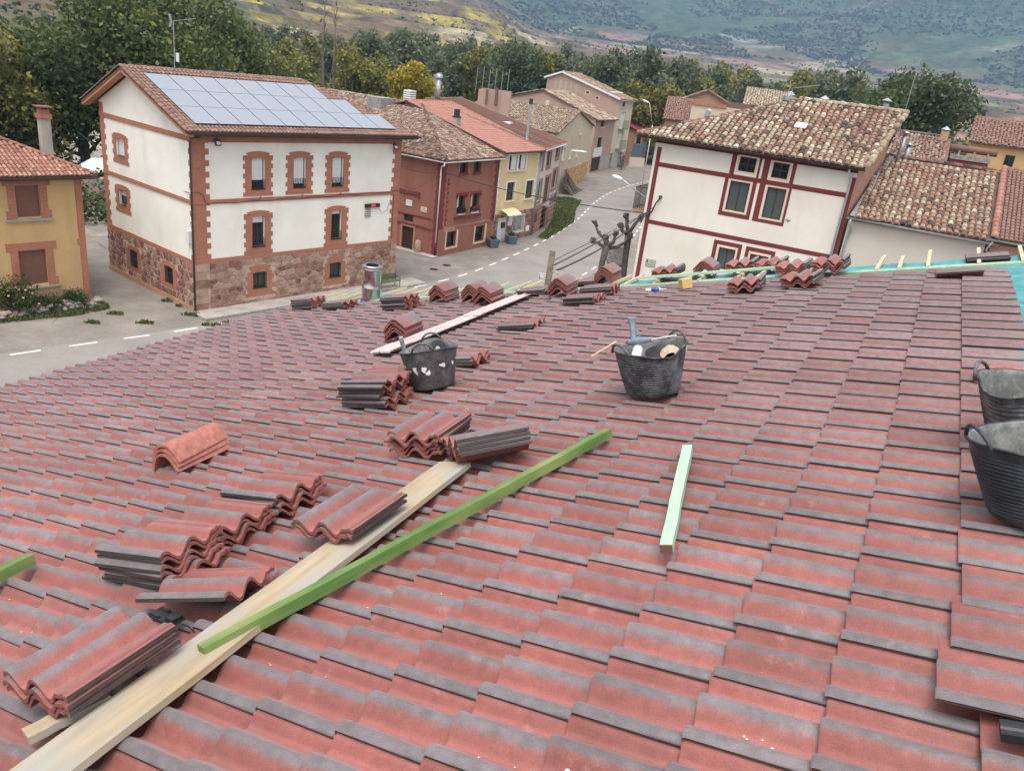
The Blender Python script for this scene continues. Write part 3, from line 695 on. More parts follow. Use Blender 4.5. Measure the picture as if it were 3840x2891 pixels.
stack('tile', 5.06, 3.83, 4, 2, 'right of the red flashing', ry=-0.05)
stack('tile', 3.49, 3.62, 3, 3, 'peeping out right of the paint-splashed tub')
stack('tile', 2.27, 3.62, 1, 8, 'beside the paint-splashed tub', z0=0.03, jit=2.2)
stack('tile', 2.58, 3.84, 4, 6, 'half hidden behind the paint-splashed tub')
stack('tile', 0.48, 2.95, -2, 4, 'uppermost of three stepped stacks', jit=1.6)
stack('tile', 0.10, 2.95, -1, 4, 'middle of three stepped stacks', jit=1.6)
stack('tile', -0.29, 2.88, 2, 6, 'lowest of three stepped stacks', jit=2.0)
stack('tile', -0.43, 2.42, 14, 1, 'tilted over a black clip by the plank', z0=0.075, rx=-0.03, ry=0.12)
stack('tile', -1.03, 2.28, -91, 3, 'at the bottom end of the plank', z0=0.108, rx=0.02)
stack('tile', 0.25, 2.20, -90, 2, 'across the middle of the plank', z0=0.108)
stack('tile', 1.40, 2.52, -84, 5, 'beyond the top end of the plank', z0=Q, jit=1.6)
stack('tile', 1.27, 2.03, 47, 4, 'leaning on the top end of the plank', z0=0.085, ry=0.20, rx=0.04)
stack('tile', 6.93, -0.30, 4, 1, 'lying askew near the top right of the roof', z0=0.05, ry=0.05)
stack('tile', 8.10, -0.58, 3, 2, 'on the bare membrane at the top right corner', z0=0.0)
# half-round clay ridge tiles
def half_round():
    V = []; n = 14; g = []
    for x, r_ in ((-0.235, 0.112), (0.235, 0.095)):
        for rr_ in (r_, r_ - 0.016):
            for k in range(n + 1):
                a = math.pi * (.14 + .72 * k / n); e_ = abs(2 * k / n - 1) ** 4; V.append((x, rr_ * math.cos(a) * (1.0 + .20 * e_), rr_ * math.sin(a) * 1.10 - .05 * e_ + .02)); g.append(0.0)
    k = n + 1; F = []
    for q in range(n): F += [(q, q + 1, 2 * k + q + 1, 2 * k + q), (k + q + 1, k + q, 3 * k + q, 3 * k + q + 1), (q, k + q, k + q + 1, q + 1), (2 * k + q + 1, 3 * k + q + 1, 3 * k + q, 2 * k + q)]
    F += [(0, 2 * k, 3 * k, k), (n, k + n, 3 * k + n, 2 * k + n)]
    m = mesh_data('half_round_tile', V, F, M['clay'], True)
    try: m.set_sharp_from_angle(angle=R(40))
    except Exception: pass
    return m
hr = half_round()
for k in range(3):
    o = put_on('half_round_tile', hr, RL_(0.96 + 0.008 * k, 4.18 + 0.004 * k, -0.035 + 0.033 * k, R(2 + 1.5 * k), 0, R(-1.0 * k)))
    tag(o, 'half-round terracotta ridge tile, %s of the nested three' % ['bottom', 'middle', 'top'][k], 'ridge tile', 'half-round ridge tiles nested on the roof')
# timber
def timber(name, a, b_, w, h, z, mat, label, cat, endm=None):
    a = Vector((a[0], a[1], 0)); b_ = Vector((b_[0], b_[1], 0)); d = b_ - a; L = d.length; ang = math.atan2(d.y, d.x)
    mb = MB(); n = 10; rows = []
    V = []
    for k in range(n + 1):
        x = -L / 2 + L * k / n; wv = (rng.normal() * 0.0012, rng.normal() * 0.0012)
        for (sy, sz) in ((-1, -1), (1, -1), (1, 1), (-1, 1)): V.append((x, sy * w / 2 + wv[0], sz * h / 2 + wv[1]))
    F = [(3, 2, 1, 0), (4 * n, 4 * n + 1, 4 * n + 2, 4 * n + 3)]
    for k in range(n):
        for q in range(4): F.append((4 * k + q, 4 * k + (q + 1) % 4, 4 * k + 4 + (q + 1) % 4, 4 * k + 4 + q))
    m = mesh_data(name, V, F, [mat, endm or mat], False, [1, 1] + [0] * (len(F) - 2))
    o = put_on(name, m, RL_((a.x + b_.x) / 2, (a.y + b_.y) / 2, z + h / 2, ang)); return tag(o, label, cat)
timber('scaffold_plank', (-1.75, 1.99), (1.09, 2.15), 0.20, 0.027, 0.002, M['plank'], 'long weathered pine plank lying up the roof under loose tiles', 'plank')
timber('treated_beam', (-0.80, 2.030), (1.66, 1.45), 0.047, 0.050, 0.004, M['beam_green'], 'long bright green treated timber beam beside the plank', 'beam')
timber('batten_offcut', (0.355, 0.685), (1.48, 0.93), 0.05, 0.04, 0.004, M['batten_pale'], 'short pale mint-green batten lying alone on the tiles', 'batten', M['shutter_brown'])
timber('beam_end', (-1.15, 3.58), (-0.47, 3.64), 0.06, 0.055, 0.004, M['beam_green'], 'green treated beam end poking in at the left edge', 'beam')
timber('long_batten', (7.67, 3.42), (7.86, 1.62), 0.055, 0.03, 0.035, M['batten_pale'], 'long pale green batten lying in front of the far stacks', 'batten')
timber('packing_offcut', (-1.32, 2.24), (-1.08, 2.17), 0.075, 0.026, 0.002, M['plank'], 'short pine offcut beneath the tiles at the bottom of the plank', 'offcut')
# cut timber block
mb = MB(); mb.box(-.062, .062, -.062, .062, -.055, .055); o = put_on('timber_block', mesh_data('timber_block', mb.V, mb.F, M['timber']), RL_(6.96, 2.57, 0.057, R(40))); tag(o, 'sawn pine block sitting alone near the far stacks', 'wood block')
# sealant cartridge
mb = MB()
mb.tube([(-.09, 0, 0), (-.02, 0, 0)], 0.022, 12, 0); mb.tube([(-.0199, 0, 0), (.075, 0, 0)], 0.0222, 12, 1); mb.tube([(.075, 0, 0), (.082, 0, 0), (.10, 0, 0)], [.022, .012, .009], 10, 0); mb.tube([(.10, 0, 0), (.16, 0, 0)], [.007, .003], 8, 0)
blue = m_plain('blue_label', (0.03, 0.09, 0.40), 0.4, 0.05, 5)
o = put_on('sealant_cartridge', mesh_data('sealant_cartridge', mb.V, mb.F, [M['white'], blue], True, mb.M), RL_(6.80, 2.92, 0.024, R(-85))); tag(o, 'small blue and white sealant cartridge left of the wooden block', 'cartridge')
# red valley flashing, two lapped folded lengths
fl = empty('metal_flashing', mat=RL_(5.4, 4.78, 0.012, R(0.2))); tag(fl, 'long glossy red metal flashing strip running up the roof', 'flashing')
def flash_len(x0, x1, z, seg):
    pr = [(-.13, .016), (-.115, .0), (-.012, .004), (0, .022), (.012, .004), (.115, 0.0), (.13, .016)]
    V = [(x, y, zz + z) for x in np.linspace(x0, x1, seg) for y, zz in pr]; k = len(pr)
    F = [(a * k + q, (a + 1) * k + q, (a + 1) * k + q + 1, a * k + q + 1) for a in range(seg - 1) for q in range(k - 1)]
    link('flashing_sheet', mesh_data('flashing_sheet', V, F, M['flash']), fl)
flash_len(-1.6, 0.32, 0.0, 4); flash_len(0.22, 1.62, 0.006, 4); flash_len(-1.58, -1.20, 0.007, 2)
# black clip
mb = MB(); mb.box(-.06, .06, -.04, .04, -.004, .004); mb.box(-.055, -.02, -.03, .03, .004, .02); mb.tube([(-.06, 0, 0), (-.10, -.02, -.01), (-.13, -.02, -.02)], .003, 5)
mb.box(.01, .05, -.035, -.02, .004, .012); mb.box(.01, .05, .02, .035, .004, .012)
o = put_on('plastic_clip', mesh_data('plastic_clip', mb.V, mb.F, M['black_plastic']), RL_(-0.665, 2.39, 0.035, R(100), R(10), R(-20))); tag(o, 'black plastic bracket propping up the tilted tile by the plank', 'bracket')
mb = MB(); mb.box(-.08, .08, -.03, .03, -.012, .012); mb.tube([(-.08, 0, 0), (.08, 0, 0)], .018, 8)
o = put_on('roof_clip', mesh_data('roof_clip', mb.V, mb.F, M['black_plastic']), RL_(-0.365, -0.50, 0.008, R(92))); tag(o, 'black clip under the lifted tile at the lower right', 'clip')

# mortar and tile crumbs swept about by the work (uncountable)
mb = MB()
for k in range(420):
    u_, y_ = rng.uniform(-1.6, 6.5), rng.uniform(-.7, 5.5); j_ = round(u_ / TW * 2) / 2 + .25; u_ = j_ * TW + rng.normal() * .02; s_ = rng.uniform(.002, .006) * (2.0 if rng.random() < .1 else 1); iz = (math.ceil(y_ / GA) * GA - y_) / GA
    mb.lathe([(0, -s_ * .5), (s_, 0), (0, s_ * .6)], 5, (u_, y_, -.053 - TT * iz + s_), sx=rng.uniform(.7, 1.6))
o = put_on('mortar_crumbs', mesh_data('mortar_crumbs', mb.V, mb.F, m_plain('mortar_crumb', (0.55, 0.46, 0.40), .9, .3, 30)), RM); tag(o, 'pale mortar crumbs scattered in the tile valleys', 'crumbs', kind='stuff')
# ------------------------------------------------------------------ tubs
def m_rubber(name, base, dust, amt, splash=False):
    m, nt, b = newmat(name); p = pos(nt, 'O')
    n1 = nd(nt, 'MapRange', {'Value': noise(nt, p, 7, 6.0, 0.75), 'From Min': 0.42, 'From Max': 0.75}).outputs[0]
    n2 = nd(nt, 'MapRange', {'Value': noise(nt, p, 26, 5.0, 0.8, (1, 1, 2.2)), 'From Min': 0.55, 'From Max': 0.78}).outputs[0]
    f = mth(nt, 'MULTIPLY', mth(nt, 'ADD', n1, n2), amt, True)
    col = mix(nt, f, base, dust)
    if splash:
        n3 = nd(nt, 'MapRange', {'Value': noise(nt, p, 17, 2.0, 0.4), 'From Min': 0.605, 'From Max': 0.625}).outputs[0]
        sz = nd(nt, 'SeparateXYZ', {0: p}); inb = mth(nt, 'MULTIPLY', mth(nt, 'GREATER_THAN', sz.outputs[2], 0.13), mth(nt, 'LESS_THAN', sz.outputs[2], 0.215))
        col = mix(nt, mth(nt, 'MULTIPLY', n3, inb), col, (0.75, 0.72, 0.70))
    setb(nt, b, col, 0.55, 0.4); bump(nt, b, noise(nt, p, 40, 4.0), 0.25, 0.004)
    return m
M['tub1'] = m_rubber('splashed_black_rubber', (0.040, 0.040, 0.043), (0.26, 0.25, 0.245), 0.60, True)
M['tub2'] = m_rubber('scuffed_black_rubber', (0.020, 0.021, 0.024), (0.26, 0.265, 0.27), 0.75)
M['tub3'] = m_rubber('dark_rubber', (0.022, 0.026, 0.031), (0.13, 0.15, 0.165), 0.5)
M['tub_in'] = m_rubber('dusty_tub_inside', (0.10, 0.105, 0.105), (0.38, 0.37, 0.35), 0.75)
def tub(name, label, u, y, rb, rt, h, mats, rot=0.0, ribs=14, oval=1.06, handle=True, lean=0.0, sink=0.0, wob=0.012, seed=1):
    root = empty(name, mat=RL_(u, y, sink, rot, lean)); tag(root, label, 'tub', 'flexible builders tubs on the roof')
    n = 56; V = []; lv = []
    nlev = 110 if ribs else 40
    for k in range(nlev + 1):
        t = k / nlev
        r_ = rb + (rt - rb) * (t ** 0.85)
        if ribs and 0.06 < t < 0.86: r_ += 0.0045 * (0.5 + 0.5 * math.cos(2 * math.pi * t * ribs / 0.86)) 
        if k == 0: r_ = rb * 0.94
        lv.append((r_, h * t))
    lv.append((rt + 0.009, h + 0.001)); lv.append((rt + 0.006, h + 0.009)); lv.append((rt - 0.004, h + 0.006))
    out_n = len(lv)
    for k in range(14):
        t = 1 - k / 13; lv.append((rb + (rt - rb) * (t ** 0.85) - 0.008, 0.012 + (h - 0.012) * t))
    lv.append((0.001, 0.012))
    for (r_, z) in lv:
        t = z / h
        for q in range(n):
            a = 2 * math.pi * q / n
            ov = 1 + (oval - 1) * t * math.cos(2 * a); wb_ = wob * t * t * (math.sin(3 * a + seed) + 0.6 * math.sin(5 * a + 2 * seed))
            zz = z + (0.016 * math.cos(2 * a) * t * t) + 0.006 * t * math.sin(3 * a + seed * 2)
            V.append(((r_ * ov + wb_) * math.cos(a), (r_ / ov + wb_) * math.sin(a), zz))
    L = len(lv); F = [(i * n + k, i * n + (k + 1) % n, (i + 1) * n + (k + 1) % n, (i + 1) * n + k) for i in range(L - 1) for k in range(n)]
    fm = [0 if i < out_n - 1 else 1 for i in range(L - 1) for k in range(n)]
    F.append(tuple(reversed(range(n)))); fm.append(0)
    body = link('tub_body', mesh_data('tub_body', V, F, mats, True, fm), root)
    if handle:
        for sg in (0, 1):
            pts = []; ang0 = math.pi * sg
            for q in range(13):
                t = q / 12; a = ang0 + (t - 0.5) * 0.78
                rr_ = rt * oval * 1.0 - 0.004 * math.sin(math.pi * t); pts.append((rr_ * math.cos(a), rr_ * math.sin(a) / 1.0, h + 0.012 + 0.066 * math.sin(math.pi * t) ** 0.6))
            hb = MB(); hb.tube(pts, 0.0085, 8); hb.build('handle', mats[0], root, True)
    return root
t1 = tub('rubber_tub', 'grey-black tub splashed with white paint, left of the other', 2.72, 3.40, 0.172, 0.222, 0.31, [M['tub1'], M['tub_in']], R(25), 0, 1.03, seed=1)
t2 = tub('rubber_tub', 'ribbed black tub full of tools in the middle of the roof', 2.60, 1.50, 0.172, 0.235, 0.30, [M['tub2'], M['tub_in']], R(-35), 15, 1.07, seed=2)
t3 = tub('rubber_tub', 'ribbed dark tub nearest the camera at the right edge', 1.03, -0.60, 0.175, 0.235, 0.30, [M['tub3'], M['tub_in']], R(115), 17, 1.08, seed=3)
t4 = tub('rubber_tub', 'dusty tub behind another at the right edge', 1.82, -0.615, 0.165, 0.222, 0.30, [M['tub2'], M['tub_in']], R(70), 10, 1.04, seed=4)
# contents of the splashed tub
def thing_at(name, mb, mats, mat, label, cat, smooth=True):
    m = mesh_data(name, mb.V, mb.F, mats, smooth, mb.M)
    try: m.set_sharp_from_angle(angle=R(40))
    except Exception: pass
    return tag(put_on(name, m, mat), label, cat)
gun_grey = m_plain('grey_tool_plastic', (0.33, 0.36, 0.37), 0.45, 0.15, 20)
gun_blue = m_plain('blue_grey_tool_plastic', (0.20, 0.27, 0.31), 0.45, 0.15, 20)
mb = MB(); mb.tube([(0, 0, -.14), (0, 0, .02)], .006, 8); mb.tube([(0, 0, .02), (0, 0, .05), (0, 0, .09)], [.026, .028, .02], 10); mb.tube([(0, 0, .09), (.0, -.012, .20)], [.017, .019], 10); mb.box(-.012, .012, -.03, .0, .18, .22)
B1 = RL_(2.72, 3.40, 0, R(25))
thing_at('foam_gun', mb, [gun_grey], RL_(2.62, 3.53, 0.24, 0.3, R(-4), R(-24)), 'grey foam gun sticking out of the paint-splashed tub', 'tool')
mb = MB(); mb.lathe([(0.0, -.004), (.012, -.006), (.06, -.0035), (.07, -.002), (.07, .002), (.06, .0035), (.012, .006), (0.0, .004)], 28); mb.lathe([(.0, .006), (.018, .008), (.018, .016), (.0, .018)], 14, mi=1)
thing_at('cutting_disc', mb, [M['black_plastic'], M['grey_metal']], RL_(2.80, 3.36, 0.285, 0, R(75), R(-40)), 'black cutting disc standing up in the paint-splashed tub', 'disc')
for k, (du, dy, rz) in enumerate([(-.03, .03, .4), (.04, -.02, 1.9), (-.06, -.03, 2.8)]):
    mb = MB(); mb.lathe([(0, -.05), (.026, -.048), (.030, -.03), (.030, .03), (.02, .05), (.012, .06), (.0, .062)], 14); mb.lathe([(.0302, -.012), (.0306, -.012), (.0306, .008), (.0302, .008)], 14, mi=1)
    thing_at('sealant_tube', mb, [M['white'], M['black_plastic']], RL_(2.70 + du, 3.44 + dy, 0.235, rz, R(70), 0.3), 'white sealant tube %s in the paint-splashed tub' % ['beside the foam gun', 'nearest the cutting disc', 'at the front'][k], 'tube')
mb = MB(); mb.lathe([(0, 0), (.19, 0), (.19, .012), (0, .02)], 24); thing_at('debris_fill', mb, [M['stone_grey']], RL_(2.72, 3.40, 0.19), 'grey rubble filling the paint-splashed tub', 'rubble')
# contents of the ribbed tub
mb = MB(); mb.tube([(-.13, 0, -.01), (-.05, 0, 0), (.03, 0, .01), (.07, 0, .015)], [.016, .022, .026, .024], 12); mb.tube([(.035, 0, .01), (.02, 0, .09), (.012, 0, .155), (.006, 0, .17)], [.022, .019, .024, .028], 12)
mb.tube([(-.02, 0, .02), (-.035, 0, .055), (-.01, 0, .075)], .006, 6); mb.tube([(.07, 0, .015), (.085, 0, .018)], [.016, .016], 10, 1); mb.tube([(-.13, 0, -.01), (-.34, .02, -.03)], .006, 6, 2)
thing_at('foam_gun', mb, [gun_blue, M['black_plastic'], M['white']], RL_(2.66, 1.60, 0.335, R(70), R(8), R(16)), 'blue-grey foam gun resting on the ribbed tub', 'tool')
mb = MB(); mb.lathe([(0, -.09), (.032, -.088), (.034, -.07), (.034, .06), (.028, .078), (.016, .085), (.012, .10), (0, .10)], 18); mb.lathe([(.0345, -.07), (.0347, -.07), (.0347, -.045), (.0345, -.045)], 18, mi=1)
thing_at('foam_can', mb, [M['white'], M['flash']], RL_(2.60, 1.60, 0.245, R(40), R(35), R(30)), 'white foam can under the gun in the ribbed tub', 'can')
mb = MB()
for k in range(26):
    a, b_ = rng.uniform(0, 6.28), rng.uniform(0, .13); s_ = rng.uniform(.012, .03); mb.tube([(b_ * math.cos(a), b_ * math.sin(a), 0), (b_ * math.cos(a) + s_, b_ * math.sin(a) + s_ * .3, s_)], [s_, s_ * .8], 6)
thing_at('brick_rubble', mb, [M['clay']], RL_(2.58, 1.42, 0.205), 'orange brick rubble in the bottom of the ribbed tub', 'rubble', False)
mb = MB(); mb.lathe([(.19, 0), (.19, .012), (0, .012)], 24); thing_at('rubble_bed', mb, [M['stone_grey']], RL_(2.60, 1.50, 0.18), 'grey rubble bed under the tools in the ribbed tub', 'rubble')
def cloth(name, mat, mtx, s_, label, seed):
    n = 16; xs = np.linspace(-1, 1, n); X, Y = np.meshgrid(xs, xs, indexing='ij'); Zc = 0.55 * (1 - (X ** 2 + Y ** 2) * 0.6) + 0.5 * (fbm(X * 1.6 + seed, Y * 1.6, 4, seed) - .5)
    ix = np.arange(n * n).reshape(n, n); rr_ = 1 - 0.25 * fbm(X * 2, Y * 2, 2, seed + 3)
    m = np_mesh(name, np.stack([X.ravel() * s_ * rr_.ravel(), Y.ravel() * s_ * 0.7, Zc.ravel() * s_], 1), np.stack([ix[:-1, :-1], ix[1:, :-1], ix[1:, 1:], ix[:-1, 1:]], -1).reshape(-1, 4), mat, True)
    return tag(put_on(name, m, mtx), label, 'glove')
canvas = m_plain('canvas_glove', (0.50, 0.38, 0.27), 0.9, 0.15, 30, bmp=0.4)
cloth('work_glove', canvas, RL_(2.66, 1.38, 0.245, R(20)), 0.095, 'beige work glove at the right side of the ribbed tub', 5)
mb = MB(); mb.lathe([(.0, .0), (.10, .0), (.125, .03), (.12, .032), (.095, .006), (0, .006)], 24); thing_at('mixing_bowl', mb, [M['black_plastic']], RL_(2.57, 1.40, 0.235, 0, R(18), R(-14)), 'black rubber bowl tipped inside the ribbed tub', 'bowl')
mb = MB(); mb.box(-.10, .10, -.06, .06, -.02, .02); thing_at('wood_offcut', mb, [M['timber']], RL_(1.88, -0.64, 0.15, R(30), R(25)), 'pine offcut inside the dusty tub at the right', 'offcut', False)
# trowel blade stick beside tub
mb = MB(); mb.bar((-.20, 0, 0), (.20, 0, .03), .014, .006); thing_at('wooden_stick', mb, [M['batten']], RL_(3.70, 2.30, 0.03, R(-10)), 'thin pale stick leaning against the ribbed tub', 'stick', False)
# vent tile collar
vt = empty('vent_tile', mat=RL_(2.98, -0.52, -0.02)); tag(vt, 'round terracotta vent collar behind the tubs at the right edge', 'roof vent')
mb = MB(); mb.lathe([(.125, -.02), (.122, .05), (.12, .062), (.092, .062), (.088, .05), (.088, -.02)], 36); mb.build('collar', M['clay'], vt, True)
mb = MB(); mb.lathe([(.0875, -.012), (.001, -.012)], 36); mb.build('vent_floor', M['tile_edge'], vt)
# stainless flue
fl_ = empty('steel_flue', mat=Matrix.Translation(rp(7.74, 8.02, -0.05))); tag(fl_, 'polished stainless steel chimney flue standing on the far edge', 'chimney')
mb = MB(); mb.lathe([(.150, 0), (.150, .20), (.154, .205), (.154, .235), (.150, .24), (.150, .50), (.156, .505), (.156, .535), (.152, .54), (.152, .56), (.170, .565), (.170, .585), (.105, .585)], 40); mb.build('pipe', M['steel'], fl_, True)
mb = MB(); mb.lathe([(.105, .584), (.105, .30), (.001, .30)], 32); mb.build('flue_lining', M['black_plastic'], fl_, True)
mb = MB(); mb.lathe([(.175, -.06), (.165, .0), (.152, .02)], 32); mb.build('flue_skirt', blue, fl_, True)

# ================================================================== BUILDINGS
class Bld:
    """frame: x along the front, y inwards, z up; faces f (front), l (left, x=0), r (right, x=W)"""
    def __init__(s, name, o, u, label, cat='house'):
        s.root = tag(empty(name, (o[0], o[1], 0), math.atan2(u[1], u[0])), label, cat); s.w = 0
    def P(s, face, a, d, z):
        return {'f': (a, -d, z), 'l': (-d, a, z), 'r': (s.w + d, a, z)}[face]
    def fbox(s, mb, face, a0, a1, d0, d1, z0, z1, mi=0):
        p = s.P(face, a0, d0, z0); q = s.P(face, a1, d1, z1)
        mb.box(min(p[0], q[0]), max(p[0], q[0]), min(p[1], q[1]), max(p[1], q[1]), z0, z1, mi)
    def box(s, name, face, a0, a1, d0, d1, z0, z1, mat, parent=None):
        mb = MB(); s.fbox(mb, face, a0, a1, d0, d1, z0, z1); return mb.build(name, mat, parent or s.root)
    def wall(s, face, a0, a1, z0, z1, holes, mat, depth=0.22, top=None, name='wall'):
        """wall face with real openings and reveals; top: optional list of (a,z) forming a gable above z1"""
        A = sorted({a0, a1, *[h[0] for h in holes], *[h[1] for h in holes]}); Zs = sorted({z0, z1, *[h[2] for h in holes], *[h[3] for h in holes]})
        mb = MB()
        for i in range(len(A) - 1):
            for k in range(len(Zs) - 1):
                am, zm = (A[i] + A[i + 1]) / 2, (Zs[k] + Zs[k + 1]) / 2
                if any(h[0] < am < h[1] and h[2] < zm < h[3] for h in holes): continue
                mb.add([s.P(face, A[i], 0, Zs[k]), s.P(face, A[i + 1], 0, Zs[k]), s.P(face, A[i + 1], 0, Zs[k + 1]), s.P(face, A[i], 0, Zs[k + 1])], [(0, 1, 2, 3)])
        for h in holes:
            c = [(h[0], h[2]), (h[1], h[2]), (h[1], h[3]), (h[0], h[3])]
            for k in range(4):
                p, q = c[k], c[(k + 1) % 4]
                mb.add([s.P(face, p[0], 0, p[1]), s.P(face, q[0], 0, q[1]), s.P(face, q[0], -depth, q[1]), s.P(face, p[0], -depth, p[1])], [(0, 1, 2, 3)])
            mb.add([s.P(face, a, -depth - 0.25, z) for a, z in c], [(0, 1, 2, 3)])
        if top: mb.add([s.P(face, a, 0, z) for a, z in top], [tuple(range(len(top)))])
        return mb.build(name, mat, s.root)
    def shell(s, w, dep, z, mat, skip=''):
        """plain remaining walls"""
        s.w = w; mb = MB()
        if 'f' not in skip: mb.add([(0, 0, 0), (w, 0, 0), (w, 0, z), (0, 0, z)], [(0, 1, 2, 3)])
        if 'r' not in skip: mb.add([(w, 0, 0), (w, dep, 0), (w, dep, z), (w, 0, z)], [(0, 1, 2, 3)])
        if 'l' not in skip: mb.add([(0, dep, 0), (0, 0, 0), (0, 0, z), (0, dep, z)], [(0, 1, 2, 3)])
        mb.add([(w, dep, 0), (0, dep, 0), (0, dep, z), (w, dep, z)], [(0, 1, 2, 3)])
        return mb.build('wall', mat, s.root)
    def window(s, face, a0, a1, z0, z1, fmat, pmat=None, rec=0.15, bars=1, rail=0, fw=0.06, name='window'):
        mb = MB(); d1, d0 = -rec, -rec - 0.05
        s.fbox(mb, face, a0, a0 + fw, d0, d1, z0, z1); s.fbox(mb, face, a1 - fw, a1, d0, d1, z0, z1)
        s.fbox(mb, face, a0 + fw, a1 - fw, d0, d1, z0, z0 + fw); s.fbox(mb, face, a0 + fw, a1 - fw, d0, d1, z1 - fw, z1)
        for k in range(bars):
            a = a0 + (a1 - a0) * (k + 1) / (bars + 1); s.fbox(mb, face, a - fw * .5, a + fw * .5, d0, d1 - .004, z0 + fw, z1 - fw)
        if rail: 
            z = z0 + (z1 - z0) * rail; s.fbox(mb, face, a0 + fw, a1 - fw, d0, d1 - .008, z - fw * .4, z + fw * .4)
        o = mb.build(name, fmat, s.root)
        mb = MB(); s.fbox(mb, face, a0 + fw * .5, a1 - fw * .5, d0 + .006, d0 + .02, z0 + fw * .5, z1 - fw * .5); mb.build('pane', pmat or M['glass'], o)
        return o
    def grille(s, par, face, a0, a1, z0, z1, d, n, mat=None, scroll=False, r=0.011):
        mb = MB()
        for k in range(n + 1):
            a = a0 + (a1 - a0) * k / n; mb.bar(s.P(face, a, d, z0), s.P(face, a, d, z1), r * 1.6)
        for z in (z0, z1): mb.bar(s.P(face, a0, d, z), s.P(face, a1, d, z), r * 2.4)
        if scroll:
            for k in range(3):
                ac = a0 + (a1 - a0) * (k + .5) / 3; zc = (z0 + z1) / 2 + .03; rr_ = min((a1 - a0) / 7, (z1 - z0) / 2.6)
                mb.tube([s.P(face, ac + rr_ * math.cos(t), d + .004, zc + rr_ * math.sin(t)) for t in np.linspace(0, 5.6, 14)], r * .8, 5)
        return mb.build('railing', mat or M['dark_metal'], par, uv=False)
    def pipe(s, pts, r, mat, name='downpipe', n=8):
        mb = MB(); mb.tube(pts, r, n); return mb.build(name, mat, s.root, True, uv=False)
    def gutter(s, a, b, r, mat, name='gutter'):
        mb = MB(); a = Vector(a); b = Vector(b); d = (b - a).normalized(); sx = d.cross(Vector((0, 0, 1))).normalized(); n = 8
        V = []
        for p in (a, b):
            for rr_ in (r, r * .88):
                for k in range(n + 1):
                    t = math.pi * k / n; V.append(p + sx * (rr_ * math.cos(t)) - Vector((0, 0, 1)) * (rr_ * math.sin(t)))
        k = n + 1; F = []
        for q in range(n): F += [(q, q + 1, 2 * k + q + 1, 2 * k + q), (k + q, k + q + 1, 3 * k + q + 1, 3 * k + q), (q, k + q, k + q + 1, q + 1), (2 * k + q, 2 * k + q + 1, 3 * k + q + 1, 3 * k + q)]
        mb.add(V, F); return mb.build(name, mat, s.root, True, uv=False)

def vnorm(v): v = Vector(v); return v.normalized()
def barrel(r, L, taper=0.8, seg=6, ends=True, th=0.0):
    """half-barrel cover tile: butt (wide) at y=0, head at y=L, crown at z=r"""
    V = []
    for y, rr_ in ((0, r), (L, r * taper)):
        for k in range(seg + 1):
            t = math.pi * k / seg; V.append((-rr_ * math.cos(t), y, rr_ * math.sin(t) * 0.85 + (0.018 if y == 0 else -0.012)))
    k = seg + 1; F = [(q, q + 1, k + q + 1, k + q) for q in range(seg)]
    if ends: F.append(tuple(reversed(range(k))))
    return np.array(V), F
def slope_mat(p0, a, up):
    """matrix with x along the eave, y up the slope, z out of the roof"""
    x = vnorm(a); y = vnorm(up); z = x.cross(y)
    return Matrix(((x[0], y[0], z[0], p0[0]), (x[1], y[1], z[1], p0[1]), (x[2], y[2], z[2], p0[2]), (0, 0, 0, 1)))
def tile_slope(par, p0, a, up, cols, rows, pitch, gauge, r, mat, inside=None, objs=0, jit=0.012, tdist=(0.55, 0.24), under=True, seg=6, cpos=None, taper=0.8, colvar=None, name='tile'):
    """one roof slope of barrel tiles: the largest as single parts, the rest joined"""
    SM_ = slope_mat(p0, a, up)
    items = []
    for c in range(cols):
        for q in range(rows):
            x = (c + .5) * pitch; y = q * gauge
            if inside and not inside(x, y + gauge * .5): continue
            items.append((c, q, x, y))
    if objs and cpos is not None:
        items.sort(key=lambda t: -(t[3] * 0 + cpos(t[2], t[3])))
    bV, bF = barrel(r, gauge * 1.25, taper, seg)
    nt_ = 12; vars_ = []
    SVl = []; SFl = []; STl = []
    for k, (c, q, x, y) in enumerate(items):
        t_ = float(np.clip(rng.normal(tdist[0], tdist[1]) + (colvar(c, q) if colvar else 0), 0, 1))
        jx, jy, jr, jz = rng.normal() * jit, rng.normal() * jit * 1.5, rng.normal() * jit * 1.6, abs(rng.normal()) * jit * .5
        if k < objs:
            if not vars_:
                for w in range(nt_):
                    me = mesh_data(name, bV, bF, mat, True); attr(me, 'tint', 'POINT', [w / (nt_ - 1)] * len(bV))
                    try: me.set_sharp_from_angle(angle=R(55))
                    except Exception: pass
                    vars_.append(me)
            link(name, vars_[int(round(t_ * (nt_ - 1)))], par, mat=SM_ @ Matrix.Translation((x + jx, y + jy, jz)) @ Matrix.Rotation(jr, 4, 'Z'))
        else:
            c_, s_ = math.cos(jr), math.sin(jr); b0 = len(SVl) 
            for v in bV: SVl.append((v[0] * c_ - v[1] * s_ + x + jx, v[0] * s_ + v[1] * c_ + y + jy, v[2] + jz))
            SFl.extend(tuple(i + b0 for i in f) for f in bF); STl.extend([t_] * len(bV))
    if SVl:
        me = mesh_data('joined_tiles', SVl, SFl, mat, True); attr(me, 'tint', 'POINT', STl)
        try: me.set_sharp_from_angle(angle=R(55))
        except Exception: pass
        tag(link('joined_tiles', me, par, mat=SM_), kind='stuff')
    return SM_
def slab(par, pts, th, mat, name='roof'):
    """thin roof slab from a planar polygon (top face), thickness downwards"""
    P = [Vector(p) for p in pts]; n = (P[1] - P[0]).cross(P[2] - P[0]).normalized()
    if n.z < 0: P.reverse(); n = -n
    mb = MB(); mb.poly([p - n * th for p in P], n * th); return mb.build(name, mat, par)
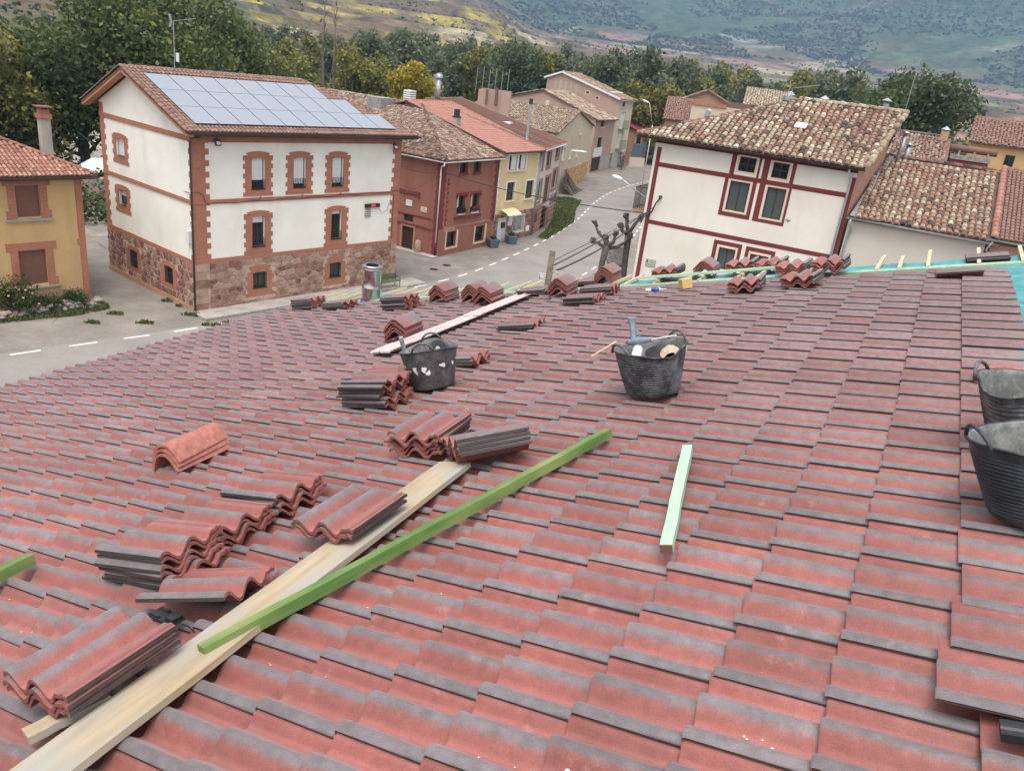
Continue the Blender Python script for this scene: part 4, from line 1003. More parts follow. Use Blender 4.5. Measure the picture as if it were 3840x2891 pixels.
def ridge_row(par, a, b, r, mat, step=0.42, name='ridge_tile', tint=0.5, jit=0.01):
    a = Vector(a); b = Vector(b); L = (b - a).length; n = max(1, int(L / step)); d = (b - a) / n
    bV, bF = barrel(r, step * 1.12, 0.86, 6)
    for k in range(n):
        me = mesh_data(name, bV, bF, mat, True); attr(me, 'tint', 'POINT', [float(np.clip(rng.normal(tint, .2), 0, 1))] * len(bV))
        p = a + d * k; y = d.normalized(); x = y.cross(Vector((0, 0, 1))).normalized(); z = x.cross(y)
        mt = Matrix(((x[0], y[0], z[0], p[0]), (x[1], y[1], z[1], p[1]), (x[2], y[2], z[2], p[2]), (0, 0, 0, 1)))
        link(name, me, par, mat=mt @ Matrix.Translation((rng.normal() * jit, 0, 0)))
def text_part(par, txt, size, mtx, mat, name='lettering', depth=0.003):
    cu = bpy.data.curves.new(name, 'FONT'); cu.body = txt; cu.size = size; cu.extrude = depth; cu.align_x = 'CENTER'; cu.align_y = 'CENTER'
    o = bpy.data.objects.new('tmp', cu); COL.objects.link(o)
    dg = bpy.context.evaluated_depsgraph_get(); me = bpy.data.meshes.new_from_object(o.evaluated_get(dg)); bpy.data.objects.remove(o)
    me.materials.clear(); me.materials.append(mat)
    return link(name, me, par, mat=mtx)
def face_mat(face, a, d, z, w=0.0):
    """text plane on a wall face: readable from outside"""
    if face == 'f': return Matrix(((1, 0, 0, a), (0, 0, -1, -d), (0, 1, 0, z), (0, 0, 0, 1)))
    return Matrix(((0, 0, -1, -d), (-1, 0, 0, a), (0, 1, 0, z), (0, 0, 0, 1)))
def voronoi_stones(par, place, a0, a1, z0, z1, n, holes, mats, gap=0.03, proud=0.035, stretch=1.4, seed=0, name='stone', wts=None):
    """irregular rubble: each stone its own part. place(a,d,z)->local point"""
    rg = np.random.default_rng(seed); W, H = a1 - a0, z1 - z0
    ny = max(2, int(math.sqrt(n * H / W * stretch))); nx = max(2, int(n / ny)); pts = []
    for r_ in range(ny):
        for c in range(nx + 1):
            pts.append((a0 + W * (c + .5 * (r_ % 2) + rg.uniform(-.36, .36)) / nx, z0 + H * (r_ + .5 + rg.uniform(-.33, .33)) / ny))
    pts = np.array(pts)
    for i, (ax, az_) in enumerate(pts):
        poly = [(a0, z0), (a1, z0), (a1, z1), (a0, z1)]
        dd = (pts[:, 0] - ax) ** 2 + ((pts[:, 1] - az_) * stretch) ** 2; order = np.argsort(dd)[1:16]
        for k in order:
            bx, bz = pts[k]; mx, mz = (ax + bx) / 2, (az_ + bz) / 2; nx_, nz_ = (bx - ax), (bz - az_) * stretch * stretch; ln = math.hypot(nx_, nz_)
            if ln < 1e-6: continue
            nx_, nz_ = nx_ / ln, nz_ / ln; off = gap / 2; new = []
            for q in range(len(poly)):
                p, r2 = poly[q], poly[(q + 1) % len(poly)]
                dp = (p[0] - mx) * nx_ + (p[1] - mz) * nz_ + off; dr = (r2[0] - mx) * nx_ + (r2[1] - mz) * nz_ + off
                if dp <= 0: new.append(p)
                if dp * dr < 0:
                    t = dp / (dp - dr); new.append((p[0] + (r2[0] - p[0]) * t, p[1] + (r2[1] - p[1]) * t))
            poly = new
            if len(poly) < 3: break
        if len(poly) < 3: continue
        cx = sum(p[0] for p in poly) / len(poly); cz = sum(p[1] for p in poly) / len(poly)
        if any(h[0] - .02 < cx < h[1] + .02 and h[2] - .02 < cz < h[3] + .02 for h in holes): continue
        for h in holes:                                   # keep clear of openings
            poly = [(min(max(p[0], a0), a1), p[1]) if not (h[0] < p[0] < h[1] and h[2] < p[1] < h[3]) else
                    ((h[0] if cx < h[0] else h[1]) if (cx < h[0] or cx > h[1]) else p[0], (h[2] if cz < h[2] else h[3]) if (cz < h[2] or cz > h[3]) and not (cx < h[0] or cx > h[1]) else p[1]) for p in poly]
        pr = proud * rg.uniform(.5, 1.25); n_ = len(poly); V = []; 
        for sc_, d in ((1.0, -0.01), (0.985, pr * .7), (0.86, pr)):
            for p in poly: V.append(place(cx + (p[0] - cx) * sc_, d, cz + (p[1] - cz) * sc_))
        F = [(q, (q + 1) % n_, n_ + (q + 1) % n_, n_ + q) for q in range(n_)] + [(n_ + q, n_ + (q + 1) % n_, 2 * n_ + (q + 1) % n_, 2 * n_ + q) for q in range(n_)] + [tuple(range(2 * n_, 3 * n_))]
        mt = mats[int(rg.choice(len(mats), p=wts))] if wts else mats[int(rg.integers(len(mats)))]
        link(name, mesh_data(name, V, F, mt), par)

# ------------------------------------------------------------------ white building with solar panels
def quoin(bd_, face, a, sgn, z0, z1, w0, w1, mat, d=0.03, step=0.31, start=0):
    """toothed brick strip rising along a corner; sgn = direction it grows from a"""
    mb = MB(); z = z0; k = start
    while z < z1 - 1e-6:
        e = min(z + step, z1); w = w0 if k % 2 else w1
        bd_.fbox(mb, face, min(a, a + sgn * w), max(a, a + sgn * w), 0.0, d, z, e); z = e; k += 1
    return mb.build('quoin', mat, bd_.root)
def arch_window(bd_, face, a0, a1, z0, z1, so, zt, zb, mat, shutter=None, railing=True, curtain=False, bars=False, teeth=True, frm=None):
    """opening a0..a1, z0..z1 with brick jambs, cambered arch and brick apron"""
    w = bd_.window(face, a0, a1, z0, z1 + .03, frm or M['brown_wood'], M['glass_grey'] if curtain else M['glass'], 0.16, 1)
    mb = MB(); d = 0.035; step = (z1 - zb) / 9 if teeth else 10; z = zb; k = 0
    bd_.fbox(mb, face, a0 - so, a1 + so, 0, d, zb, zb + .22)
    z = zb + .22
    while z < z1 - 1e-6:
        e = min(z + (0.27 if teeth else 10), z1); wd = so if k % 2 else so - (.13 if teeth else 0)
        bd_.fbox(mb, face, a0 - wd, a0, 0, d, z, e); bd_.fbox(mb, face, a1, a1 + wd, 0, d, z, e)
        if z < z0: bd_.fbox(mb, face, a0, a1, 0, d, z, min(e, z0))
        z = e; k += 1
    n = 10; am = (a0 + a1) / 2; hw = (a1 - a0) / 2; rise = .07; wt = so * .62
    low = [(am + hw * t, z1 - rise + rise * (1 - t * t) + .02) for t in np.linspace(-1, 1, n)]
    up = [(am + (hw + wt) * t, z1 + (zt - z1) * (.72 + .28 * (1 - t * t))) for t in np.linspace(1, -1, n)]
    for q in range(n - 1):
        quad = [low[q], low[q + 1], up[n - 2 - q], up[n - 1 - q]]
        P0 = [bd_.P(face, a, .0, z) for a, z in quad]; e = Vector(bd_.P(face, 0, .05, 0)) - Vector(bd_.P(face, 0, 0, 0)); mb.poly(P0, e)
    sp = (hw + wt)
    for sgn in (-1, 1):
        bd_.fbox(mb, face, min(am + sgn * hw, am + sgn * sp), max(am + sgn * hw, am + sgn * sp), 0, d - .004, z1 - rise, z1 + .06)
        bd_.fbox(mb, face, min(am + sgn * (hw + .04), am + sgn * (hw + so)), max(am + sgn * (hw + .04), am + sgn * (hw + so)), 0, d - .008, z1 - .12, z1 + .16)
    mb.build('brick_surround', mat, w)
    mb = MB(); bd_.fbox(mb, face, a0 - .03, a1 + .03, -.14, .06, z0 - .05, z0); mb.build('sill', M['brown_wood'] if face == 'f' else mat, w)
    if shutter is not None:
        mb = MB(); zs = z0 + (z1 - z0) * shutter; nsl = int((z1 - zs) / .06) + 1
        for q in range(nsl):
            za = zs + (z1 - zs) * q / nsl; bd_.fbox(mb, face, a0 + .07, a1 - .07, -.15, -.135 + .006 * (q % 2), za, za + (z1 - zs) / nsl - .004)
        mb.build('shutter', M['shutter_white'], w)
    if railing: bd_.grille(w, face, a0 - .0, a1 + .0, z0 + .03, z0 + .52, .05, 7, scroll=True)
    if bars: bd_.grille(w, face, a0 + .04, a1 - .04, z0 + .03, z1 - .03, .03, 7, scroll=True)
    return w
Wb = Bld('white_building', (-18.85, 44.14), (.615, .788), 'three-storey white building with brick quoins and solar panels on its roof', 'building')
Wb.shell(15.26, 10.6, 10.0, M['w_plaster'], 'fl')
fo = [(3.72, 4.60, 7.0, 8.76), (6.60, 7.48, 7.0, 8.76), (9.50, 10.37, 7.0, 8.76), (3.74, 4.60, 3.58, 5.40), (9.55, 10.37, 3.58, 5.40), (3.77, 4.73, 1.0, 1.98), (9.52, 10.45, 1.0, 1.98)]
Wb.wall('f', 0, 15.26, 0, 10.2, fo, M['w_plaster'])
lo = [(7.60, 8.68, 7.60, 8.66), (7.71, 8.75, 4.62, 5.58), (6.78, 7.72, .96, 2.04), (2.43, 3.40, 1.04, 2.06)]
Wb.wall('l', 0, 10.6, 0, 10.2, lo, M['w_plaster'], top=[(0, 10.2), (10.6, 10.2), (10.6, 10.62), (6.1, 12.62), (0, 10.38)])
# stone base (mortar bed + single stones)
bm = MB(); d_ = .05
Wb.fbox(bm, 'f', 0, 15.26, 0.002, .04, 0, .92)
base = Wb.wall('f', 0.0, 15.26, 0, 2.86, [h for h in fo if h[3] < 3], M['mortar'], name='stone_base'); base.location = (0, -.03, 0)
basel = Wb.wall('l', 0.0, 10.6, 0, 2.86, [h for h in lo if h[3] < 3], M['mortar'], name='stone_base'); basel.location = (-.03, 0, 0)
hf = [(h[0] - .52, h[1] + .52, h[2] - .55, h[3] + .48) for h in fo if h[3] < 3]; hl = [(h[0] - .52, h[1] + .55, h[2] - .33, h[3] + .28) for h in lo if h[3] < 3]
SM3 = [M['rubble'], M['rubble_pale'], M['rubble_dark']]
voronoi_stones(base, lambda a, d, z: (a, -d, z), .95, 14.75, 0.02, 2.84, 235, hf, SM3, .055, .055, 1.75, 5, wts=[.5, .38, .12])
voronoi_stones(basel, lambda a, d, z: (-d, a, z), .05, 10.6, .35, 2.84, 165, hl, SM3, .09, .05, 1.0, 6, wts=[.45, .15, .40])
for k in range(6):
    for (a0_, a1_) in ((0.0, .92 if k % 2 else .74), (14.78 if k % 2 else 14.62, 15.26)):
        mb = MB(); Wb.fbox(mb, 'f', a0_, a1_, 0, .05, .02 + k * .475, .47 + k * .475); mb.build('ashlar_block', M['rubble_pale'] if k % 3 else M['rubble'], base)
pl = MB(); Wb.fbox(pl, 'l', 0, 10.6, .03, .10, 0, .33); pl.build('plinth', M['r_pale'], Wb.root)
for (z0, z1) in ((2.86, 3.10), (6.27, 6.50)):
    Wb.box('brick_band', 'f', 0, 15.26, 0, .06, z0, z1, M['brick']); Wb.box('brick_band', 'l', 0.02, 10.6, 0, .06, z0, z1, M['brick'])
Wb.box('brick_band', 'f', 0, 15.26, 0, .055, 9.64, 10.1, M['brick']); Wb.box('brick_band', 'l', 0.02, 10.6, 0, .055, 9.66, 9.94, M['brick'])
for z0, z1 in ((3.1, 6.27), (6.5, 9.64)):
    quoin(Wb, 'f', 0, 1, z0, z1, .82, 1.05, M['brick']); quoin(Wb, 'f', 15.26, -1, z0, z1, .55, .74, M['brick'])
    quoin(Wb, 'l', 0.0, 1, z0, z1, .13, .24, M['brick'], .028); quoin(Wb, 'l', 10.6, -1, z0, z1, .48, .64, M['brick'], .028)
quoin(Wb, 'l', 10.6, -1, 9.94, 10.5, .48, .48, M['brick'], .028)
for k, h in enumerate(fo):
    if h[2] > 6: arch_window(Wb, 'f', *h, .55, 9.16, 6.60, M['brick'], shutter=(.27, .12, .10)[k])
    elif h[2] > 3: arch_window(Wb, 'f', *h, .55, 5.74, 3.12, M['brick'], shutter=(.78 if k == 3 else .88))
    else: arch_window(Wb, 'f', *h, .52, 2.44, .46, M['brick'], railing=False, bars=True, curtain=True)
for k, h in enumerate(lo):
    if h[2] > 4: arch_window(Wb, 'l', *h, .46, h[3] + .32, h[2] - .42, M['brick'], shutter=(.06, .62)[k], railing=False)
    else: arch_window(Wb, 'l', *h, .50, h[3] + .26, h[2] - .30, M['brick'], railing=False, bars=True, teeth=False)
# roof
E0, RG = (-.8, 10.25), (6.2, 12.84)
def wz(y): return E0[1] + (y - E0[0]) * (RG[1] - E0[1]) / (RG[0] - E0[0])
yb, zb = 11.55, 10.42
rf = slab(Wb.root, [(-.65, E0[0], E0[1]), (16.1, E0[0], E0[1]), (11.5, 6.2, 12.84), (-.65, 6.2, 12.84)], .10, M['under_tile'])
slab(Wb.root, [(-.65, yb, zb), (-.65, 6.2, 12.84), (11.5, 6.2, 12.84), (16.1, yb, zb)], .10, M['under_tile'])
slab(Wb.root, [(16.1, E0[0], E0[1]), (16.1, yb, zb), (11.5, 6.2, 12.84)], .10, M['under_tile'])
slab(Wb.root, [(-.62, E0[0] + .02, E0[1] - .11), (-.2, E0[0] + .02, E0[1] - .11), (-.2, 6.2, 12.72), (-.62, 6.2, 12.72)], .14, M['wood_eave'], 'verge_board')
slab(Wb.root, [(-.62, yb, zb - .11), (-.2, yb, zb - .11), (-.2, 6.2, 12.72), (-.62, 6.2, 12.72)], .14, M['wood_eave'], 'verge_board')
Ls = math.hypot(RG[0] - E0[0], RG[1] - E0[1])
def w_in(x, y):
    yy = E0[0] + y * (RG[0] - E0[0]) / Ls
    if x > 16.7 - (yy - E0[0]) * .66: return False
    row = 14.6 if yy < 1.95 else (13.2 if yy < 3.8 else 11.8)
    return not (1.1 < x < row + .3 and .25 < yy < 5.4)
tile_slope(rf, (-.65, E0[0] - .06, E0[1] + .03), (1, 0, 0), (0, RG[0] - E0[0], RG[1] - E0[1]), 70, 19, .24, .40, .10, M['brown_tile'], w_in, jit=.004)
tile_slope(rf, (16.1, -.8, E0[1] + .02), (0, 1, 0), (-4.6, 0, 2.59), 51, 14, .24, .40, .10, M['brown_tile'], lambda x, y: y < 5.3 * min(x / 7.0, (12.35 - x) / 5.35), jit=.004)
ridge_row(rf, (-.6, E0[0], E0[1] + .08), (-.6, 6.2, 12.93), .13, M['brown_tile'], .40, 'verge_tile'); ridge_row(rf, (-.6, yb, zb + .08), (-.6, 6.2, 12.93), .13, M['brown_tile'], .40, 'verge_tile')
ridge_row(rf, (-.6, 6.2, 12.88), (11.5, 6.2, 12.88), .14, M['brown_tile'], .42); ridge_row(rf, (16.05, E0[0], E0[1] + .06), (11.5, 6.2, 12.9), .13, M['brown_tile'], .42)
Wb.gutter((-.5, E0[0] - .02, E0[1] - .02), (16.2, E0[0] - .02, E0[1] - .02), .11, M['gutter_brown'])
Wb.box('fascia', 'f', -.5, 16.1, .55, .70, E0[1] - .22, E0[1] - .02, M['gutter_brown'])
sf = MB(); sf.box(-.4, 16.0, -.70, .02, 10.11, 10.15); sf.build('soffit', M['plaque'], Wb.root)
Wb.pipe([(.35, -.62, 10.15), (.30, -.45, 9.95), (-.08, -.12, 9.85), (-.10, -.12, 9.4), (-.10, -.12, .15)], .055, M['gutter_brown'])
# solar panels, each one its own part
n_up = Vector((0, -(RG[1] - E0[1]), RG[0] - E0[0])).normalized(); upv = vnorm((0, RG[0] - E0[0], RG[1] - E0[1]))
pw, ph = 1.385, 1.91
mb = MB(); mb.box(0, pw, 0, ph, 0, .035); pm = mesh_data('solar_panel', mb.V, mb.F, [M['black_plastic'], M['panel']], False, [0, 1, 0, 0, 0, 0])
ml = MB(); ml.box(.03, pw - .03, ph / 2 - .035, ph / 2 + .035, .0352, .0362); ml.box(.0, pw, 0, .03, .0352, .0362); ml.box(.0, pw, ph - .03, ph, .0352, .0362); mlm = mesh_data('panel_seam', ml.V, ml.F, M['panel_line'])
for row, nc in enumerate((10, 9, 8)):
    for c in range(nc):
        s0 = (-.22 - E0[0]) * Ls / (RG[0] - E0[0]) + row * (ph + .03); base_p = Vector((.16 + c * 1.432, E0[0], E0[1])) + upv * s0 + n_up * .17
        o = link('solar_panel', pm, rf, mat=Matrix(((1, upv[0] * 0, n_up[0], base_p[0]), (0, upv[1], n_up[1], base_p[1]), (0, upv[2], n_up[2], base_p[2]), (0, 0, 0, 1))))
        link('solar_panel_seam', mlm, rf, mat=o.matrix_local.copy())
# lamps, LED sign, plaque, meter box on the facade
def floodlight(a, z):
    r_ = tag(empty('floodlight', Wb.root.matrix_basis @ Vector((a, -.06, z))), 'grey floodlight under the eave at the %s end of the white front' % ('left' if a < 5 else 'right'), 'lamp')
    r_.rotation_euler = (0, 0, Wb.root.rotation_euler.z)
    mb = MB(); mb.bar((0, 0, .12), (0, -.16, .05), .03); mb.add([(-.17, -.10, .02), (.17, -.10, .02), (.17, -.22, -.30), (-.17, -.22, -.30), (-.17, -.17, .06), (.17, -.17, .06), (.17, -.29, -.26), (-.17, -.29, -.26)], [(0, 1, 2, 3), (7, 6, 5, 4), (0, 4, 5, 1), (1, 5, 6, 2), (2, 6, 7, 3), (3, 7, 4, 0)])
    mb.build('lamp_body', M['black_plastic'], r_)
    mb = MB(); mb.add([(-.12, -.196, -.02), (.12, -.196, -.02), (.12, -.292, -.22), (-.12, -.292, -.22)], [(0, 1, 2, 3)]); mb.build('lens', M['white'], r_)
floodlight(1.48, 9.78); floodlight(14.5, 9.62)
def on_wall(bd_, name, label, cat, face='f'):
    r_ = tag(empty(name), label, cat); r_.location = bd_.root.location; r_.rotation_euler = bd_.root.rotation_euler; return r_
bpy.context.view_layer.update()
sg = on_wall(Wb, 'temperature_display', 'black LED temperature display reading 22 degrees on the white front', 'display')
mb = MB(); mb.box(12.27, 13.52, -.14, -.02, 5.50, 5.74); mb.build('display_case', M['black_plastic'], sg)
text_part(sg, '22\u00b0C', .17, face_mat('f', 12.93, .145, 5.62), M['led'])
sg = on_wall(Wb, 'street_plaque', 'grey plaque with four lines of lettering below the LED display', 'plaque')
mb = MB(); mb.box(12.30, 12.82, -.05, -.005, 4.84, 5.42); mb.build('plate', M['plaque'], sg)
for k, t_ in enumerate(('A Plaza', 'Don Jose', 'Valdivielso', 'Benefactor')): text_part(sg, t_, .115, face_mat('f', 12.56, .053, 5.34 - .135 * k), M['ink'])
sg = on_wall(Wb, 'meter_box', 'small grey meter box on the left wall near the drainpipe', 'meter box')
mb = MB(); mb.box(-.18, -.03, .18, .52, 4.05, 4.75); mb.build('box', M['shutter_white'], sg); mb = MB(); mb.tube([(-.08, .35, 4.05), (-.1, .3, 3.6), (-.08, .12, 3.4), (-.06, .10, 5.2)], .015, 5); mb.build('conduit', M['white'], sg)
for k, a in enumerate((4.25, 7.2, 10.1)):
    r_ = on_wall(Wb, 'flagpole_bracket', 'iron flag bracket under the %s upper window' % ('left', 'middle', 'right')[k], 'bracket')
    mb = MB(); mb.tube([(a, -.02, 6.42), (a - .12, -.35, 6.62)], .025, 6); mb.build('arm', M['dark_metal'], r_)
# ------------------------------------------------------------------ ochre house on the left
Yh = Bld('ochre_house', (-25.02, 44.09), (.615, .788), 'ochre house with brown roller shutters and brick window surrounds at the left')
Yh.w = 0
yo = [(-3.36, -2.18, 5.0, 6.66), (-3.54, -2.15, 1.28, 3.22)]
Yh.wall('f', -11, 0, 0, 7.1, yo, M['o_plaster'])
mb = MB(); mb.add([(0, 0, 0), (0, 9, 0), (0, 9, 7.1), (0, 0, 7.1)], [(0, 1, 2, 3)]); mb.add([(-11, 9, 0), (-11, 0, 0), (-11, 0, 7.1), (-11, 9, 7.1)], [(0, 1, 2, 3)]); mb.build('wall', M['o_plaster'], Yh.root)
for h in yo:
    w = Yh.window('f', *h, M['shutter_brown'], M['shutter_brown'], .16)
    mb = MB()
    for q in range(26):
        za = h[2] + (h[3] - h[2]) * q / 26; Yh.fbox(mb, 'f', h[0] + .04, h[1] - .04, -.15, -.135 + .008 * (q % 2), za, za + (h[3] - h[2]) / 26 - .004)
    mb.build('shutter', M['shutter_brown'], w)
    mb = MB(); s_ = .38
    Yh.fbox(mb, 'f', h[0] - s_, h[0], 0, .03, h[2] + .35, h[3]); Yh.fbox(mb, 'f', h[1], h[1] + s_, 0, .03, h[2] + .35, h[3]); Yh.fbox(mb, 'f', h[0] - s_ - .18, h[1] + s_ + .18, 0, .034, h[3], h[3] + .42)
    Yh.fbox(mb, 'f', h[0] - s_ - .14, h[0], 0, .034, h[2] - .1, h[2] + .35); Yh.fbox(mb, 'f', h[1], h[1] + s_ + .14, 0, .034, h[2] - .1, h[2] + .35); mb.build('brick_surround', M['brick'], w)
    mb = MB(); Yh.fbox(mb, 'f', h[0] - s_ - .2, h[1] + s_ + .2, 0, .12, h[2] - .2, h[2] - .1); mb.build('sill', M['concrete'], w)
Yh.box('quoin', 'f', -.36, 0, 0, .03, 3.62, 7.0, M['brick']); Yh.box('quoin', 'f', -.46, 0, 0, .034, 3.3, 3.62, M['brick']); Yh.box('quoin', 'f', -.34, 0, 0, .03, 0, 3.3, M['brick'])
Yh.box('plinth', 'f', -11, -.4, 0, .04, 0, .85, M['r_pale'])
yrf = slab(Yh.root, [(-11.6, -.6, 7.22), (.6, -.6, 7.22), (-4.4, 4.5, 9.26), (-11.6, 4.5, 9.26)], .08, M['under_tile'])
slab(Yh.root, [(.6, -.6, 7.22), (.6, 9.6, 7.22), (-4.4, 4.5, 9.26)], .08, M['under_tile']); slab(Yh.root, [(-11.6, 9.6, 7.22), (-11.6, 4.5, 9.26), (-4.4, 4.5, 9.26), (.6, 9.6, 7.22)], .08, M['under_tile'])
tile_slope(yrf, (-11.6, -.66, 7.24), (1, 0, 0), (0, 5.1, 2.04), 54, 15, .225, .38, .095, M['yh_tile'], lambda x, y: x < 12.2 - y * .93, objs=260, cpos=lambda x, y: x * 1.0 - y * .2, jit=.004, taper=.9)
tile_slope(yrf, (.6, -.6, 7.24), (0, 1, 0), (-5.0, 0, 2.04), 45, 14, .225, .38, .095, M['yh_tile'], lambda x, y: y < 5.3 * min(x / 5.1, (10.2 - x) / 5.1), jit=.004, taper=.9)
ridge_row(yrf, (.6, -.6, 7.30), (-4.4, 4.5, 9.36), .12, M['yh_tile'], .40); ridge_row(yrf, (-11.6, 4.5, 9.32), (-4.4, 4.5, 9.32), .12, M['yh_tile'], .40)
Yh.gutter((-11.6, -.68, 7.16), (.7, -.68, 7.16), .10, M['gutter_brown']); Yh.box('soffit', 'f', -11.5, .5, .0, .62, 7.02, 7.10, M['gutter_brown'])
ch = MB(); ch.box(-.72, -.20, 2.75, 3.25, 7.4, 9.75); c_ = ch.build('chimney', M['concrete'], Yh.root)
mb = MB(); mb.box(-.78, -.14, 2.69, 3.31, 9.75, 9.98); mb.box(-.70, -.22, 2.77, 3.23, 9.98, 10.22); mb.build('brick_collar', M['brick'], c_)
mb = MB(); mb.box(-.85, -.07, 2.6, 3.4, 10.34, 10.40); [mb.box(x, x + .06, y, y + .06, 10.22, 10.34) for x in (-.7, -.28) for y in (2.79, 3.15)]; mb.build('chimney_cap', M['shutter_brown'], c_)
# ------------------------------------------------------------------ rust red house
Rh = Bld('rust_red_house', (-7.54, 65.36), (.468, .884), 'rust-red rendered corner house with mossy old tile roof and white gutter')
Rh.w = 8.6
ro = [(2.41, 3.55, 6.67, 7.58), (4.44, 5.60, 6.66, 7.60), (2.38, 3.62, 3.26, 4.85), (4.5, 5.82, 3.22, 4.85), (1.10, 2.72, .62, 1.92), (5.5, 7.25, .55, 1.95)]
Rh.wall('f', 0, 8.6, 0, 7.9, ro, M['r_plaster'], .3)
rl = [(2.50, 3.70, 0.02, 1.9), (2.65, 3.6, 2.38, 2.94)]
Rh.wall('l', 0, 22, 0, 7.9, rl, M['r_plaster'], .25)
for k, h in enumerate(ro):
    w = Rh.window('f', h[0] + (.0 if k < 4 else .0), h[1] - (0 if k < 4 else .55), h[2] + (0 if k < 4 else .18), h[3], M['brown_wood'], M['glass'], .26, 1 if k < 4 else 0)
    if k < 2: Rh.box('sill', 'f', h[0] - .15, h[1] + .1, 0, .09, h[2] - .16, h[2], M['r_band'], w)
    elif k < 4:
        Rh.box('hood', 'f', h[0] - .22, h[1] + .22, 0, .12, h[3] + .05, h[3] + .25, M['r_band'], w); Rh.box('hood_foot', 'f', h[0] - .22, h[0] - .06, 0, .10, h[3] - .18, h[3] + .05, M['r_band'], w); Rh.box('hood_foot', 'f', h[1] + .06, h[1] + .22, 0, .10, h[3] - .18, h[3] + .05, M['r_band'], w)
        Rh.box('sill', 'f', h[0] - .3, h[1] + .3, 0, .16, h[2] - .32, h[2] - .1, M['r_band'], w)
        mb = MB(); Rh.fbox(mb, 'f', h[0] + .1, h[0] + .55, -.25, -.235, h[2] + .5, h[3] - .1); mb.build('curtain', M['white'], w)
    else:
        for (a0, a1, z0, z1) in ((h[0] - .02, h[0] + .10, h[2], h[3] + .1), (h[1] - .02, h[1] + .2, h[2] - .14, h[3] + .1), (h[0] - .02, h[1] - .02, h[2] - .14, h[2] + .0)): Rh.box('stone_trim', 'f', a0, a1, -.02, .04, z0, z1, M['h_trim'], w)
        Rh.grille(w, 'f', h[0] + .12, h[1] - .55, h[2] + .2, h[3] - .02, -.1, 5)
Rh.box('door', 'l', 2.5, 3.7, -.24, -.16, .02, 1.9, M['brown_wood']); dm = MB()
for q in range(2):
    for z in (.15, 1.0): Rh.fbox(dm, 'l', 2.58 + .58 * q, 3.04 + .58 * q, -.158, -.13, z, z + .72)
dm.build('door_panel', M['brown_wood'], Rh.root)
for (a0, a1) in ((3.7, 3.85), (2.35, 2.5)): Rh.box('door_jamb', 'l', a0, a1, 0, .05, 0, 1.98, M['r_pale'])
Rh.box('door_jamb', 'l', 2.35, 3.85, 0, .05, 1.98, 2.1, M['r_pale']); Rh.box('fanlight', 'l', 2.65, 3.6, -.2, -.12, 2.38, 2.94, M['brown_wood'])
Rh.box('brow', 'l', 2.1, 4.2, 0, .12, 4.72, 4.94, M['r_band']); Rh.box('brow_foot', 'l', 2.1, 2.28, 0, .10, 4.42, 4.72, M['r_band'])
Rh.box('band', 'l', .65, 4.6, 0, .07, 2.12, 2.26, M['r_band']); Rh.box('band', 'l', .65, 4.6, 0, .06, 2.98, 3.06, M['r_band']); Rh.box('band', 'f', .75, 7.9, 0, .045, 2.30, 2.38, M['r_pale']); Rh.box('pale_patch', 'f', .75, 2.4, 0, .02, 1.98, 2.3, M['r_pale'])
quoin(Rh, 'f', 0, 1, 2.3, 7.7, .42, .50, M['r_band'], .02); quoin(Rh, 'f', 8.6, -1, 2.3, 7.7, .5, .72, M['r_band'], .02); quoin(Rh, 'l', 0, 1, .1, 7.7, .55, .62, M['r_band'], .02)
mb = MB()
for q in range(11): Rh.fbox(mb, 'f', .78, .92 + .12 * (q % 2), 0, .03, 2.55 + q * .36, 2.80 + q * .36)
mb.build('quoin_relief', M['r_band'], Rh.root)
sg = on_wall(Rh, 'sundial_tile', 'white square ceramic panel on the rust-red side wall', 'plaque'); mb = MB(); mb.box(-.05, -.005, 2.85, 3.46, 3.68, 4.16); mb.build('plate', M['white'], sg)
mb = MB(); mb.bar((-.055, 3.36, 4.05), (-.055, 3.05, 3.80), .03, .006); mb.bar((-.055, 3.25, 4.1), (-.055, 3.18, 3.98), .05, .006); mb.bar((-.055, 3.0, 3.98), (-.055, 2.95, 3.92), .04, .006); mb.build('drawing', M['stone_grey'], sg)
sg = on_wall(Rh, 'street_plaque', 'small cream street name plaque on the rust-red side wall', 'plaque'); mb = MB(); mb.box(-.05, -.005, 1.32, 1.92, 3.44, 3.86); mb.build('plate', M['h_trim'], sg)
for k, t_ in enumerate(('Calle', 'San Roque')): text_part(sg, t_, .13, face_mat('l', 1.60, .053, 3.74 - .17 * k), M['ink'])
rrf = slab(Rh.root, [(-.5, -.5, 7.86), (8.75, -.5, 7.86), (8.75, 8.75, 10.73)], .08, M['under_tile']); slab(Rh.root, [(-.5, -.5, 7.86), (8.75, 8.75, 10.73), (9.6, 9.6, 10.99), (9.6, 22, 10.99), (-.5, 22, 7.86)], .08, M['under_tile'])
slab(Rh.root, [(8.75, 8.75, 10.73), (8.75, 10.9, 11.4), (8.75, 10.9, 10.0)], .05, M['under_tile'])
slab(Rh.root, [(9.6, 9.6, 10.99), (9.6, 22, 10.99), (19, 22, 8.0), (19, 9.6, 8.0)], .08, M['under_tile'])
sl_ = math.hypot(1, .31)
tile_slope(rrf, (-.5, -.56, 7.88), (1, 0, 0), (0, 1, .31), 34, 26, .272, .38, .115, M['old_tile_dark'], lambda x, y: y / sl_ < x + .1, objs=220, cpos=lambda x, y: -y, jit=.03, tdist=(.58, .22))
tile_slope(rrf, (-.56, 22, 7.88), (0, -1, 0), (1, 0, .31), 83, 28, .272, .38, .115, M['old_tile_dark'], lambda x, y: y / sl_ < (22.5 - x) + .1 and y / sl_ < 10.1, objs=80, cpos=lambda x, y: x - y * 2, jit=.03, tdist=(.52, .22), colvar=lambda c, q: -.12 if q < 10 else .12)
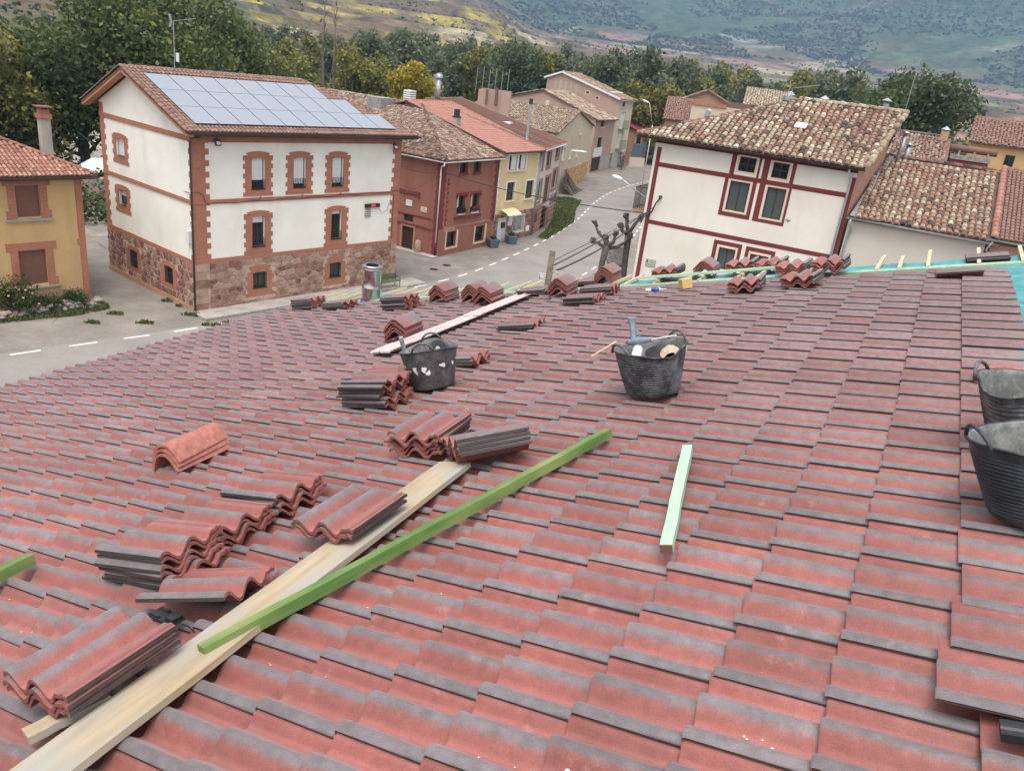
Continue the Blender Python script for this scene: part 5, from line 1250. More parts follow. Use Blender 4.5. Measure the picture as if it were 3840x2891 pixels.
ridge_row(rrf, (-.5, -.5, 7.98), (9.6, 9.6, 11.1), .15, M['old_tile_dark'], .42, tint=.3, jit=.03); ridge_row(rrf, (9.6, 9.6, 11.08), (9.6, 22, 11.08), .15, M['old_tile_dark'], .42, tint=.75, jit=.03)
Rh.gutter((-.62, -.62, 7.80), (8.75, -.62, 7.80), .09, M['white']); Rh.gutter((-.62, 22, 7.80), (-.62, -.62, 7.80), .09, M['white'])
Rh.pipe([(-.62, -.5, 7.72), (-.62, -.45, 7.5), (-.10, .15, 7.35), (-.10, .15, 7.0), (-.10, .15, 1.2)], .06, M['white']); Rh.pipe([(-.10, .15, 1.2), (-.10, .15, .1)], .06, M['dark_metal']); Rh.pipe([(8.55, -.10, 7.7), (8.55, -.10, 2.2)], .05, M['white'])
mb = MB(); mb.box(7.0, 9.2, 12.3, 14.0, 9.8, 11.25); mb.build('parapet_stub', M['stone_grey'], Rh.root)
Rh.box('doorstep', 'l', -.2, 4.9, .05, .85, 0, .13, M['concrete'])
for k, (a0, z0) in enumerate(((3.0, 3.26), (5.2, 3.22))):
    fb = tag(empty('flower_box', Rh.root.matrix_basis @ Vector((a0, -.02, z0))), ('green' if k == 0 else 'red-flowered') + ' window box on the %s middle window of the red house' % ('left', 'right')[k], 'plant'); fb.rotation_euler = Rh.root.rotation_euler
    mb = MB(); mb.box(-.5, .5, -.14, .06, .0, .16); mb.build('pot', M['white'], fb)
    nq = 260; c0_ = np.stack([rng.uniform(-.55, .55, nq), rng.uniform(-.22, .06, nq), .16 + np.abs(rng.normal(0, .22, nq))], 1); ax_ = rng.normal(size=(nq, 3)); ay_ = rng.normal(size=(nq, 3)); ax_ *= (.075 / np.linalg.norm(ax_, axis=1))[:, None]; ay_ *= (.075 / np.linalg.norm(ay_, axis=1))[:, None]
    V = np.stack([c0_ - ax_, c0_ - ay_, c0_ + ax_, c0_ + ay_], 1).reshape(-1, 3); me = np_mesh('foliage', V, np.arange(4 * nq).reshape(-1, 4), M['leaf_shrub'] if k == 0 else m_plain('dark_red_petals', (.16, .035, .04), .8, .3, 9)); attr(me, 'tint', 'POINT', np.repeat(rng.random(nq), 4)); link('foliage', me, fb)
# ------------------------------------------------------------------ narrow yellow house
def slope_house_roof(bd_, w, y1, z0, k, mat, pitch, gauge, r, x0=-.1, x1=None, ov=.45, objs=0, jit=.004, tdist=(.5, .2), back=True, seg=6, taper=.9, colvar=None, under=None):
    x1 = w + .1 if x1 is None else x1
    rf_ = slab(bd_.root, [(x0, -ov, z0), (x1, -ov, z0), (x1, y1, z0 + k * (y1 + ov)), (x0, y1, z0 + k * (y1 + ov))], .08, under or M['under_tile'])
    zt = z0 + k * (y1 + ov)
    if back: slab(bd_.root, [(x0, y1, zt), (x1, y1, zt), (x1, y1 * 2, z0 + .3), (x0, y1 * 2, z0 + .3)], .08, under or M['under_tile'])
    L = math.hypot(y1 + ov, k * (y1 + ov))
    tile_slope(rf_, (x0, -ov - .05, z0 + .02), (1, 0, 0), (0, 1, k), int((x1 - x0) / pitch), int(L / gauge), pitch, gauge, r, mat, None, objs=objs, cpos=lambda x, y: -y, jit=jit, tdist=tdist, seg=seg, taper=taper, colvar=colvar)
    return rf_, zt
Yn = Bld('yellow_house', (-3.52, 72.95), (.466, .886), 'narrow pale yellow house with salmon tile roof and brown stone ground floor'); Yn.w = 7.5
yo2 = [(1.65, 3.15, 6.55, 7.88), (3.45, 4.80, 6.56, 7.92), (1.78, 3.20, 3.82, 5.50), (5.40, 6.86, 3.75, 5.45), (.66, 2.48, .03, 2.32), (3.70, 5.72, .74, 2.22)]
Yn.wall('f', 0, 7.5, 0, 8.3, yo2, M['y_plaster'])
st_ = Yn.wall('f', 0.0, 7.5, 0, 2.72, yo2[4:], M['mortar'], name='stone_base'); st_.location = (0, -.02, 0)
voronoi_stones(st_, lambda a, d, z: (a, -d, z), .05, 7.45, .02, 2.7, 120, [(h[0] - .05, h[1] + .05, h[2] - .05, h[3] + .05) for h in yo2[4:]], [M['rubble_dark'], M['rubble']], .05, .03, 1.0, 15)
for k, h in enumerate(yo2[:4]):
    w = Yn.window('f', *h, M['brown_wood'] if k > 1 else M['white'], M['glass'], .14, 1)
    for (a0, a1, z0, z1) in ((h[0] - .16, h[0], h[2] - .06, h[3] + .14), (h[1], h[1] + .16, h[2] - .06, h[3] + .14), (h[0], h[1], h[3], h[3] + .14)): Yn.box('white_trim', 'f', a0, a1, 0, .03, z0, z1, M['white'], w)
    Yn.box('sill', 'f', h[0] - .2, h[1] + .2, 0, .14, h[2] - .12, h[2] - .04, M['h_trim'], w)
    if k < 2: Yn.box('open_shutter', 'f', h[0] + .55, h[1] - .05, -.12, -.07, h[2] + .06, h[3] - .05, M['shutter_white'], w)
w = Yn.window('f', *yo2[5], M['white'], M['glass'], .14, 1); Yn.grille(w, 'f', yo2[5][0] - .05, yo2[5][1] + .05, .68, 2.3, .06, 9, M['white'], r=.02); Yn.box('sill', 'f', 3.5, 5.9, 0, .1, .62, .70, M['h_trim'], w)
Yn.box('door', 'f', 1.0, 2.48, -.12, -.06, .03, 2.3, M['shutter_white']); Yn.box('door_gap', 'f', .66, 1.0, -.2, -.14, .03, 2.3, M['brown_wood']); Yn.box('letter_box', 'f', 1.55, 2.15, -.06, .06, 1.35, 1.85, M['dark_metal'])
Yn.box('meter_cabinet', 'f', 6.25, 6.95, 0, .06, .55, 1.08, M['white']); Yn.box('notice_board', 'f', 2.66, 3.4, .02, .07, 1.45, 2.3, M['white'])
mb = MB(); n = 8
V = []
for k in range(n + 1):
    t = k / n; V += [(.85, -.05 - 1.0 * t, 3.12 - .42 * t * t), (3.3, -.05 - 1.0 * t, 3.12 - .42 * t * t)]
mb.add(V, [(2 * k, 2 * k + 1, 2 * k + 3, 2 * k + 2) for k in range(n)]); mb.bar((.9, -.05, 2.7), (.9, -1.0, 2.72), .03); mb.bar((3.25, -.05, 2.7), (3.25, -1.0, 2.72), .03); mb.build('awning', M['awning'], Yn.root)
quoin(Yn, 'f', 0, 1, 2.72, 8.1, .16, .30, M['white'], .025); quoin(Yn, 'f', 7.5, -1, 2.72, 8.1, .2, .34, M['white'], .025)
Yn.pipe([(7.4, -.09, 8.1), (7.4, -.09, .1)], .05, M['grey_metal'])
nrf, nz = slope_house_roof(Yn, 7.5, 10.8, 8.22, .27, M['new_tile'], .25, .40, .085, x0=.02, jit=.002, objs=120)
ridge_row(nrf, (.05, -.45, 8.32), (.05, 10.8, 11.36), .12, M['new_tile'], .4, 'verge_tile', .6); ridge_row(nrf, (7.55, -.45, 8.32), (7.55, 10.8, 11.36), .10, M['new_tile'], .4, 'verge_tile', .6); ridge_row(nrf, (0, 10.8, 11.3), (7.5, 10.8, 11.3), .13, M['new_tile'], .4)
Yn.gutter((0, -.52, 8.2), (7.6, -.52, 8.2), .08, M['gutter_brown'])
mb = MB(); mb.box(.2, .75, 5.0, 5.5, 9.3, 10.5); c_ = mb.build('chimney', M['concrete'], Yn.root); mb = MB(); mb.box(.16, .79, 4.96, 5.54, 10.5, 10.6); mb.box(.28, .67, 5.06, 5.44, 10.6, 11.2); mb.build('chimney_cowl', M['dark_metal'], c_)
mb = MB(); [mb.box(1.3, 2.2, 11.2, 12.0, 11.2 + .2 * q, 11.33 + .2 * q) for q in range(5)]; mb.build('vent_stack', M['white'], Yn.root)
# ------------------------------------------------------------------ off-white house
Bw = Bld('off_white_house', (0.0, 79.62), (.209, .978), 'off-white house with dusty pink stone trim and ribbed brown tile roof'); Bw.w = 10.4
bo = [(.3, 1.6, 6.4, 7.8), (3.4, 5.1, 6.35, 7.8), (7.6, 9.2, 6.9, 8.0), (.3, 2.1, 3.2, 5.1), (3.9, 6.3, 2.6, 5.2), (7.4, 9.6, 3.7, 5.6), (.4, 1.9, 1.1, 2.25), (3.7, 6.0, .03, 2.35)]
Bw.wall('f', 0, 10.4, 0, 8.4, bo, M['b_plaster']); mb = MB(); mb.add([(10.4, 0, 0), (10.4, 12, 0), (10.4, 12, 8.4), (10.4, 0, 8.4)], [(0, 1, 2, 3)]); mb.add([(10.4, 0, 8.4), (10.4, 12, 8.4), (10.4, 12, 11.4)], [(0, 1, 2)]); mb.build('wall', M['b_plaster'], Bw.root)
lowb = Bw.wall('f', 0, 10.4, 0, 2.75, bo[6:], M['b_sill'], name='stone_base'); lowb.location = (0, -.03, 0)
for q in range(5):
    mb = MB(); Bw.fbox(mb, 'f', 0, 10.4, .031, .036, .5 + .52 * q, .53 + .52 * q); mb.build('joint_line', M['h_trim'], lowb)
for k, h in enumerate(bo):
    w = Bw.window('f', *h, M['brown_wood'], M['glass'], .15, 1 if k != 7 else 0)
    if k < 6:
        for (a0, a1, z0, z1) in ((h[0] - .3, h[0], h[2] - .3, h[3] + .3), (h[1], h[1] + .3, h[2] - .3, h[3] + .3), (h[0], h[1], h[3], h[3] + .3), (h[0], h[1], h[2] - .3, h[2])): Bw.box('stone_trim', 'f', a0, a1, 0, .04, z0, z1, M['b_sill'], w)
    if k == 4:
        Bw.box('balcony_floor', 'f', 3.5, 6.7, 0, .8, 2.45, 2.58, M['concrete'], w); Bw.grille(w, 'f', 3.6, 6.6, 2.6, 3.6, .75, 14); 
Bw.pipe([(.15, -.1, 8.3), (.15, -.1, .1)], .06, M['grey_metal']); Bw.pipe([(10.3, -.1, 8.3), (10.3, -.1, .1)], .06, M['grey_metal'])
brf, bz = slope_house_roof(Bw, 10.4, 12.0, 8.32, .245, M['pink_tile'], .28, .42, .07, jit=.002)
for q in range(18):
    x = .1 + q * .6; mb = MB(); mb.tube([(x, -.45, 8.43), (x, 12, 11.5)], .055, 6); mb.build('rib', M['brown_tile'], brf)
ridge_row(brf, (10.45, -.5, 8.45), (10.45, 12, 11.5), .12, M['brown_tile'], .42, 'verge_tile'); ridge_row(brf, (0, 12, 11.42), (10.4, 12, 11.42), .13, M['brown_tile'], .42)
Bw.gutter((0, -.54, 8.28), (10.6, -.54, 8.28), .09, M['white'])
mb = MB(); mb.tube([(.25, 1.6, 8.6), (.25, 1.6, 9.1)], [.25, .16], 10); mb.tube([(.25, 1.6, 9.1), (.25, 1.6, 12.2)], .13, 10); mb.tube([(.25, 1.6, 12.2), (.25, 1.6, 12.7)], .19, 10, 1); mb.build('flue', [M['grey_metal'], M['dark_metal']], Bw.root)
mb = MB(); mb.box(5.9, 7.1, 4.9, 5.8, 9.75, 9.92); mb.build('skylight', M['white'], Bw.root)
# ------------------------------------------------------------------ cream gabled house
Cr = Bld('cream_house', (2.77, 110.65), (.231, .973), 'cream gable-fronted house with ochre stone base and old tile roof'); Cr.w = 20.5
co = [(10.3, 11.7, 7.35, 8.95), (.5, 1.7, 4.45, 6.0), (5.1, 6.3, 4.3, 6.1), (10.2, 11.2, 4.2, 6.05)]
Cr.wall('f', -4.5, 20.5, 0, 8.1, [h for h in co if h[2] < 7], M['c_plaster'], top=[(-4.5, 8.1), (20.5, 8.1), (8, 10.45)])
mb = MB(); mb.add([(20.5, 0, 0), (20.5, 15, 0), (20.5, 15, 8.1), (20.5, 0, 8.1)], [(0, 1, 2, 3)]); mb.add([(-4.5, 15, 0), (-4.5, 0, 0), (-4.5, 0, 8.1), (-4.5, 15, 8.1)], [(0, 1, 2, 3)]); mb.build('wall', M['c_plaster'], Cr.root)
for k, h in enumerate(co):
    w = Cr.window('f', *h, M['shutter_white'], M['shutter_white'], -.02 if h[2] > 7 else .1, 0); Cr.box('sill', 'f', h[0] - .15, h[1] + .15, 0, .14, h[2] - .22, h[2] - .02, M['h_trim'], w)
cb = Cr.box('stone_base', 'f', 3.5, 20.5, 0, .04, 0, 2.9, M['mortar'])
voronoi_stones(cb, lambda a, d, z: (a, -.04 - d, z), 3.5, 20.5, .02, 2.88, 150, [], [M['ochre_stone']], .05, .05, 1.3, 25)
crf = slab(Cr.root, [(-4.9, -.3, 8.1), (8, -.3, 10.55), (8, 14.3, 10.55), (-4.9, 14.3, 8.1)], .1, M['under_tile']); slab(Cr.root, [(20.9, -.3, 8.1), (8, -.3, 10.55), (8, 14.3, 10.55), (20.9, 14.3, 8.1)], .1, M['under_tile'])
tile_slope(crf, (-4.95, 14.3, 8.12), (0, -1, 0), (12.9, 0, 2.45), 48, 30, .305, .44, .13, M['old_tile'], None, jit=.02, tdist=(.62, .2))
tile_slope(crf, (20.9, -.3, 8.12), (0, 1, 0), (-12.9, 0, 2.45), 48, 30, .305, .44, .13, M['old_tile'], None, jit=.02, tdist=(.5, .2)); ridge_row(crf, (8, -.3, 10.6), (8, 14.3, 10.6), .16, M['old_tile'], .45)
# ------------------------------------------------------------------ old pink house and tall house
Pk = Bld('old_pink_house', (8.41, 139.67), (.341, .94), 'weathered pink house with patched plaster and a brown garage door'); Pk.w = 11.9
po = [(3.1, 5.2, 7.4, 8.5), (2.8, 5.3, 4.0, 5.65), (.8, 6.0, .03, 2.4)]
Pk.wall('f', 0, 11.9, 0, 8.65, po, M['p_plaster']); Pk.wall('l', 0, 16, 0, 8.65, [], M['p_plaster'], top=[(0, 8.65), (16, 8.65), (16, 10.35), (9.75, 12.05)])
for k, h in enumerate(po):
    w = Pk.window('f', *h, M['brown_wood'], M['brown_wood'] if k == 2 else M['glass'], .15, 1); 
    if k == 0: Pk.box('sill', 'f', h[0] - .2, h[1] + .2, 0, .1, h[2] - .2, h[2], M['h_trim'], w)
Pk.box('plaster_patch', 'f', 1.2, 6.2, 0, .02, 2.5, 4.0, M['white']); Pk.box('plaster_patch', 'f', 6.2, 11.8, 0, .02, 0, 2.4, M['g_plaster']); Pk.box('plaster_patch', 'l', 10.5, 16, 0, .02, 7.2, 10.0, M['g_plaster']); Pk.box('vent', 'l', 8.6, 9.2, 0, .05, 9.6, 10.6, M['h_trim'])
prf = slab(Pk.root, [(-.3, -.6, 8.55), (12.2, -.6, 8.55), (12.2, 9.75, 12.15), (-.3, 9.75, 12.15)], .12, M['under_tile']); slab(Pk.root, [(-.3, 16.5, 10.3), (-.3, 9.75, 12.15), (12.2, 9.75, 12.15), (12.2, 16.5, 10.3)], .12, M['under_tile'])
tile_slope(prf, (-.3, -.65, 8.57), (1, 0, 0), (0, 10.35, 3.6), 36, 24, .345, .46, .15, M['old_tile'], None, jit=.05, tdist=(.6, .22)); ridge_row(prf, (-.3, 9.75, 12.2), (12.2, 9.75, 12.2), .17, M['old_tile'], .45); ridge_row(prf, (-.25, 16.5, 10.4), (-.25, 9.75, 12.25), .17, M['old_tile'], .45)
Tl = Bld('tall_house', (12.46, 150.83), (.447, .895), 'tall cream and pink house with two balconies at the bend of the street'); Tl.w = 7.6
to = [(2.3, 3.7, 10.6, 11.6), (2.5, 4.6, 7.0, 9.75), (2.4, 4.7, 3.55, 6.2), (1.3, 3.9, .03, 2.5)]
Tl.wall('f', 0, 7.6, 0, 11.9, to, M['c_plaster']); Tl.wall('l', 0, 14.5, 0, 11.9, [(5.9, 6.7, 12.0, 12.01)][:0], M['p_plaster'], top=[(0, 11.9), (14.5, 11.9), (14.5, 14.0), (11.5, 15.1)])
mb = MB(); mb.add([(7.6, 0, 0), (7.6, 14.5, 0), (7.6, 14.5, 13.9), (7.6, 0, 11.9)], [(0, 1, 2, 3)]); mb.build('wall', M['c_plaster'], Tl.root)
for k, h in enumerate(to):
    w = Tl.window('f', *h, M['shutter_white'] if k < 3 else M['planter'], M['shutter_white'] if k in (1, 2) else (M['planter'] if k == 3 else M['glass']), .15, 1)
    if k in (1, 2): Tl.box('balcony_floor', 'f', h[0] - .5, h[1] + .5, 0, .8, h[2] - .2, h[2] - .06, M['concrete'], w); Tl.grille(w, 'f', h[0] - .45, h[1] + .45, h[2] - .05, h[2] + 1.35, .75, 12, r=.018)
    if k == 0: Tl.box('sill', 'f', h[0] - .15, h[1] + .15, 0, .1, h[2] - .15, h[2], M['h_trim'], w)
for (y, z) in ((6.1, 12.15), (4.1, 11.45)): Tl.box('vent_window', 'l', y - .45, y + .45, 0, .04, z - .1, z + .55, M['h_trim']); Tl.box('vent_opening', 'l', y - .28, y + .28, .03, .05, z + .02, z + .42, M['dark_metal'])
for q in range(5): Tl.box('cement_strip', 'l', 8.2 + q * 1.1, 8.6 + q * 1.1, 0, .02, 11.2, 13.4 + .2 * q, M['g_plaster'])
tb = Tl.box('stone_base', 'f', 0, 7.6, 0, .03, 0, 2.7, M['plaque']); voronoi_stones(tb, lambda a, d, z: (a, -.03 - d, z), 0.05, 7.55, .02, 2.68, 60, [(1.2, 4.0, -.1, 2.6)], [M['dark_metal'], M['stone_grey']], .09, .03, 1.0, 35)
trf = slab(Tl.root, [(-.3, -.5, 11.9), (8.0, -.5, 11.9), (8.0, 11.5, 15.25), (-.3, 11.5, 15.25)], .14, M['under_tile']); slab(Tl.root, [(-.3, 15, 13.9), (-.3, 11.5, 15.25), (8, 11.5, 15.25), (8, 15, 13.9)], .14, M['under_tile'])
tile_slope(trf, (-.3, -.55, 11.93), (1, 0, 0), (0, 12, 3.35), 24, 27, .345, .46, .15, M['old_tile'], None, jit=.05, tdist=(.5, .15)); ridge_row(trf, (-.3, 11.5, 15.3), (8, 11.5, 15.3), .17, M['old_tile'], .45)
Tl.gutter((-.2, -.58, 11.85), (8.0, -.58, 11.85), .1, M['white']); mb = MB(); mb.bar((-.32, -.5, 11.95), (-.32, 11.5, 15.25), .14, .3); mb.bar((-.32, 15, 13.95), (-.32, 11.5, 15.25), .14, .3); mb.build('verge_flashing', M['shutter_white'], Tl.root)
Ex = Bld('small_red_roofed_house', (17.8, 163.5), (.6, .8), 'small pink house with red sheet roof beyond the tall house'); Ex.shell(5, 6, 6.6, M['r_pale']); slab(Ex.root, [(-.4, -.6, 6.5), (5.5, -.6, 6.5), (5.5, 6, 8.2), (-.4, 6, 8.2)], .1, M['h_band']); Ex.window('f', .8, 2.2, 3.0, 6.0, M['brown_wood'], M['glass'], -.06)
Gw = Bld('garden_wall', (17.0, 158.6), (.75, .66), 'low cream stone wall with dark green panel at the bend', 'wall'); mb = MB(); mb.box(0, 4.2, 0, .3, 0, 1.7); mb.build('masonry', M['h_trim'], Gw.root); mb = MB(); mb.box(.2, 3.2, -.06, 0, 1.9, 4.3); mb.box(3.5, 3.9, -.05, .35, 1.7, 4.6); mb.build('panel', M['planter'], Gw.root)
# ------------------------------------------------------------------ house with maroon bands on the right
RHo = (5.70, 42.36); RHu = (.908, -.419)
Hb = Bld('maroon_banded_house', RHo, RHu, 'white rendered house with maroon bands and old barrel tile roof on the right'); Hb.w = 9.7
ho = [(4.31, 5.12, 11.98, 12.66), (5.92, 6.68, 11.92, 12.64), (4.09, 5.06, 10.05, 11.48), (5.90, 6.80, 10.0, 11.48), (4.22, 5.06, 7.1, 8.20), (5.80, 6.70, 7.1, 8.18)]
Hb.wall('f', 0, 9.7, 0, 12.85, ho, M['h_plaster'], .16)
mb = MB(); mb.add([(0, 8, 0), (0, 0, 0), (0, 0, 12.85), (0, 8, 12.85)], [(0, 1, 2, 3)]); mb.build('wall', M['h_plaster'], Hb.root)
gb = MB(); gb.add([(9.7, 0, 0), (10.35, 6.2, 0), (10.35, 6.2, 15.3), (9.7, 0, 12.85)], [(0, 1, 2, 3)]); gb.add([(10.35, 6.2, 0), (9.9, 12, 0), (9.9, 12, 12.85), (10.35, 6.2, 15.3)], [(0, 1, 2, 3)]); gb.build('brick_gable', M['brick_pale'], Hb.root)
def hband(a0, a1, z0, z1, d=.012): return Hb.box('maroon_band', 'f', a0, a1, 0, d, z0, z1, M['h_band'])
hband(.14, .36, 0, 12.5, .016); hband(9.45, 9.7, 0, 12.5, .016); hband(.0, 9.7, 12.70, 12.85, .014)
hband(.36, 9.45, 11.56, 11.78); hband(.36, 9.45, 8.66, 8.87)
for (a0, a1) in ((3.93, 4.16), (5.25, 5.36), (5.48, 5.78), (6.82, 7.0)): hband(a0, a1, 11.78, 12.70, .010)
for (a0, a1, z0, z1) in ((3.80, 3.98, 9.76, 11.56), (5.17, 5.36, 9.76, 11.56), (3.98, 5.17, 9.76, 9.96), (5.50, 5.78, 9.76, 11.56), (6.90, 7.02, 9.76, 11.56), (5.78, 6.90, 9.76, 9.92), (3.9, 4.1, 7, 8.52), (5.16, 5.33, 7, 8.52), (4.1, 5.16, 8.32, 8.52), (5.53, 5.70, 7, 8.5), (6.80, 6.97, 7, 8.5), (5.70, 6.80, 8.3, 8.5)): hband(a0, a1, z0, z1, .011)
for k, h in enumerate(ho):
    w = Hb.window('f', *h, M['brown_wood'], M['glass'] if k < 2 else M['glass_grey'], .10, 1, rail=.5 if k < 2 else 0, fw=.045)
    for (a0, a1, z0, z1) in ((h[0] - .07, h[0], h[2] - .07, h[3] + .07), (h[1], h[1] + .07, h[2] - .07, h[3] + .07), (h[0], h[1], h[3], h[3] + .07), (h[0], h[1], h[2] - .07, h[2])): Hb.box('peach_trim', 'f', a0, a1, 0, .02, z0, z1, M['h_trim'], w)
    if k in (2, 3, 4):
        for q, (f0, f1) in enumerate(((.09, .48), (.53, .93))):
            a0 = h[0] + (h[1] - h[0]) * f0; a1 = h[0] + (h[1] - h[0]) * f1; mb = MB()
            for t in range(16): za = h[2] + .32 + (h[3] - h[2] - .42) * t / 16; Hb.fbox(mb, 'f', a0, a1, -.125, -.118 + .003 * (t % 2), za, za + (h[3] - h[2] - .42) / 16 - .006)
            mb.build('blind', M['glass_grey'], w)
    if k == 0: Hb.grille(w, 'f', h[0] + .04, h[1] - .04, h[2] + .04, h[2] + .28, .02, 6, scroll=True, r=.007)
def hz(y): return 12.98 + (y + .35) * .388
hrf = slab(Hb.root, [(-.9, -.38, 12.97), (9.95, -.38, 12.97), (10.75, 6.2, 15.52), (5.75, 6.2, 15.52)], .07, M['under_tile'])
slab(Hb.root, [(-.9, -.38, 12.97), (5.75, 6.2, 15.52), (-.9, 12.8, 12.97)], .07, M['under_tile']); slab(Hb.root, [(5.75, 6.2, 15.52), (10.75, 6.2, 15.52), (9.95, 12.8, 12.97), (-.9, 12.8, 12.97)], .07, M['under_tile'])
kk = math.hypot(1, .388)
tile_slope(hrf, (-.9, -.45, 12.99), (1, 0, 0), (0, 1, .388), 39, 18, .30, .395, .128, M['old_tile'], lambda x, y: y / kk < x + .05 and x < 10.75 + y * .115 and y / kk < 6.6, objs=300, cpos=lambda x, y: x * .6 - y, jit=.012, tdist=(.53, .24), colvar=lambda c, q: -.16 if c > 31 and q > 3 else .02)
ridge_row(hrf, (-.9, -.4, 13.05), (5.75, 6.2, 15.6), .12, M['old_tile_dark'], .42, tint=.35); ridge_row(hrf, (5.75, 6.2, 15.55), (10.75, 6.2, 15.55), .15, M['old_tile'], .42, tint=.7)
ridge_row(hrf, (10.0, -.4, 13.02), (10.78, 6.2, 15.56), .16, M['old_tile'], .44, 'verge_tile', .62, .02); ridge_row(hrf, (9.74, -.42, 13.0), (10.48, 6.2, 15.52), .13, M['old_tile'], .42, 'verge_tile', .62, .02)
Hb.gutter((-.9, -.50, 12.93), (10.0, -.50, 12.93), .075, M['gutter_black']); Hb.box('fascia', 'f', -.7, 9.85, .02, .40, 12.85, 12.93, M['gutter_black'])
Hb.pipe([(9.35, -.46, 12.88), (9.35, -.42, 12.72), (9.48, -.14, 12.55), (9.50, -.10, 12.3), (9.50, -.10, 0.2)], .055, M['grey_metal'])
mb = MB(); mb.box(-.28, .28, -.28, .28, 0, .05); mb.build('skylight', M['white'], Hb.root, mat=Matrix.Translation((6.36, 2.7, 14.32)) @ Matrix.Rotation(math.atan(.388), 4, 'X'))
mb = MB(); mb.tube([(9.6, 8.2, 14.2), (9.6, 8.2, 15.85)], .16, 10); mb.lathe([(.16, 0), (.26, .02), (.26, .05), (0, .18)], 16, (9.6, 8.2, 15.95)); mb.build('flue', M['grey_metal'], Hb.root)
sg = on_wall(Hb, 'street_plaque', 'framed street name plaque low on the maroon-banded house', 'plaque'); mb = MB(); mb.box(.58, 1.12, -.03, -.004, 6.46, 6.84); mb.build('frame', M['stone_grey'], sg); mb = MB(); mb.box(.61, 1.09, -.036, -.02, 6.49, 6.81); mb.build('plate', M['plaque'], sg)
for k, t_ in enumerate(('Calle', 'San Antonio')): text_part(sg, t_, .105 if k == 0 else .085, face_mat('f', .92 if k == 0 else .85, .038, 6.71 - .13 * k), M['ink'])
mb = MB(); mb.box(.63, .71, -.04, -.03, 6.66, 6.79); mb.build('crest', M['ink'], sg)
sg = on_wall(Hb, 'wall_tie', 'small black iron tie cross on the white wall right of the windows', 'wall tie'); mb = MB(); mb.bar((7.05, -.02, 10.08), (7.3, -.02, 10.1), .02); mb.bar((7.16, -.02, 10.18), (7.2, -.02, 9.98), .02); mb.build('cross', M['dark_metal'], sg)
bl = on_wall(Hb, 'balcony', 'iron railed balcony on the street side of the maroon-banded house', 'balcony'); mb = MB(); mb.box(-.75, -.0, .3, 2.9, 9.05, 9.2); mb.build('floor_slab', M['r_pale'], bl)
mb = MB(); [mb.bar((-.72, .35 + .125 * q, 9.2), (-.72, .35 + .125 * q, 10.35), .018) for q in range(21)]; mb.bar((-.72, .3, 10.35), (-.72, 2.9, 10.35), .035); mb.bar((-.72, .3, 9.28), (-.72, 2.9, 9.28), .03); [mb.bar((-.72 + .12 * q, .32, 9.2), (-.72 + .12 * q, .32, 10.35), .018) for q in range(6)]; mb.bar((-.72, .32, 10.35), (0, .32, 10.35), .035); mb.build('railing', M['dark_metal'], bl)
# ------------------------------------------------------------------ low tiled house and neighbour
lo_ = Vector((RHo[0], RHo[1], 0)) + Vector((RHu[0], RHu[1], 0)) * 9.85
Lt = Bld('low_tiled_house', (lo_.x, lo_.y), RHu, 'low beige house with brown and cream barrel tile roof at the right'); Lt.shell(5.75, 12, 10.6, M['l_plaster'])
lrf, lz = slope_house_roof(Lt, 5.75, 6.8, 10.78, .36, M['old_tile'], .275, .395, .118, x0=.22, x1=5.95, ov=.22, objs=300, jit=.014, tdist=(.50, .20), taper=.8)
slab(Lt.root, [(.0, -.2, 10.84), (.22, -.2, 10.84), (.9, 6.8, 13.4), (.65, 6.8, 13.4)], .04, M['grey_metal'], 'flashing')
ridge_row(lrf, (.6, 6.8, 13.36), (5.9, 6.8, 13.36), .14, M['old_tile_dark'], .42, tint=.35)
Lt.gutter((-.1, -.32, 10.76), (6.2, -.32, 10.72), .085, M['grey_metal']); Lt.pipe([(.1, -.34, 10.7), (.1, -.3, 10.45), (.22, -.08, 10.2), (.12, -.08, 9.6), (.12, -.08, 6.0)], .05, M['grey_metal'])
nb_ = lo_ + Vector((RHu[0], RHu[1], 0)) * 5.95
Nb = Bld('brown_tiled_house', (nb_.x, nb_.y), RHu, 'house with small brown interlocking tiles at the right edge'); Nb.shell(8, 12, 10.7, M['r_pale'])
nrf2, _ = slope_house_roof(Nb, 8, 6.8, 10.92, .36, M['brown_tile'], .18, .30, .078, x0=.02, ov=.3, objs=150, jit=.003, tdist=(.35, .18))
ridge_row(nrf2, (.0, -.3, 11.0), (.0, 6.8, 13.6), .15, M['new_tile'], .40, 'verge_tile', .3); ridge_row(nrf2, (0, 6.8, 13.52), (8, 6.8, 13.52), .14, M['brown_tile'], .42)
Nb.gutter((-.2, -.42, 10.9), (8, -.42, 10.9), .085, M['grey_metal']); Nb.pipe([(.0, -.4, 10.85), (-.15, -.3, 10.4), (.15, -.1, 10.1), (.15, -.1, 6)], .05, M['grey_metal'])
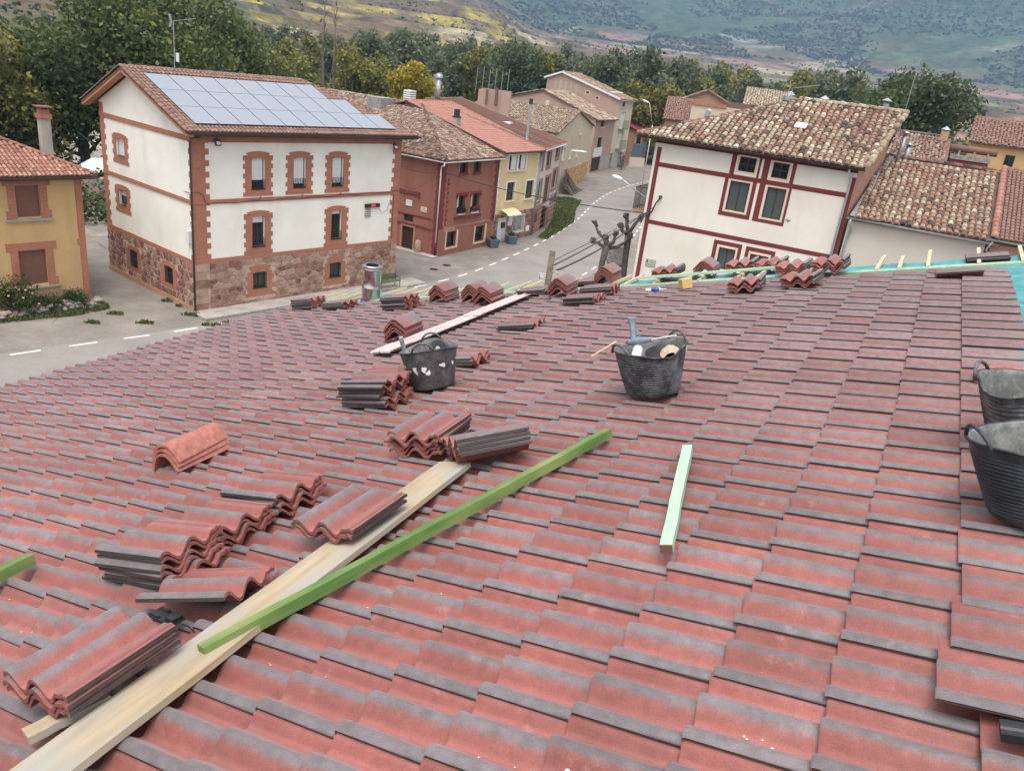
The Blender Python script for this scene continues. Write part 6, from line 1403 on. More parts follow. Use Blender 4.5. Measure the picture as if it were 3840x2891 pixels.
# ------------------------------------------------------------------ farther houses
def far_house(name, o, u, w, dep, zw, zr, wall, roofm, label, gable=False, tiles=True, pitch=.32, tdist=(.5, .2), ov=.4):
    h = Bld(name, o, u, label); h.shell(w, dep, zw, wall)
    if gable:
        mb = MB(); mb.add([(0, 0, zw), (w, 0, zw), (w / 2, 0, zr)], [(0, 1, 2)]); mb.build('gable', wall, h.root)
        r_ = slab(h.root, [(-ov, -ov, zw - .1), (w / 2, -ov, zr + .1), (w / 2, dep, zr + .1), (-ov, dep, zw - .1)], .12, M['under_tile']); slab(h.root, [(w + ov, -ov, zw - .1), (w / 2, -ov, zr + .1), (w / 2, dep, zr + .1), (w + ov, dep, zw - .1)], .12, M['under_tile'])
        if tiles:
            up = (w / 2 + ov, 0, zr - zw + .2); L = math.hypot(up[0], up[2])
            tile_slope(r_, (-ov, dep, zw - .08), (0, -1, 0), up, int((dep + ov) / pitch), int(L / .44), pitch, .44, pitch * .44, roofm, jit=.03, tdist=tdist); tile_slope(r_, (w + ov, -ov, zw - .08), (0, 1, 0), (-up[0], 0, up[2]), int((dep + ov) / pitch), int(L / .44), pitch, .44, pitch * .44, roofm, jit=.03, tdist=tdist)
            ridge_row(r_, (w / 2, -ov, zr + .12), (w / 2, dep, zr + .12), .16, roofm, .45)
    else:
        k = (zr - zw) / (dep / 2 + ov); r_, z_ = slope_house_roof(h, w, dep / 2, zw, k, roofm, pitch, .44, pitch * .44, x0=-.3, x1=w + .3, ov=ov, jit=.03, tdist=tdist); ridge_row(r_, (-.3, dep / 2, z_ + .05), (w + .3, dep / 2, z_ + .05), .16, roofm, .45)
    return h, r_
h, _ = far_house('dipped_tile_house', (27.4, 69.6), (.92, -.39), 5.0, 9, 12.2, 14.0, M['r_pale'], M['old_tile_dark'], 'old roof with dark barrel tiles behind the low tiled house', pitch=.27, tdist=(.55, .2))
mb = MB(); mb.box(4.4, 5.0, 3.6, 4.2, 13.4, 14.5); c_ = mb.build('chimney', M['brick_pale'], h.root); mb = MB(); mb.lathe([(.40, 0), (0, .3)], 10, (4.7, 3.9, 14.6)); mb.build('cowl', M['grey_metal'], c_)
h, _ = far_house('yellow_far_house', (40.2, 80.5), (.90, -.43), 12, 10, 13.7, 15.9, M['o_plaster'], M['brown_tile'], 'yellow house with brown tile roof at the far right', pitch=.3, tdist=(.4, .2))
h.window('f', 3.1, 3.9, 12.0, 13.0, M['brown_wood'], M['glass'], -.05)
h, _ = far_house('timber_chalet', (18.6, 122.5), (.98, -.18), 7.8, 9, 13.4, 15.2, M['r_pale'], M['old_tile'], 'chalet with open timber gable and terracotta roof in the middle distance', gable=True, pitch=.34, tdist=(.45, .1))
mb = MB(); mb.box(1.0, 4.0, -.06, 0, 11.5, 13.3); mb.build('loggia', M['brown_wood'], h.root); mb = MB(); mb.box(8.1, 8.8, 2, 2.7, 13, 16.0); mb.build('chimney', M['dark_metal'], h.root)
h, _ = far_house('far_gabled_house', (29.0, 126.7), (.97, -.24), 6.4, 10, 13.9, 16.3, M['b_plaster'], M['old_tile'], 'far house with yellowish barrel tile gable roof', gable=False, pitch=.36, tdist=(.72, .12))
h, _ = far_house('brown_far_house', (14.5, 103.2), (.98, -.17), 4.0, 8, 11.5, 13.9, M['r_pale'], M['brown_tile'], 'house with plain brown tile roof left of the beige parapet', pitch=.26, tdist=(.35, .15))
Pw = Bld('beige_parapet_house', (16.7, 99.0), (.978, -.21), 'beige blind wall with red brick coping in the middle distance', 'building'); Pw.shell(7.4, 7, 13.6, M['c_plaster']); mb = MB(); mb.box(-.2, 3.9, -.15, .4, 13.6, 13.95); mb.box(3.9, 6.6, -.1, .4, 13.75, 14.35, 1); mb.box(6.6, 7.6, -.15, .4, 13.3, 13.75); mb.build('coping', [M['brick'], M['brown_tile']], Pw.root)
mb = MB(); mb.tube([(1.7, -1.0, 11.0), (1.95, -1.0, 12.5)], .22, 8, 0); mb.tube([(1.95, -1.0, 12.5), (2.05, -1.0, 13.1)], .27, 10, 1); mb.lathe([(.42, 0), (0, .25)], 10, (2.07, -1.0, 13.2), mi=1); mb.build('chimney', [M['brick'], M['grey_metal']], Pw.root)
Lc = Bld('long_chimney', (23.9, 49.7), (.90, -.42), 'long maroon chimney block with a flat tile cap behind the low tiled house', 'chimney'); mb = MB(); mb.box(0, 2.0, 0, .6, 10, 13.35); mb.build('stack', M['h_band'], Lc.root); mb = MB(); mb.box(-.05, 2.05, -.05, .65, 13.35, 13.6); [mb.box(x, x + .12, .1, .5, 13.6, 13.85) for x in (.3, 1.1, 1.8)]; mb.build('crown', M['stone_grey'], Lc.root); mb = MB(); mb.tube([(-.2, .3, 13.95), (2.3, .3, 13.95)], .2, 10); mb.build('cap', M['brown_tile'], Lc.root, True)
Pp = Bld('pink_parapet_house', (-8.6, 105.2), (1.0, .02), 'pale pink blank wall with thin poles behind the row of houses', 'building'); Pp.shell(4.0, 6, 12.2, M['p_plaster'])
for q in range(6): mb = MB(); mb.tube([(-.4 + q * .78, .2, 11.9), (-.35 + q * .78, .2, 14.6 + .25 * (q % 2))], .035, 5); mb.build('pole', M['grey_metal'], Pp.root)
mb = MB(); mb.tube([(1.1, -.5, 10.5), (1.1, -.5, 12.3)], .16, 8); mb.tube([(2.3, -.5, 10.5), (2.3, -.5, 12.6)], .2, 8); mb.build('flue', M['brown_tile'], Pp.root)

# ================================================================== VEGETATION
def leaf_quads(centers, size, tint, flat=0.0, aspect=0.7):
    n = len(centers); a = rng.normal(size=(n, 3)); a[:, 2] *= (1 - flat); a /= np.linalg.norm(a, axis=1)[:, None]
    b_ = np.cross(a, rng.normal(size=(n, 3))); b_ /= np.linalg.norm(b_, axis=1)[:, None]
    s_ = (size * rng.uniform(.6, 1.35, n))[:, None]; a = a * s_ * .5; b_ = b_ * s_ * .5 * aspect
    V = np.stack([centers - a, centers - b_ * .9 + a * .1, centers + a, centers + b_ * .9 + a * .1], 1).reshape(-1, 3)
    return V, np.arange(4 * n).reshape(-1, 4), np.repeat(tint, 4)
def crown_points(lobes, n, shell=.45):
    """lobes: (x,y,z,rx,ry,rz); points biased to the outside of each lobe"""
    vol = np.array([l[3] * l[4] * l[5] for l in lobes]) ** .8; vol /= vol.sum(); out = []; tn = []
    for l, c in zip(lobes, rng.multinomial(n, vol)):
        d = rng.normal(size=(c, 3)); d /= np.linalg.norm(d, axis=1)[:, None]; r_ = rng.random(c) ** shell
        nz = 1 + .30 * (fbm(d[:, 0] * 2.2 + l[0], d[:, 1] * 2.2 + d[:, 2] * 1.7 + l[1], 3, 5) - .5) * 2
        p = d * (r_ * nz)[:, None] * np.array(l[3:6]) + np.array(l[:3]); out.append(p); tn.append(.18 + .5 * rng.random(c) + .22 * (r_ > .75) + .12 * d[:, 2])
    return np.concatenate(out), np.clip(np.concatenate(tn), 0, 1)
def trunk_mesh(h, r0, lobes, lean=(0, 0), bark='bark'):
    mb = MB(); top = Vector((lean[0], lean[1], h * .72)); pts = [Vector((0, 0, -.3)).lerp(top, t) + Vector((math.sin(t * 5) * .15, math.cos(t * 4) * .12, 0)) for t in np.linspace(0, 1, 6)]
    mb.tube(pts, [r0 * (1 - .75 * t) for t in np.linspace(0, 1, 6)], 8)
    for l in lobes:
        t = random.uniform(.35, .8); p = pts[int(t * 5)]; e = Vector(l[:3]); mid_ = p.lerp(e, .5) + Vector((0, 0, -.06 * (e - p).length)); mb.tube([p, mid_, e], [r0 * .38, r0 * .24, r0 * .08], 5)
        for q in range(2): mb.tube([mid_, e + Vector((rng.normal() * l[3] * .5, rng.normal() * l[4] * .5, rng.uniform(0, .7) * l[5]))], [r0 * .16, r0 * .04], 4)
    return mesh_data('trunk', mb.V, mb.F, M[bark], True)
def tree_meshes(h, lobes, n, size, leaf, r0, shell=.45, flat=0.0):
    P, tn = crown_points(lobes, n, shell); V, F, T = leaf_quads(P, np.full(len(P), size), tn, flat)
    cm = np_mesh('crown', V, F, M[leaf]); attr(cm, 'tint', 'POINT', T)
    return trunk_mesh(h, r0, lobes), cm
def place_tree(name, ms, x, y, z, label, s_=1.0, rz=None, group=None, sz=1.0):
    r_ = tag(empty(name, (x, y, z), rng.uniform(0, 6.28) if rz is None else rz), label, 'tree', group); r_.scale = (s_, s_, s_ * sz)
    link('trunk', ms[0], r_); link('crown', ms[1], r_); return r_
def AZR(az, r_): return (r_ * math.sin(R(az)), r_ * math.cos(R(az)))
def gz(x, y): return float(terrain_z(np.array([math.degrees(math.atan2(x, y))]), np.array([math.hypot(x, y)]))[0])
def lobes_round(w, h, z0, n, seed, ry=1.0):
    rg = np.random.default_rng(seed); L = [(0, 0, z0 + (h - z0) * .55, w * .32, w * .32 * ry, (h - z0) * .42)]
    for k in range(n):
        a = 6.283 * k / n + rg.uniform(-.3, .3); rr_ = w * .5 * rg.uniform(.42, .74); zz = z0 + (h - z0) * rg.uniform(.18, .86); sz_ = w * rg.uniform(.14, .24) 
        L.append((rr_ * math.cos(a), rr_ * math.sin(a) * ry, zz, sz_, sz_, sz_ * rg.uniform(.7, 1.0)))
    return L
# big trees behind the white building
def big(name, az, r_, w, h, leaf, n, size, label, z0=2.0, seed=1, nl=14, shell=.42):
    x, y = AZR(az, r_); return place_tree(name, tree_meshes(h, lobes_round(w, h, z0, nl, seed), n, size, leaf, .35 + h * .012, shell), x, y, gz(x, y), label, rz=0)
big('walnut_tree', -29.3, 92, 15, 16.2, 'leaf_dark', 15000, .50, 'dark green walnut tree rising left of the white building', 1.0, 3, 18)
big('walnut_tree', -24.6, 90, 17, 19.4, 'leaf_dark', 17000, .50, 'tallest dark green walnut tree behind the white building', 1.5, 4, 20)
big('walnut_tree', -20.2, 100, 12, 17.6, 'leaf_dark', 10000, .52, 'dark walnut tree showing right of the aerial on the white building', 2, 5, 14)
big('poplar_tree', -33.6, 88, 11, 14.6, 'leaf_olive', 8500, .45, 'yellow-green tree at the top left edge of the picture', 1.0, 6, 14, .55)
big('poplar_tree', -37.5, 84, 10, 13.5, 'leaf_olive', 6000, .45, 'yellow-green tree cut off by the left edge', 1.0, 7, 12, .55)
big('evergreen_tree', -16.6, 112, 12.5, 14.4, 'leaf_dark', 10000, .5, 'rounded dark tree above the ridge of the white building', 1.0, 8, 14)
big('ash_tree', -13.0, 120, 7.5, 16.0, 'leaf_olive', 4500, .45, 'thin olive-green tree beside the bare poplar trunks', 2.0, 9, 10, .6)
big('ash_tree', -11.3, 118, 8.0, 15.2, 'leaf_olive', 5000, .45, 'olive tree left of the bright yellow tree', 2.0, 19, 10, .6)
big('lime_tree', -9.2, 112, 8.4, 14.6, 'leaf_yellow', 5200, .46, 'bright yellow autumn tree behind the mossy tile roof', 3.0, 10, 12, .5)
big('oak_tree', -1.9, 165, 15, 20.5, 'leaf_deep', 8500, .75, 'round dark green tree behind the antenna poles', 2.0, 11, 14)
big('acacia_tree', 23.3, 118, 15, 21.5, 'leaf_deep', 15000, .55, 'large dark green tree behind the right-hand roofs', 4.0, 12, 18)
big('acacia_tree', 20.8, 124, 10, 16.5, 'leaf_deep', 6000, .55, 'lower dark tree at the left foot of the large right-hand tree', 3.0, 13, 12)
big('willow_tree', 7.0, 172, 13, 15.5, 'leaf_olive', 7000, .7, 'yellow-green willow beyond the tall house', .5, 14, 14)
big('willow_tree', 9.0, 178, 9, 13.5, 'leaf_yellow', 3500, .7, 'yellowing willow right of the tall house', .5, 15, 10)
big('hedge_tree', 27.2, 150, 13, 14.5, 'leaf_olive', 5000, .7, 'olive tree at the far right edge behind the yellow house', 1.0, 16, 10)
big('hedge_tree', 30.6, 150, 12, 15.5, 'leaf_mid', 4500, .7, 'green tree just past the right edge', 1.0, 17, 10)
# bare poplars
for k, (az, r_, h) in enumerate(((-14.9, 100, 22.5), (-14.2, 103, 20.0))):
    x, y = AZR(az, r_); mb = MB(); mb.tube([(0, 0, -.3), (.1, .05, h * .3), (-.1, 0, h * .65), (.1, 0, h)], [.32, .24, .14, .03], 7)
    for q in range(46):
        z_ = h * rng.uniform(.15, .97); a = rng.uniform(0, 6.28); L_ = rng.uniform(.8, 2.0) * (1 - z_ / h * .5); mb.tube([(0, 0, z_), (L_ * .35 * math.cos(a), L_ * .35 * math.sin(a), z_ + L_ * .55), (L_ * .42 * math.cos(a), L_ * .42 * math.sin(a), z_ + L_)], [.05, .03, .01], 4)
    r0_ = tag(empty('bare_poplar', (x, y, gz(x, y))), ('taller' if k == 0 else 'shorter') + ' bare grey poplar trunk behind the white building ridge', 'tree'); link('trunk', mesh_data('trunk', mb.V, mb.F, M['bark'], True), r0_)
# poplar belt along the river
def poplar_var(leaf, seed, w=6.0, h=20.0):
    rg = np.random.default_rng(seed); L = []
    for k in range(9):
        t = (k + .5) / 9; ww = w * .62 * math.sin(math.pi * (.16 + .70 * t)) ** .55; a = rg.uniform(0, 6.28); L.append((ww * .45 * math.cos(a), ww * .45 * math.sin(a), h * (.10 + .84 * t), ww * .8, ww * .8, h * .11))
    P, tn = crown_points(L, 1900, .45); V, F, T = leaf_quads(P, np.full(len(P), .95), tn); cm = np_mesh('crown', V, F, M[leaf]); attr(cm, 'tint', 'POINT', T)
    mb = MB(); mb.tube([(0, 0, -.5), (0, 0, h * .5), (0, 0, h * .9)], [.3, .2, .05], 6); return mesh_data('trunk', mb.V, mb.F, M['bark'], True), cm
pv = [poplar_var(l, 40 + k, w) for k, (l, w) in enumerate((('leaf_mid', 6), ('leaf_mid', 7), ('leaf_olive', 6), ('leaf_mid', 5), ('leaf_olive', 7), ('leaf_mid', 8)))]
def top_z(az, r_):
    t = np.interp(az, [-22, -16, -10, -6, 0, 4.6, 7.6, 12.5, 15, 17.4, 21.5, 24], [14, 16, 18.5, 19.5, 20, 21.5, 20.5, 20.5, 20, 21.5, 21, 19]); return t
gl = {}
k = 0
for ring, (r0_, step) in enumerate(((182, 1.15), (212, .98), (246, .92), (285, .85))):
    az = -22 + rng.uniform(0, .5)
    while az < 25:
        rr_ = r0_ + rng.uniform(-12, 12); x, y = AZR(az, rr_); hh = top_z(az, rr_) * rng.uniform(.80, 1.08) * (1.0 + .03 * ring)
        side = 'left of the round dark tree' if az < -4 else ('behind the tall house' if az < 9 else 'beyond the maroon-banded house')
        ti = int(rng.choice(6, p=[.25, .2, .13, .17, .1, .15]))
        place_tree('poplar_tree', pv[ti], x, y, gz(x, y), 'poplar in the river belt %s, %s' % (side, ('front row', 'second row', 'third row', 'back row')[ring]), hh / 20.0 * .92, group='poplars in the river belt ' + side, sz=1.08)
        az += step * rng.uniform(.75, 1.3)
# scattered bushes on the hills (uncountable)
nb = 9000
ba = rng.uniform(-41, 41, nb); br = np.exp(rng.uniform(math.log(300), math.log(2100), nb)); keep = []
bx, by = br * np.sin(np.radians(ba)), br * np.cos(np.radians(ba)); bzv = terrain_z(ba, br)
dens = fbm(bx / 120, by / 120, 4, 77); ok_ = dens > (.47 + .05 * (br < 1500)); bx, by, bzv, br = bx[ok_], by[ok_], bzv[ok_], br[ok_]
cs = []; ss = []
for x, y, z, r_ in zip(bx, by, bzv, br):
    s_ = rng.uniform(.9, 2.3) * (1 + r_ / 1800); n_ = 9
    d = rng.normal(size=(n_, 3)); d /= np.linalg.norm(d, axis=1)[:, None]; cs.append(np.array([x, y, z + s_ * .25]) + d * s_ * np.array([.75, .75, .5]) * (rng.random(n_) ** .4)[:, None]); ss.append(np.full(n_, s_ * .75))
nm_ = 22000; ma = rng.uniform(-12, 41, nm_); mr = rng.uniform(2050, 3700, nm_); mx_, my_ = mr * np.sin(np.radians(ma)), mr * np.cos(np.radians(ma)); mz_ = terrain_z(ma, mr); okm = fbm(mx_ / 170, my_ / 170, 4, 99) > .44
for x, y, z in zip(mx_[okm], my_[okm], mz_[okm]):
    s_ = rng.uniform(4, 8); d = rng.normal(size=(5, 3)); d /= np.linalg.norm(d, axis=1)[:, None]; cs.append(np.array([x, y, z + 1.5]) + d * s_ * np.array([.9, .9, .35])); ss.append(np.full(5, s_ * 1.1))
cs = np.concatenate(cs); ss = np.concatenate(ss); V, F, T = leaf_quads(cs, ss, rng.random(len(cs)), .3, .9)
hm = np_mesh('hill_scrub', V, F, m_leaf('hill_scrub_leaf', [(0, (.055, .070, .038)), (1, (.095, .11, .055))], .2)); attr(hm, 'tint', 'POINT', T); tag(link('hill_scrub', hm), 'dark scrub and bushes scattered over the hillsides', 'scrub', kind='stuff')
# undergrowth behind the houses on the left
cs = []; 
for q in range(420):
    az = rng.uniform(-39, -17); r_ = rng.uniform(70, 92); x, y = AZR(az, r_)
    if az > -26 and r_ < 78: continue
    s_ = rng.uniform(.8, 2.2); n_ = 40; d = rng.normal(size=(n_, 3)); d /= np.linalg.norm(d, axis=1)[:, None]; cs.append(np.array([x, y, s_ * .7]) + d * s_ * (rng.random(n_) ** .4)[:, None])
cs = np.concatenate(cs); V, F, T = leaf_quads(cs, np.full(len(cs), .42), rng.random(len(cs)) * .6); hm = np_mesh('undergrowth', V, F, M['leaf_dark']); attr(hm, 'tint', 'POINT', T); tag(link('undergrowth', hm), 'dense dark undergrowth below the walnut trees', 'undergrowth', kind='stuff')
# grass patches
def grass_patch(poly, n, hgt, label, z=0.02):
    P = np.array(poly); x0, y0 = P.min(0); x1, y1 = P.max(0); pts = []
    while len(pts) < n:
        q = np.array([rng.uniform(x0, x1), rng.uniform(y0, y1)]); ins = False; j = len(P) - 1
        for i in range(len(P)):
            if (P[i][1] > q[1]) != (P[j][1] > q[1]) and q[0] < (P[j][0] - P[i][0]) * (q[1] - P[i][1]) / (P[j][1] - P[i][1]) + P[i][0]: ins = not ins
            j = i
        if ins: pts.append(q)
    pts = np.array(pts); a = rng.uniform(0, 6.28, n); w = .05 + .05 * rng.random(n); h_ = hgt * rng.uniform(.4, 1.3, n); dx = np.cos(a) * w; dy = np.sin(a) * w; lx = rng.normal(0, .05, n); ly = rng.normal(0, .05, n)
    V = np.stack([np.stack([pts[:, 0] - dx, pts[:, 1] - dy, np.full(n, z - .02)], 1), np.stack([pts[:, 0] + dx, pts[:, 1] + dy, np.full(n, z - .02)], 1), np.stack([pts[:, 0] + dx * .3 + lx, pts[:, 1] + dy * .3 + ly, z + h_], 1), np.stack([pts[:, 0] - dx * .3 + lx, pts[:, 1] - dy * .3 + ly, z + h_], 1)], 1).reshape(-1, 3)
    me = np_mesh('grass', V, np.arange(4 * n).reshape(-1, 4), M['grass']); attr(me, 'tint', 'POINT', np.repeat(rng.random(n), 4)); return tag(link('grass', me), label, 'grass', kind='stuff')
soil = m_plain('green_soil', (.10, .12, .045), .95, .35, 1.5)
def soil_sheet(poly, name, mat=soil, z=.016): return tag(link(name, mesh_data(name, [(x, y, z) for x, y in poly], [tuple(range(len(poly)))], mat)), kind='structure')
g1 = [(.7, 78.6), (1.6, 78.4), (2.9, 83), (4.6, 90), (5.0, 98), (6.0, 106.5), (4.6, 108.5), (2.4, 107), (2.6, 98), (2.2, 90), (1.6, 84)]
soil_sheet(g1, 'verge_soil', m_plain('verge_soil', (.17, .15, .095), .95, .45, .5)); grass_patch(g1, 5000, .17, 'green grass verge between the off-white house and the road')
g2 = [(14, 168), (30, 172), (46, 190), (20, 200), (8, 185)]; soil_sheet(g2, 'meadow', z=.03); grass_patch(g2, 4000, .3, 'grass field beyond the bend of the street', .03)
g3 = [(-27.5, 38.0), (-24.2, 41.2), (-23.3, 43.0), (-24.0, 43.9), (-32, 33.5), (-36, 28)]; soil_sheet(g3, 'garden_soil', m_plain('garden_soil', (.16, .13, .09), .95, .35, 2)); grass_patch(g3, 2600, .16, 'weedy grass strip in front of the ochre house')
for k, (x, y, w_) in enumerate(((-18.9, 43.6, .5), (-17.2, 42.3, .55), (-16.4, 43.0, .4), (-19.9, 45.0, .45), (-22.6, 42.2, .4), (-20.5, 41.4, .45), (-21.0, 45.6, .5), (-22.9, 40.4, .35))):
    grass_patch([(x - w_, y - w_ * .5), (x + w_, y - w_ * .3), (x + w_ * .8, y + w_ * .5), (x - w_ * .7, y + w_ * .4)], 90, .13, 'tuft of weeds %s' % ('at the drainpipe of the white building', 'on the road edge in front of the corner', 'beside the kerb at the white building', 'on the alley near the side wall', 'near the alley mouth', 'in the middle of the alley mouth', 'along the alley gutter', 'by the road left of the alley')[k])
# rose bush and rubble wall by the ochre house
yM = Yh.root.matrix_basis
def shrub(name, c, w, h, n, leaf, label, size=.16, flowers=0):
    r_ = tag(empty(name, c), label, 'shrub'); P, tn = crown_points([(0, 0, h * .5, w * .5, w * .5, h * .5), (w * .25, 0, h * .35, w * .3, w * .3, h * .3), (-w * .3, .1, h * .4, w * .28, w * .28, h * .32)], n); V, F, T = leaf_quads(P, np.full(len(P), size), tn); me = np_mesh('foliage', V, F, M[leaf]); attr(me, 'tint', 'POINT', T); link('foliage', me, r_)
    mb = MB(); [mb.tube([(0, 0, 0), (rng.normal() * w * .2, rng.normal() * w * .2, h * .7)], [.03, .01], 5) for q in range(4)]; mb.build('stem', M['bark'], r_, uv=False)
    for q in range(flowers):
        p = P[rng.integers(len(P))] * 1.02; mb = MB(); mb.lathe([(0, -.05), (.06, -.02), (.07, .03), (.0, .05)], 7, tuple(p)); mb.build('bloom', M['rose'], r_, True, uv=False)
    return r_
shrub('rose_bush', yM @ Vector((-4.2, -1.0, .1)), 2.2, 2.1, 1500, 'leaf_shrub', 'rose bush with pink blooms in front of the ochre house', .15, 22)
shrub('garden_shrub', yM @ Vector((-2.6, -1.0, .2)), 1.6, .8, 700, 'leaf_shrub', 'low green shrub left of centre below the ochre house shutters', .14)
shrub('garden_shrub', yM @ Vector((-1.2, -1.0, .2)), 1.4, .9, 700, 'leaf_shrub', 'low green shrub near the right corner of the ochre house', .14)
rw = tag(empty('rubble_wall', yM @ Vector((0, -1.2, 0)), Yh.root.rotation_euler.z), 'low dry rubble stone wall in front of the ochre house', 'wall')
for q in range(150):
    s_ = rng.uniform(.10, .22); me_ = MB(); me_.lathe([(0, -s_ * .6), (s_ * .8, -s_ * .4), (s_, 0), (s_ * .75, s_ * .45), (0, s_ * .6)], 7, sx=rng.uniform(.8, 1.3), sy=rng.uniform(.8, 1.2)); me_.build('stone', M['stone_grey'] if rng.random() < .6 else M['rubble_pale'], rw, uv=False, loc=(rng.uniform(-7, .1), rng.uniform(-.28, .28), rng.uniform(.05, .42)), rot=(rng.uniform(-.4, .4), rng.uniform(-.4, .4), rng.uniform(0, 3)))
# ================================================================== STREET THINGS
# stone retaining wall and polythene heap at the end of the alley
aw = tag(empty('alley_wall', (-39.5, 68.3, 0), math.atan2(.28, .96)), 'rough stone retaining wall at the end of the alley', 'wall'); mb = MB(); mb.box(-6, 12, 0, .5, 0, 2.4); mb.build('masonry', M['rubble_pale'], aw)
voronoi_stones(aw, lambda a, d, z: (a, -d, z), -6, 12, .02, 2.4, 150, [], [M['rubble_pale'], M['stone_grey'], M['rubble']], .05, .07, 1.3, 45)
ps = []; n = 20; xs = np.linspace(-1, 1, n); X, Y = np.meshgrid(xs, xs, indexing='ij'); Zc = np.clip(1.25 * (1 - .75 * X ** 2 - .6 * Y ** 2), 0, 2) + .35 * (fbm(X * 3, Y * 3, 4, 8) - .5); ix = np.arange(n * n).reshape(n, n)
pm_ = np_mesh('polythene_heap', np.stack([X.ravel() * 2.6, Y.ravel() * 1.6, np.clip(Zc.ravel(), 0, 9) * 1.3], 1), np.stack([ix[:-1, :-1], ix[1:, :-1], ix[1:, 1:], ix[:-1, 1:]], -1).reshape(-1, 4), M['polythene'], True); o = link('polythene_heap', pm_); o.location = (-38.4, 71.5, 2.1); o.rotation_euler = (0, 0, .4); tag(o, 'heap covered in pale polythene sheeting behind the alley wall', 'heap')
# kerb and footway along the white building
kb = MB(); wM = Wb.root.matrix_basis; kb.box(-.3, 17.0, -1.55, -.06, 0, .13); kb.box(-.3, 17.0, -1.67, -1.551, 0, .14, 1); o = kb.build('footway', [M['concrete'], M['stone_grey']]); o.matrix_world = wM; tag(o, kind='structure')
# green bench
def bench(loc, rz, label, m_=M['bench_green']):
    r_ = tag(empty('park_bench', loc, rz), label, 'bench')
    for q in range(3): mb = MB(); mb.box(-.95, .95, -.42 + .15 * q, -.30 + .15 * q, .42, .455); mb.build('seat_slat', m_, r_)
    for q in range(3): mb = MB(); mb.box(-.95, .95, .06 + .02 * q, .09 + .02 * q, .53 + .13 * q, .64 + .13 * q); mb.build('back_slat', m_, r_)
    for x in (-.85, .85): mb = MB(); mb.tube([(x, -.42, 0), (x, -.42, .62), (x, -.36, .68), (x, .02, .66), (x, .08, .60)], .024, 6); mb.tube([(x, .10, .0), (x, .04, .42), (x, .12, .92)], .024, 6); mb.tube([(x, -.42, .40), (x, .05, .40)], .02, 6); mb.build('leg_frame', M['dark_metal'], r_, True)
    return r_
bench(tuple((wM @ Vector((13.6, -1.15, .13)))), Wb.root.rotation_euler.z, 'green slatted bench against the stone base of the white building')
bench((14.8, 150.6, .01), math.atan2(.895, .447), 'small green metal bench in front of the tall house')
# manholes, planters, boulder
for k, (x, y) in enumerate(((-7.2, 61.2), (-6.4, 63.0))):
    mb = MB(); mb.lathe([(.34, .0), (.34, .022), (0, .024)], 20); o = mb.build('manhole_cover', M['dark_metal'], loc=(x, y, .008)); tag(o, 'round manhole cover in the pavement, the %s one to the camera' % ('nearer', 'farther')[k], 'manhole')
for k, (x, y) in enumerate(((-3.3, 71.9), (-1.75, 74.4))):
    r_ = tag(empty('planter', (x, y, 0), .5), 'square blue-grey planter %s the white door of the yellow house' % ('left of', 'right of')[k], 'planter'); mb = MB(); V = [(-.36, -.36, 0), (.36, -.36, 0), (.36, .36, 0), (-.36, .36, 0), (-.48, -.48, .75), (.48, -.48, .75), (.48, .48, .75), (-.48, .48, .75)]; mb.add(V, [(0, 3, 2, 1), (4, 5, 6, 7), (0, 1, 5, 4), (1, 2, 6, 5), (2, 3, 7, 6), (3, 0, 4, 7)]); mb.build('pot', M['planter'], r_)
    P, tn = crown_points([(0, 0, .9, .35, .35, .22)], 180); V, F, T = leaf_quads(P, np.full(len(P), .13), tn); me = np_mesh('foliage', V, F, M['leaf_shrub']); attr(me, 'tint', 'POINT', T); link('foliage', me, r_)
mb = MB(); mb.lathe([(.22, 0), (.26, .15), (.24, .7), (.20, .95), (.12, 1.05), (0, 1.08)], 12, sx=1.1, sy=.8); o = mb.build('guard_stone', M['rubble_pale'], None, True); o.location = Rh.root.matrix_basis @ Vector((-.45, 1.65, .1)); tag(o, 'worn upright guard stone beside the red house door', 'stone')
# brush pile
bp = tag(empty('brushwood_pile', (3.4, 112.5, 0), math.atan2(.973, .231)), 'leaning pile of grey brushwood at the cream house', 'woodpile')
for q in range(150):
    x = rng.uniform(-1.5, 5.2); t = max(.2, 1 - abs(x - .8) / 5.2); hh = rng.uniform(2.0, 3.3) * t; mb = MB(); y0 = -.6 - rng.uniform(.2, 1.5); mb.tube([(x + rng.normal() * .15, y0, 0), (x + rng.normal() * .25, y0 * .55, hh * .55), (x + rng.normal() * .45, -.15, hh)], [.06, .05, .02], 4); mb.build('branch', M['bark'], bp, uv=False)
# pollarded plane trees, stone block, pole
def pollard(name, base, trunk, arms, label):
    r_ = tag(empty(name, (base[0], base[1], 0)), label, 'tree'); mb = MB(); b0 = Vector((base[0], base[1], 0)); T = [Vector(p) - b0 for p in trunk]
    mb.tube(T, [.22, .19, .17, .20][:len(T)], 9); mb.build('trunk', M['bark_plane'], r_, True)
    for arm in arms:
        A = [Vector(p) - b0 for p in arm]; n = len(A); mb = MB(); mb.tube(A, [.115 - .018 * k for k in range(n)], 7)
        e = A[-1]
        for q in range(16):
            d = Vector(rng.normal(size=3)).normalized(); s_ = rng.uniform(.05, .10); p = e + d * .12; mb.lathe([(0, -s_), (s_ * .8, -s_ * .5), (s_, 0), (s_ * .8, s_ * .5), (0, s_)], 6, tuple(p))
        for q in range(3): p = A[-2].lerp(A[-1], rng.random()); s_ = .09; mb.lathe([(0, -s_), (s_, 0), (0, s_)], 6, (p.x + .06, p.y, p.z + .05))
        mb.build('limb', M['bark_plane'], r_, True)
    return r_
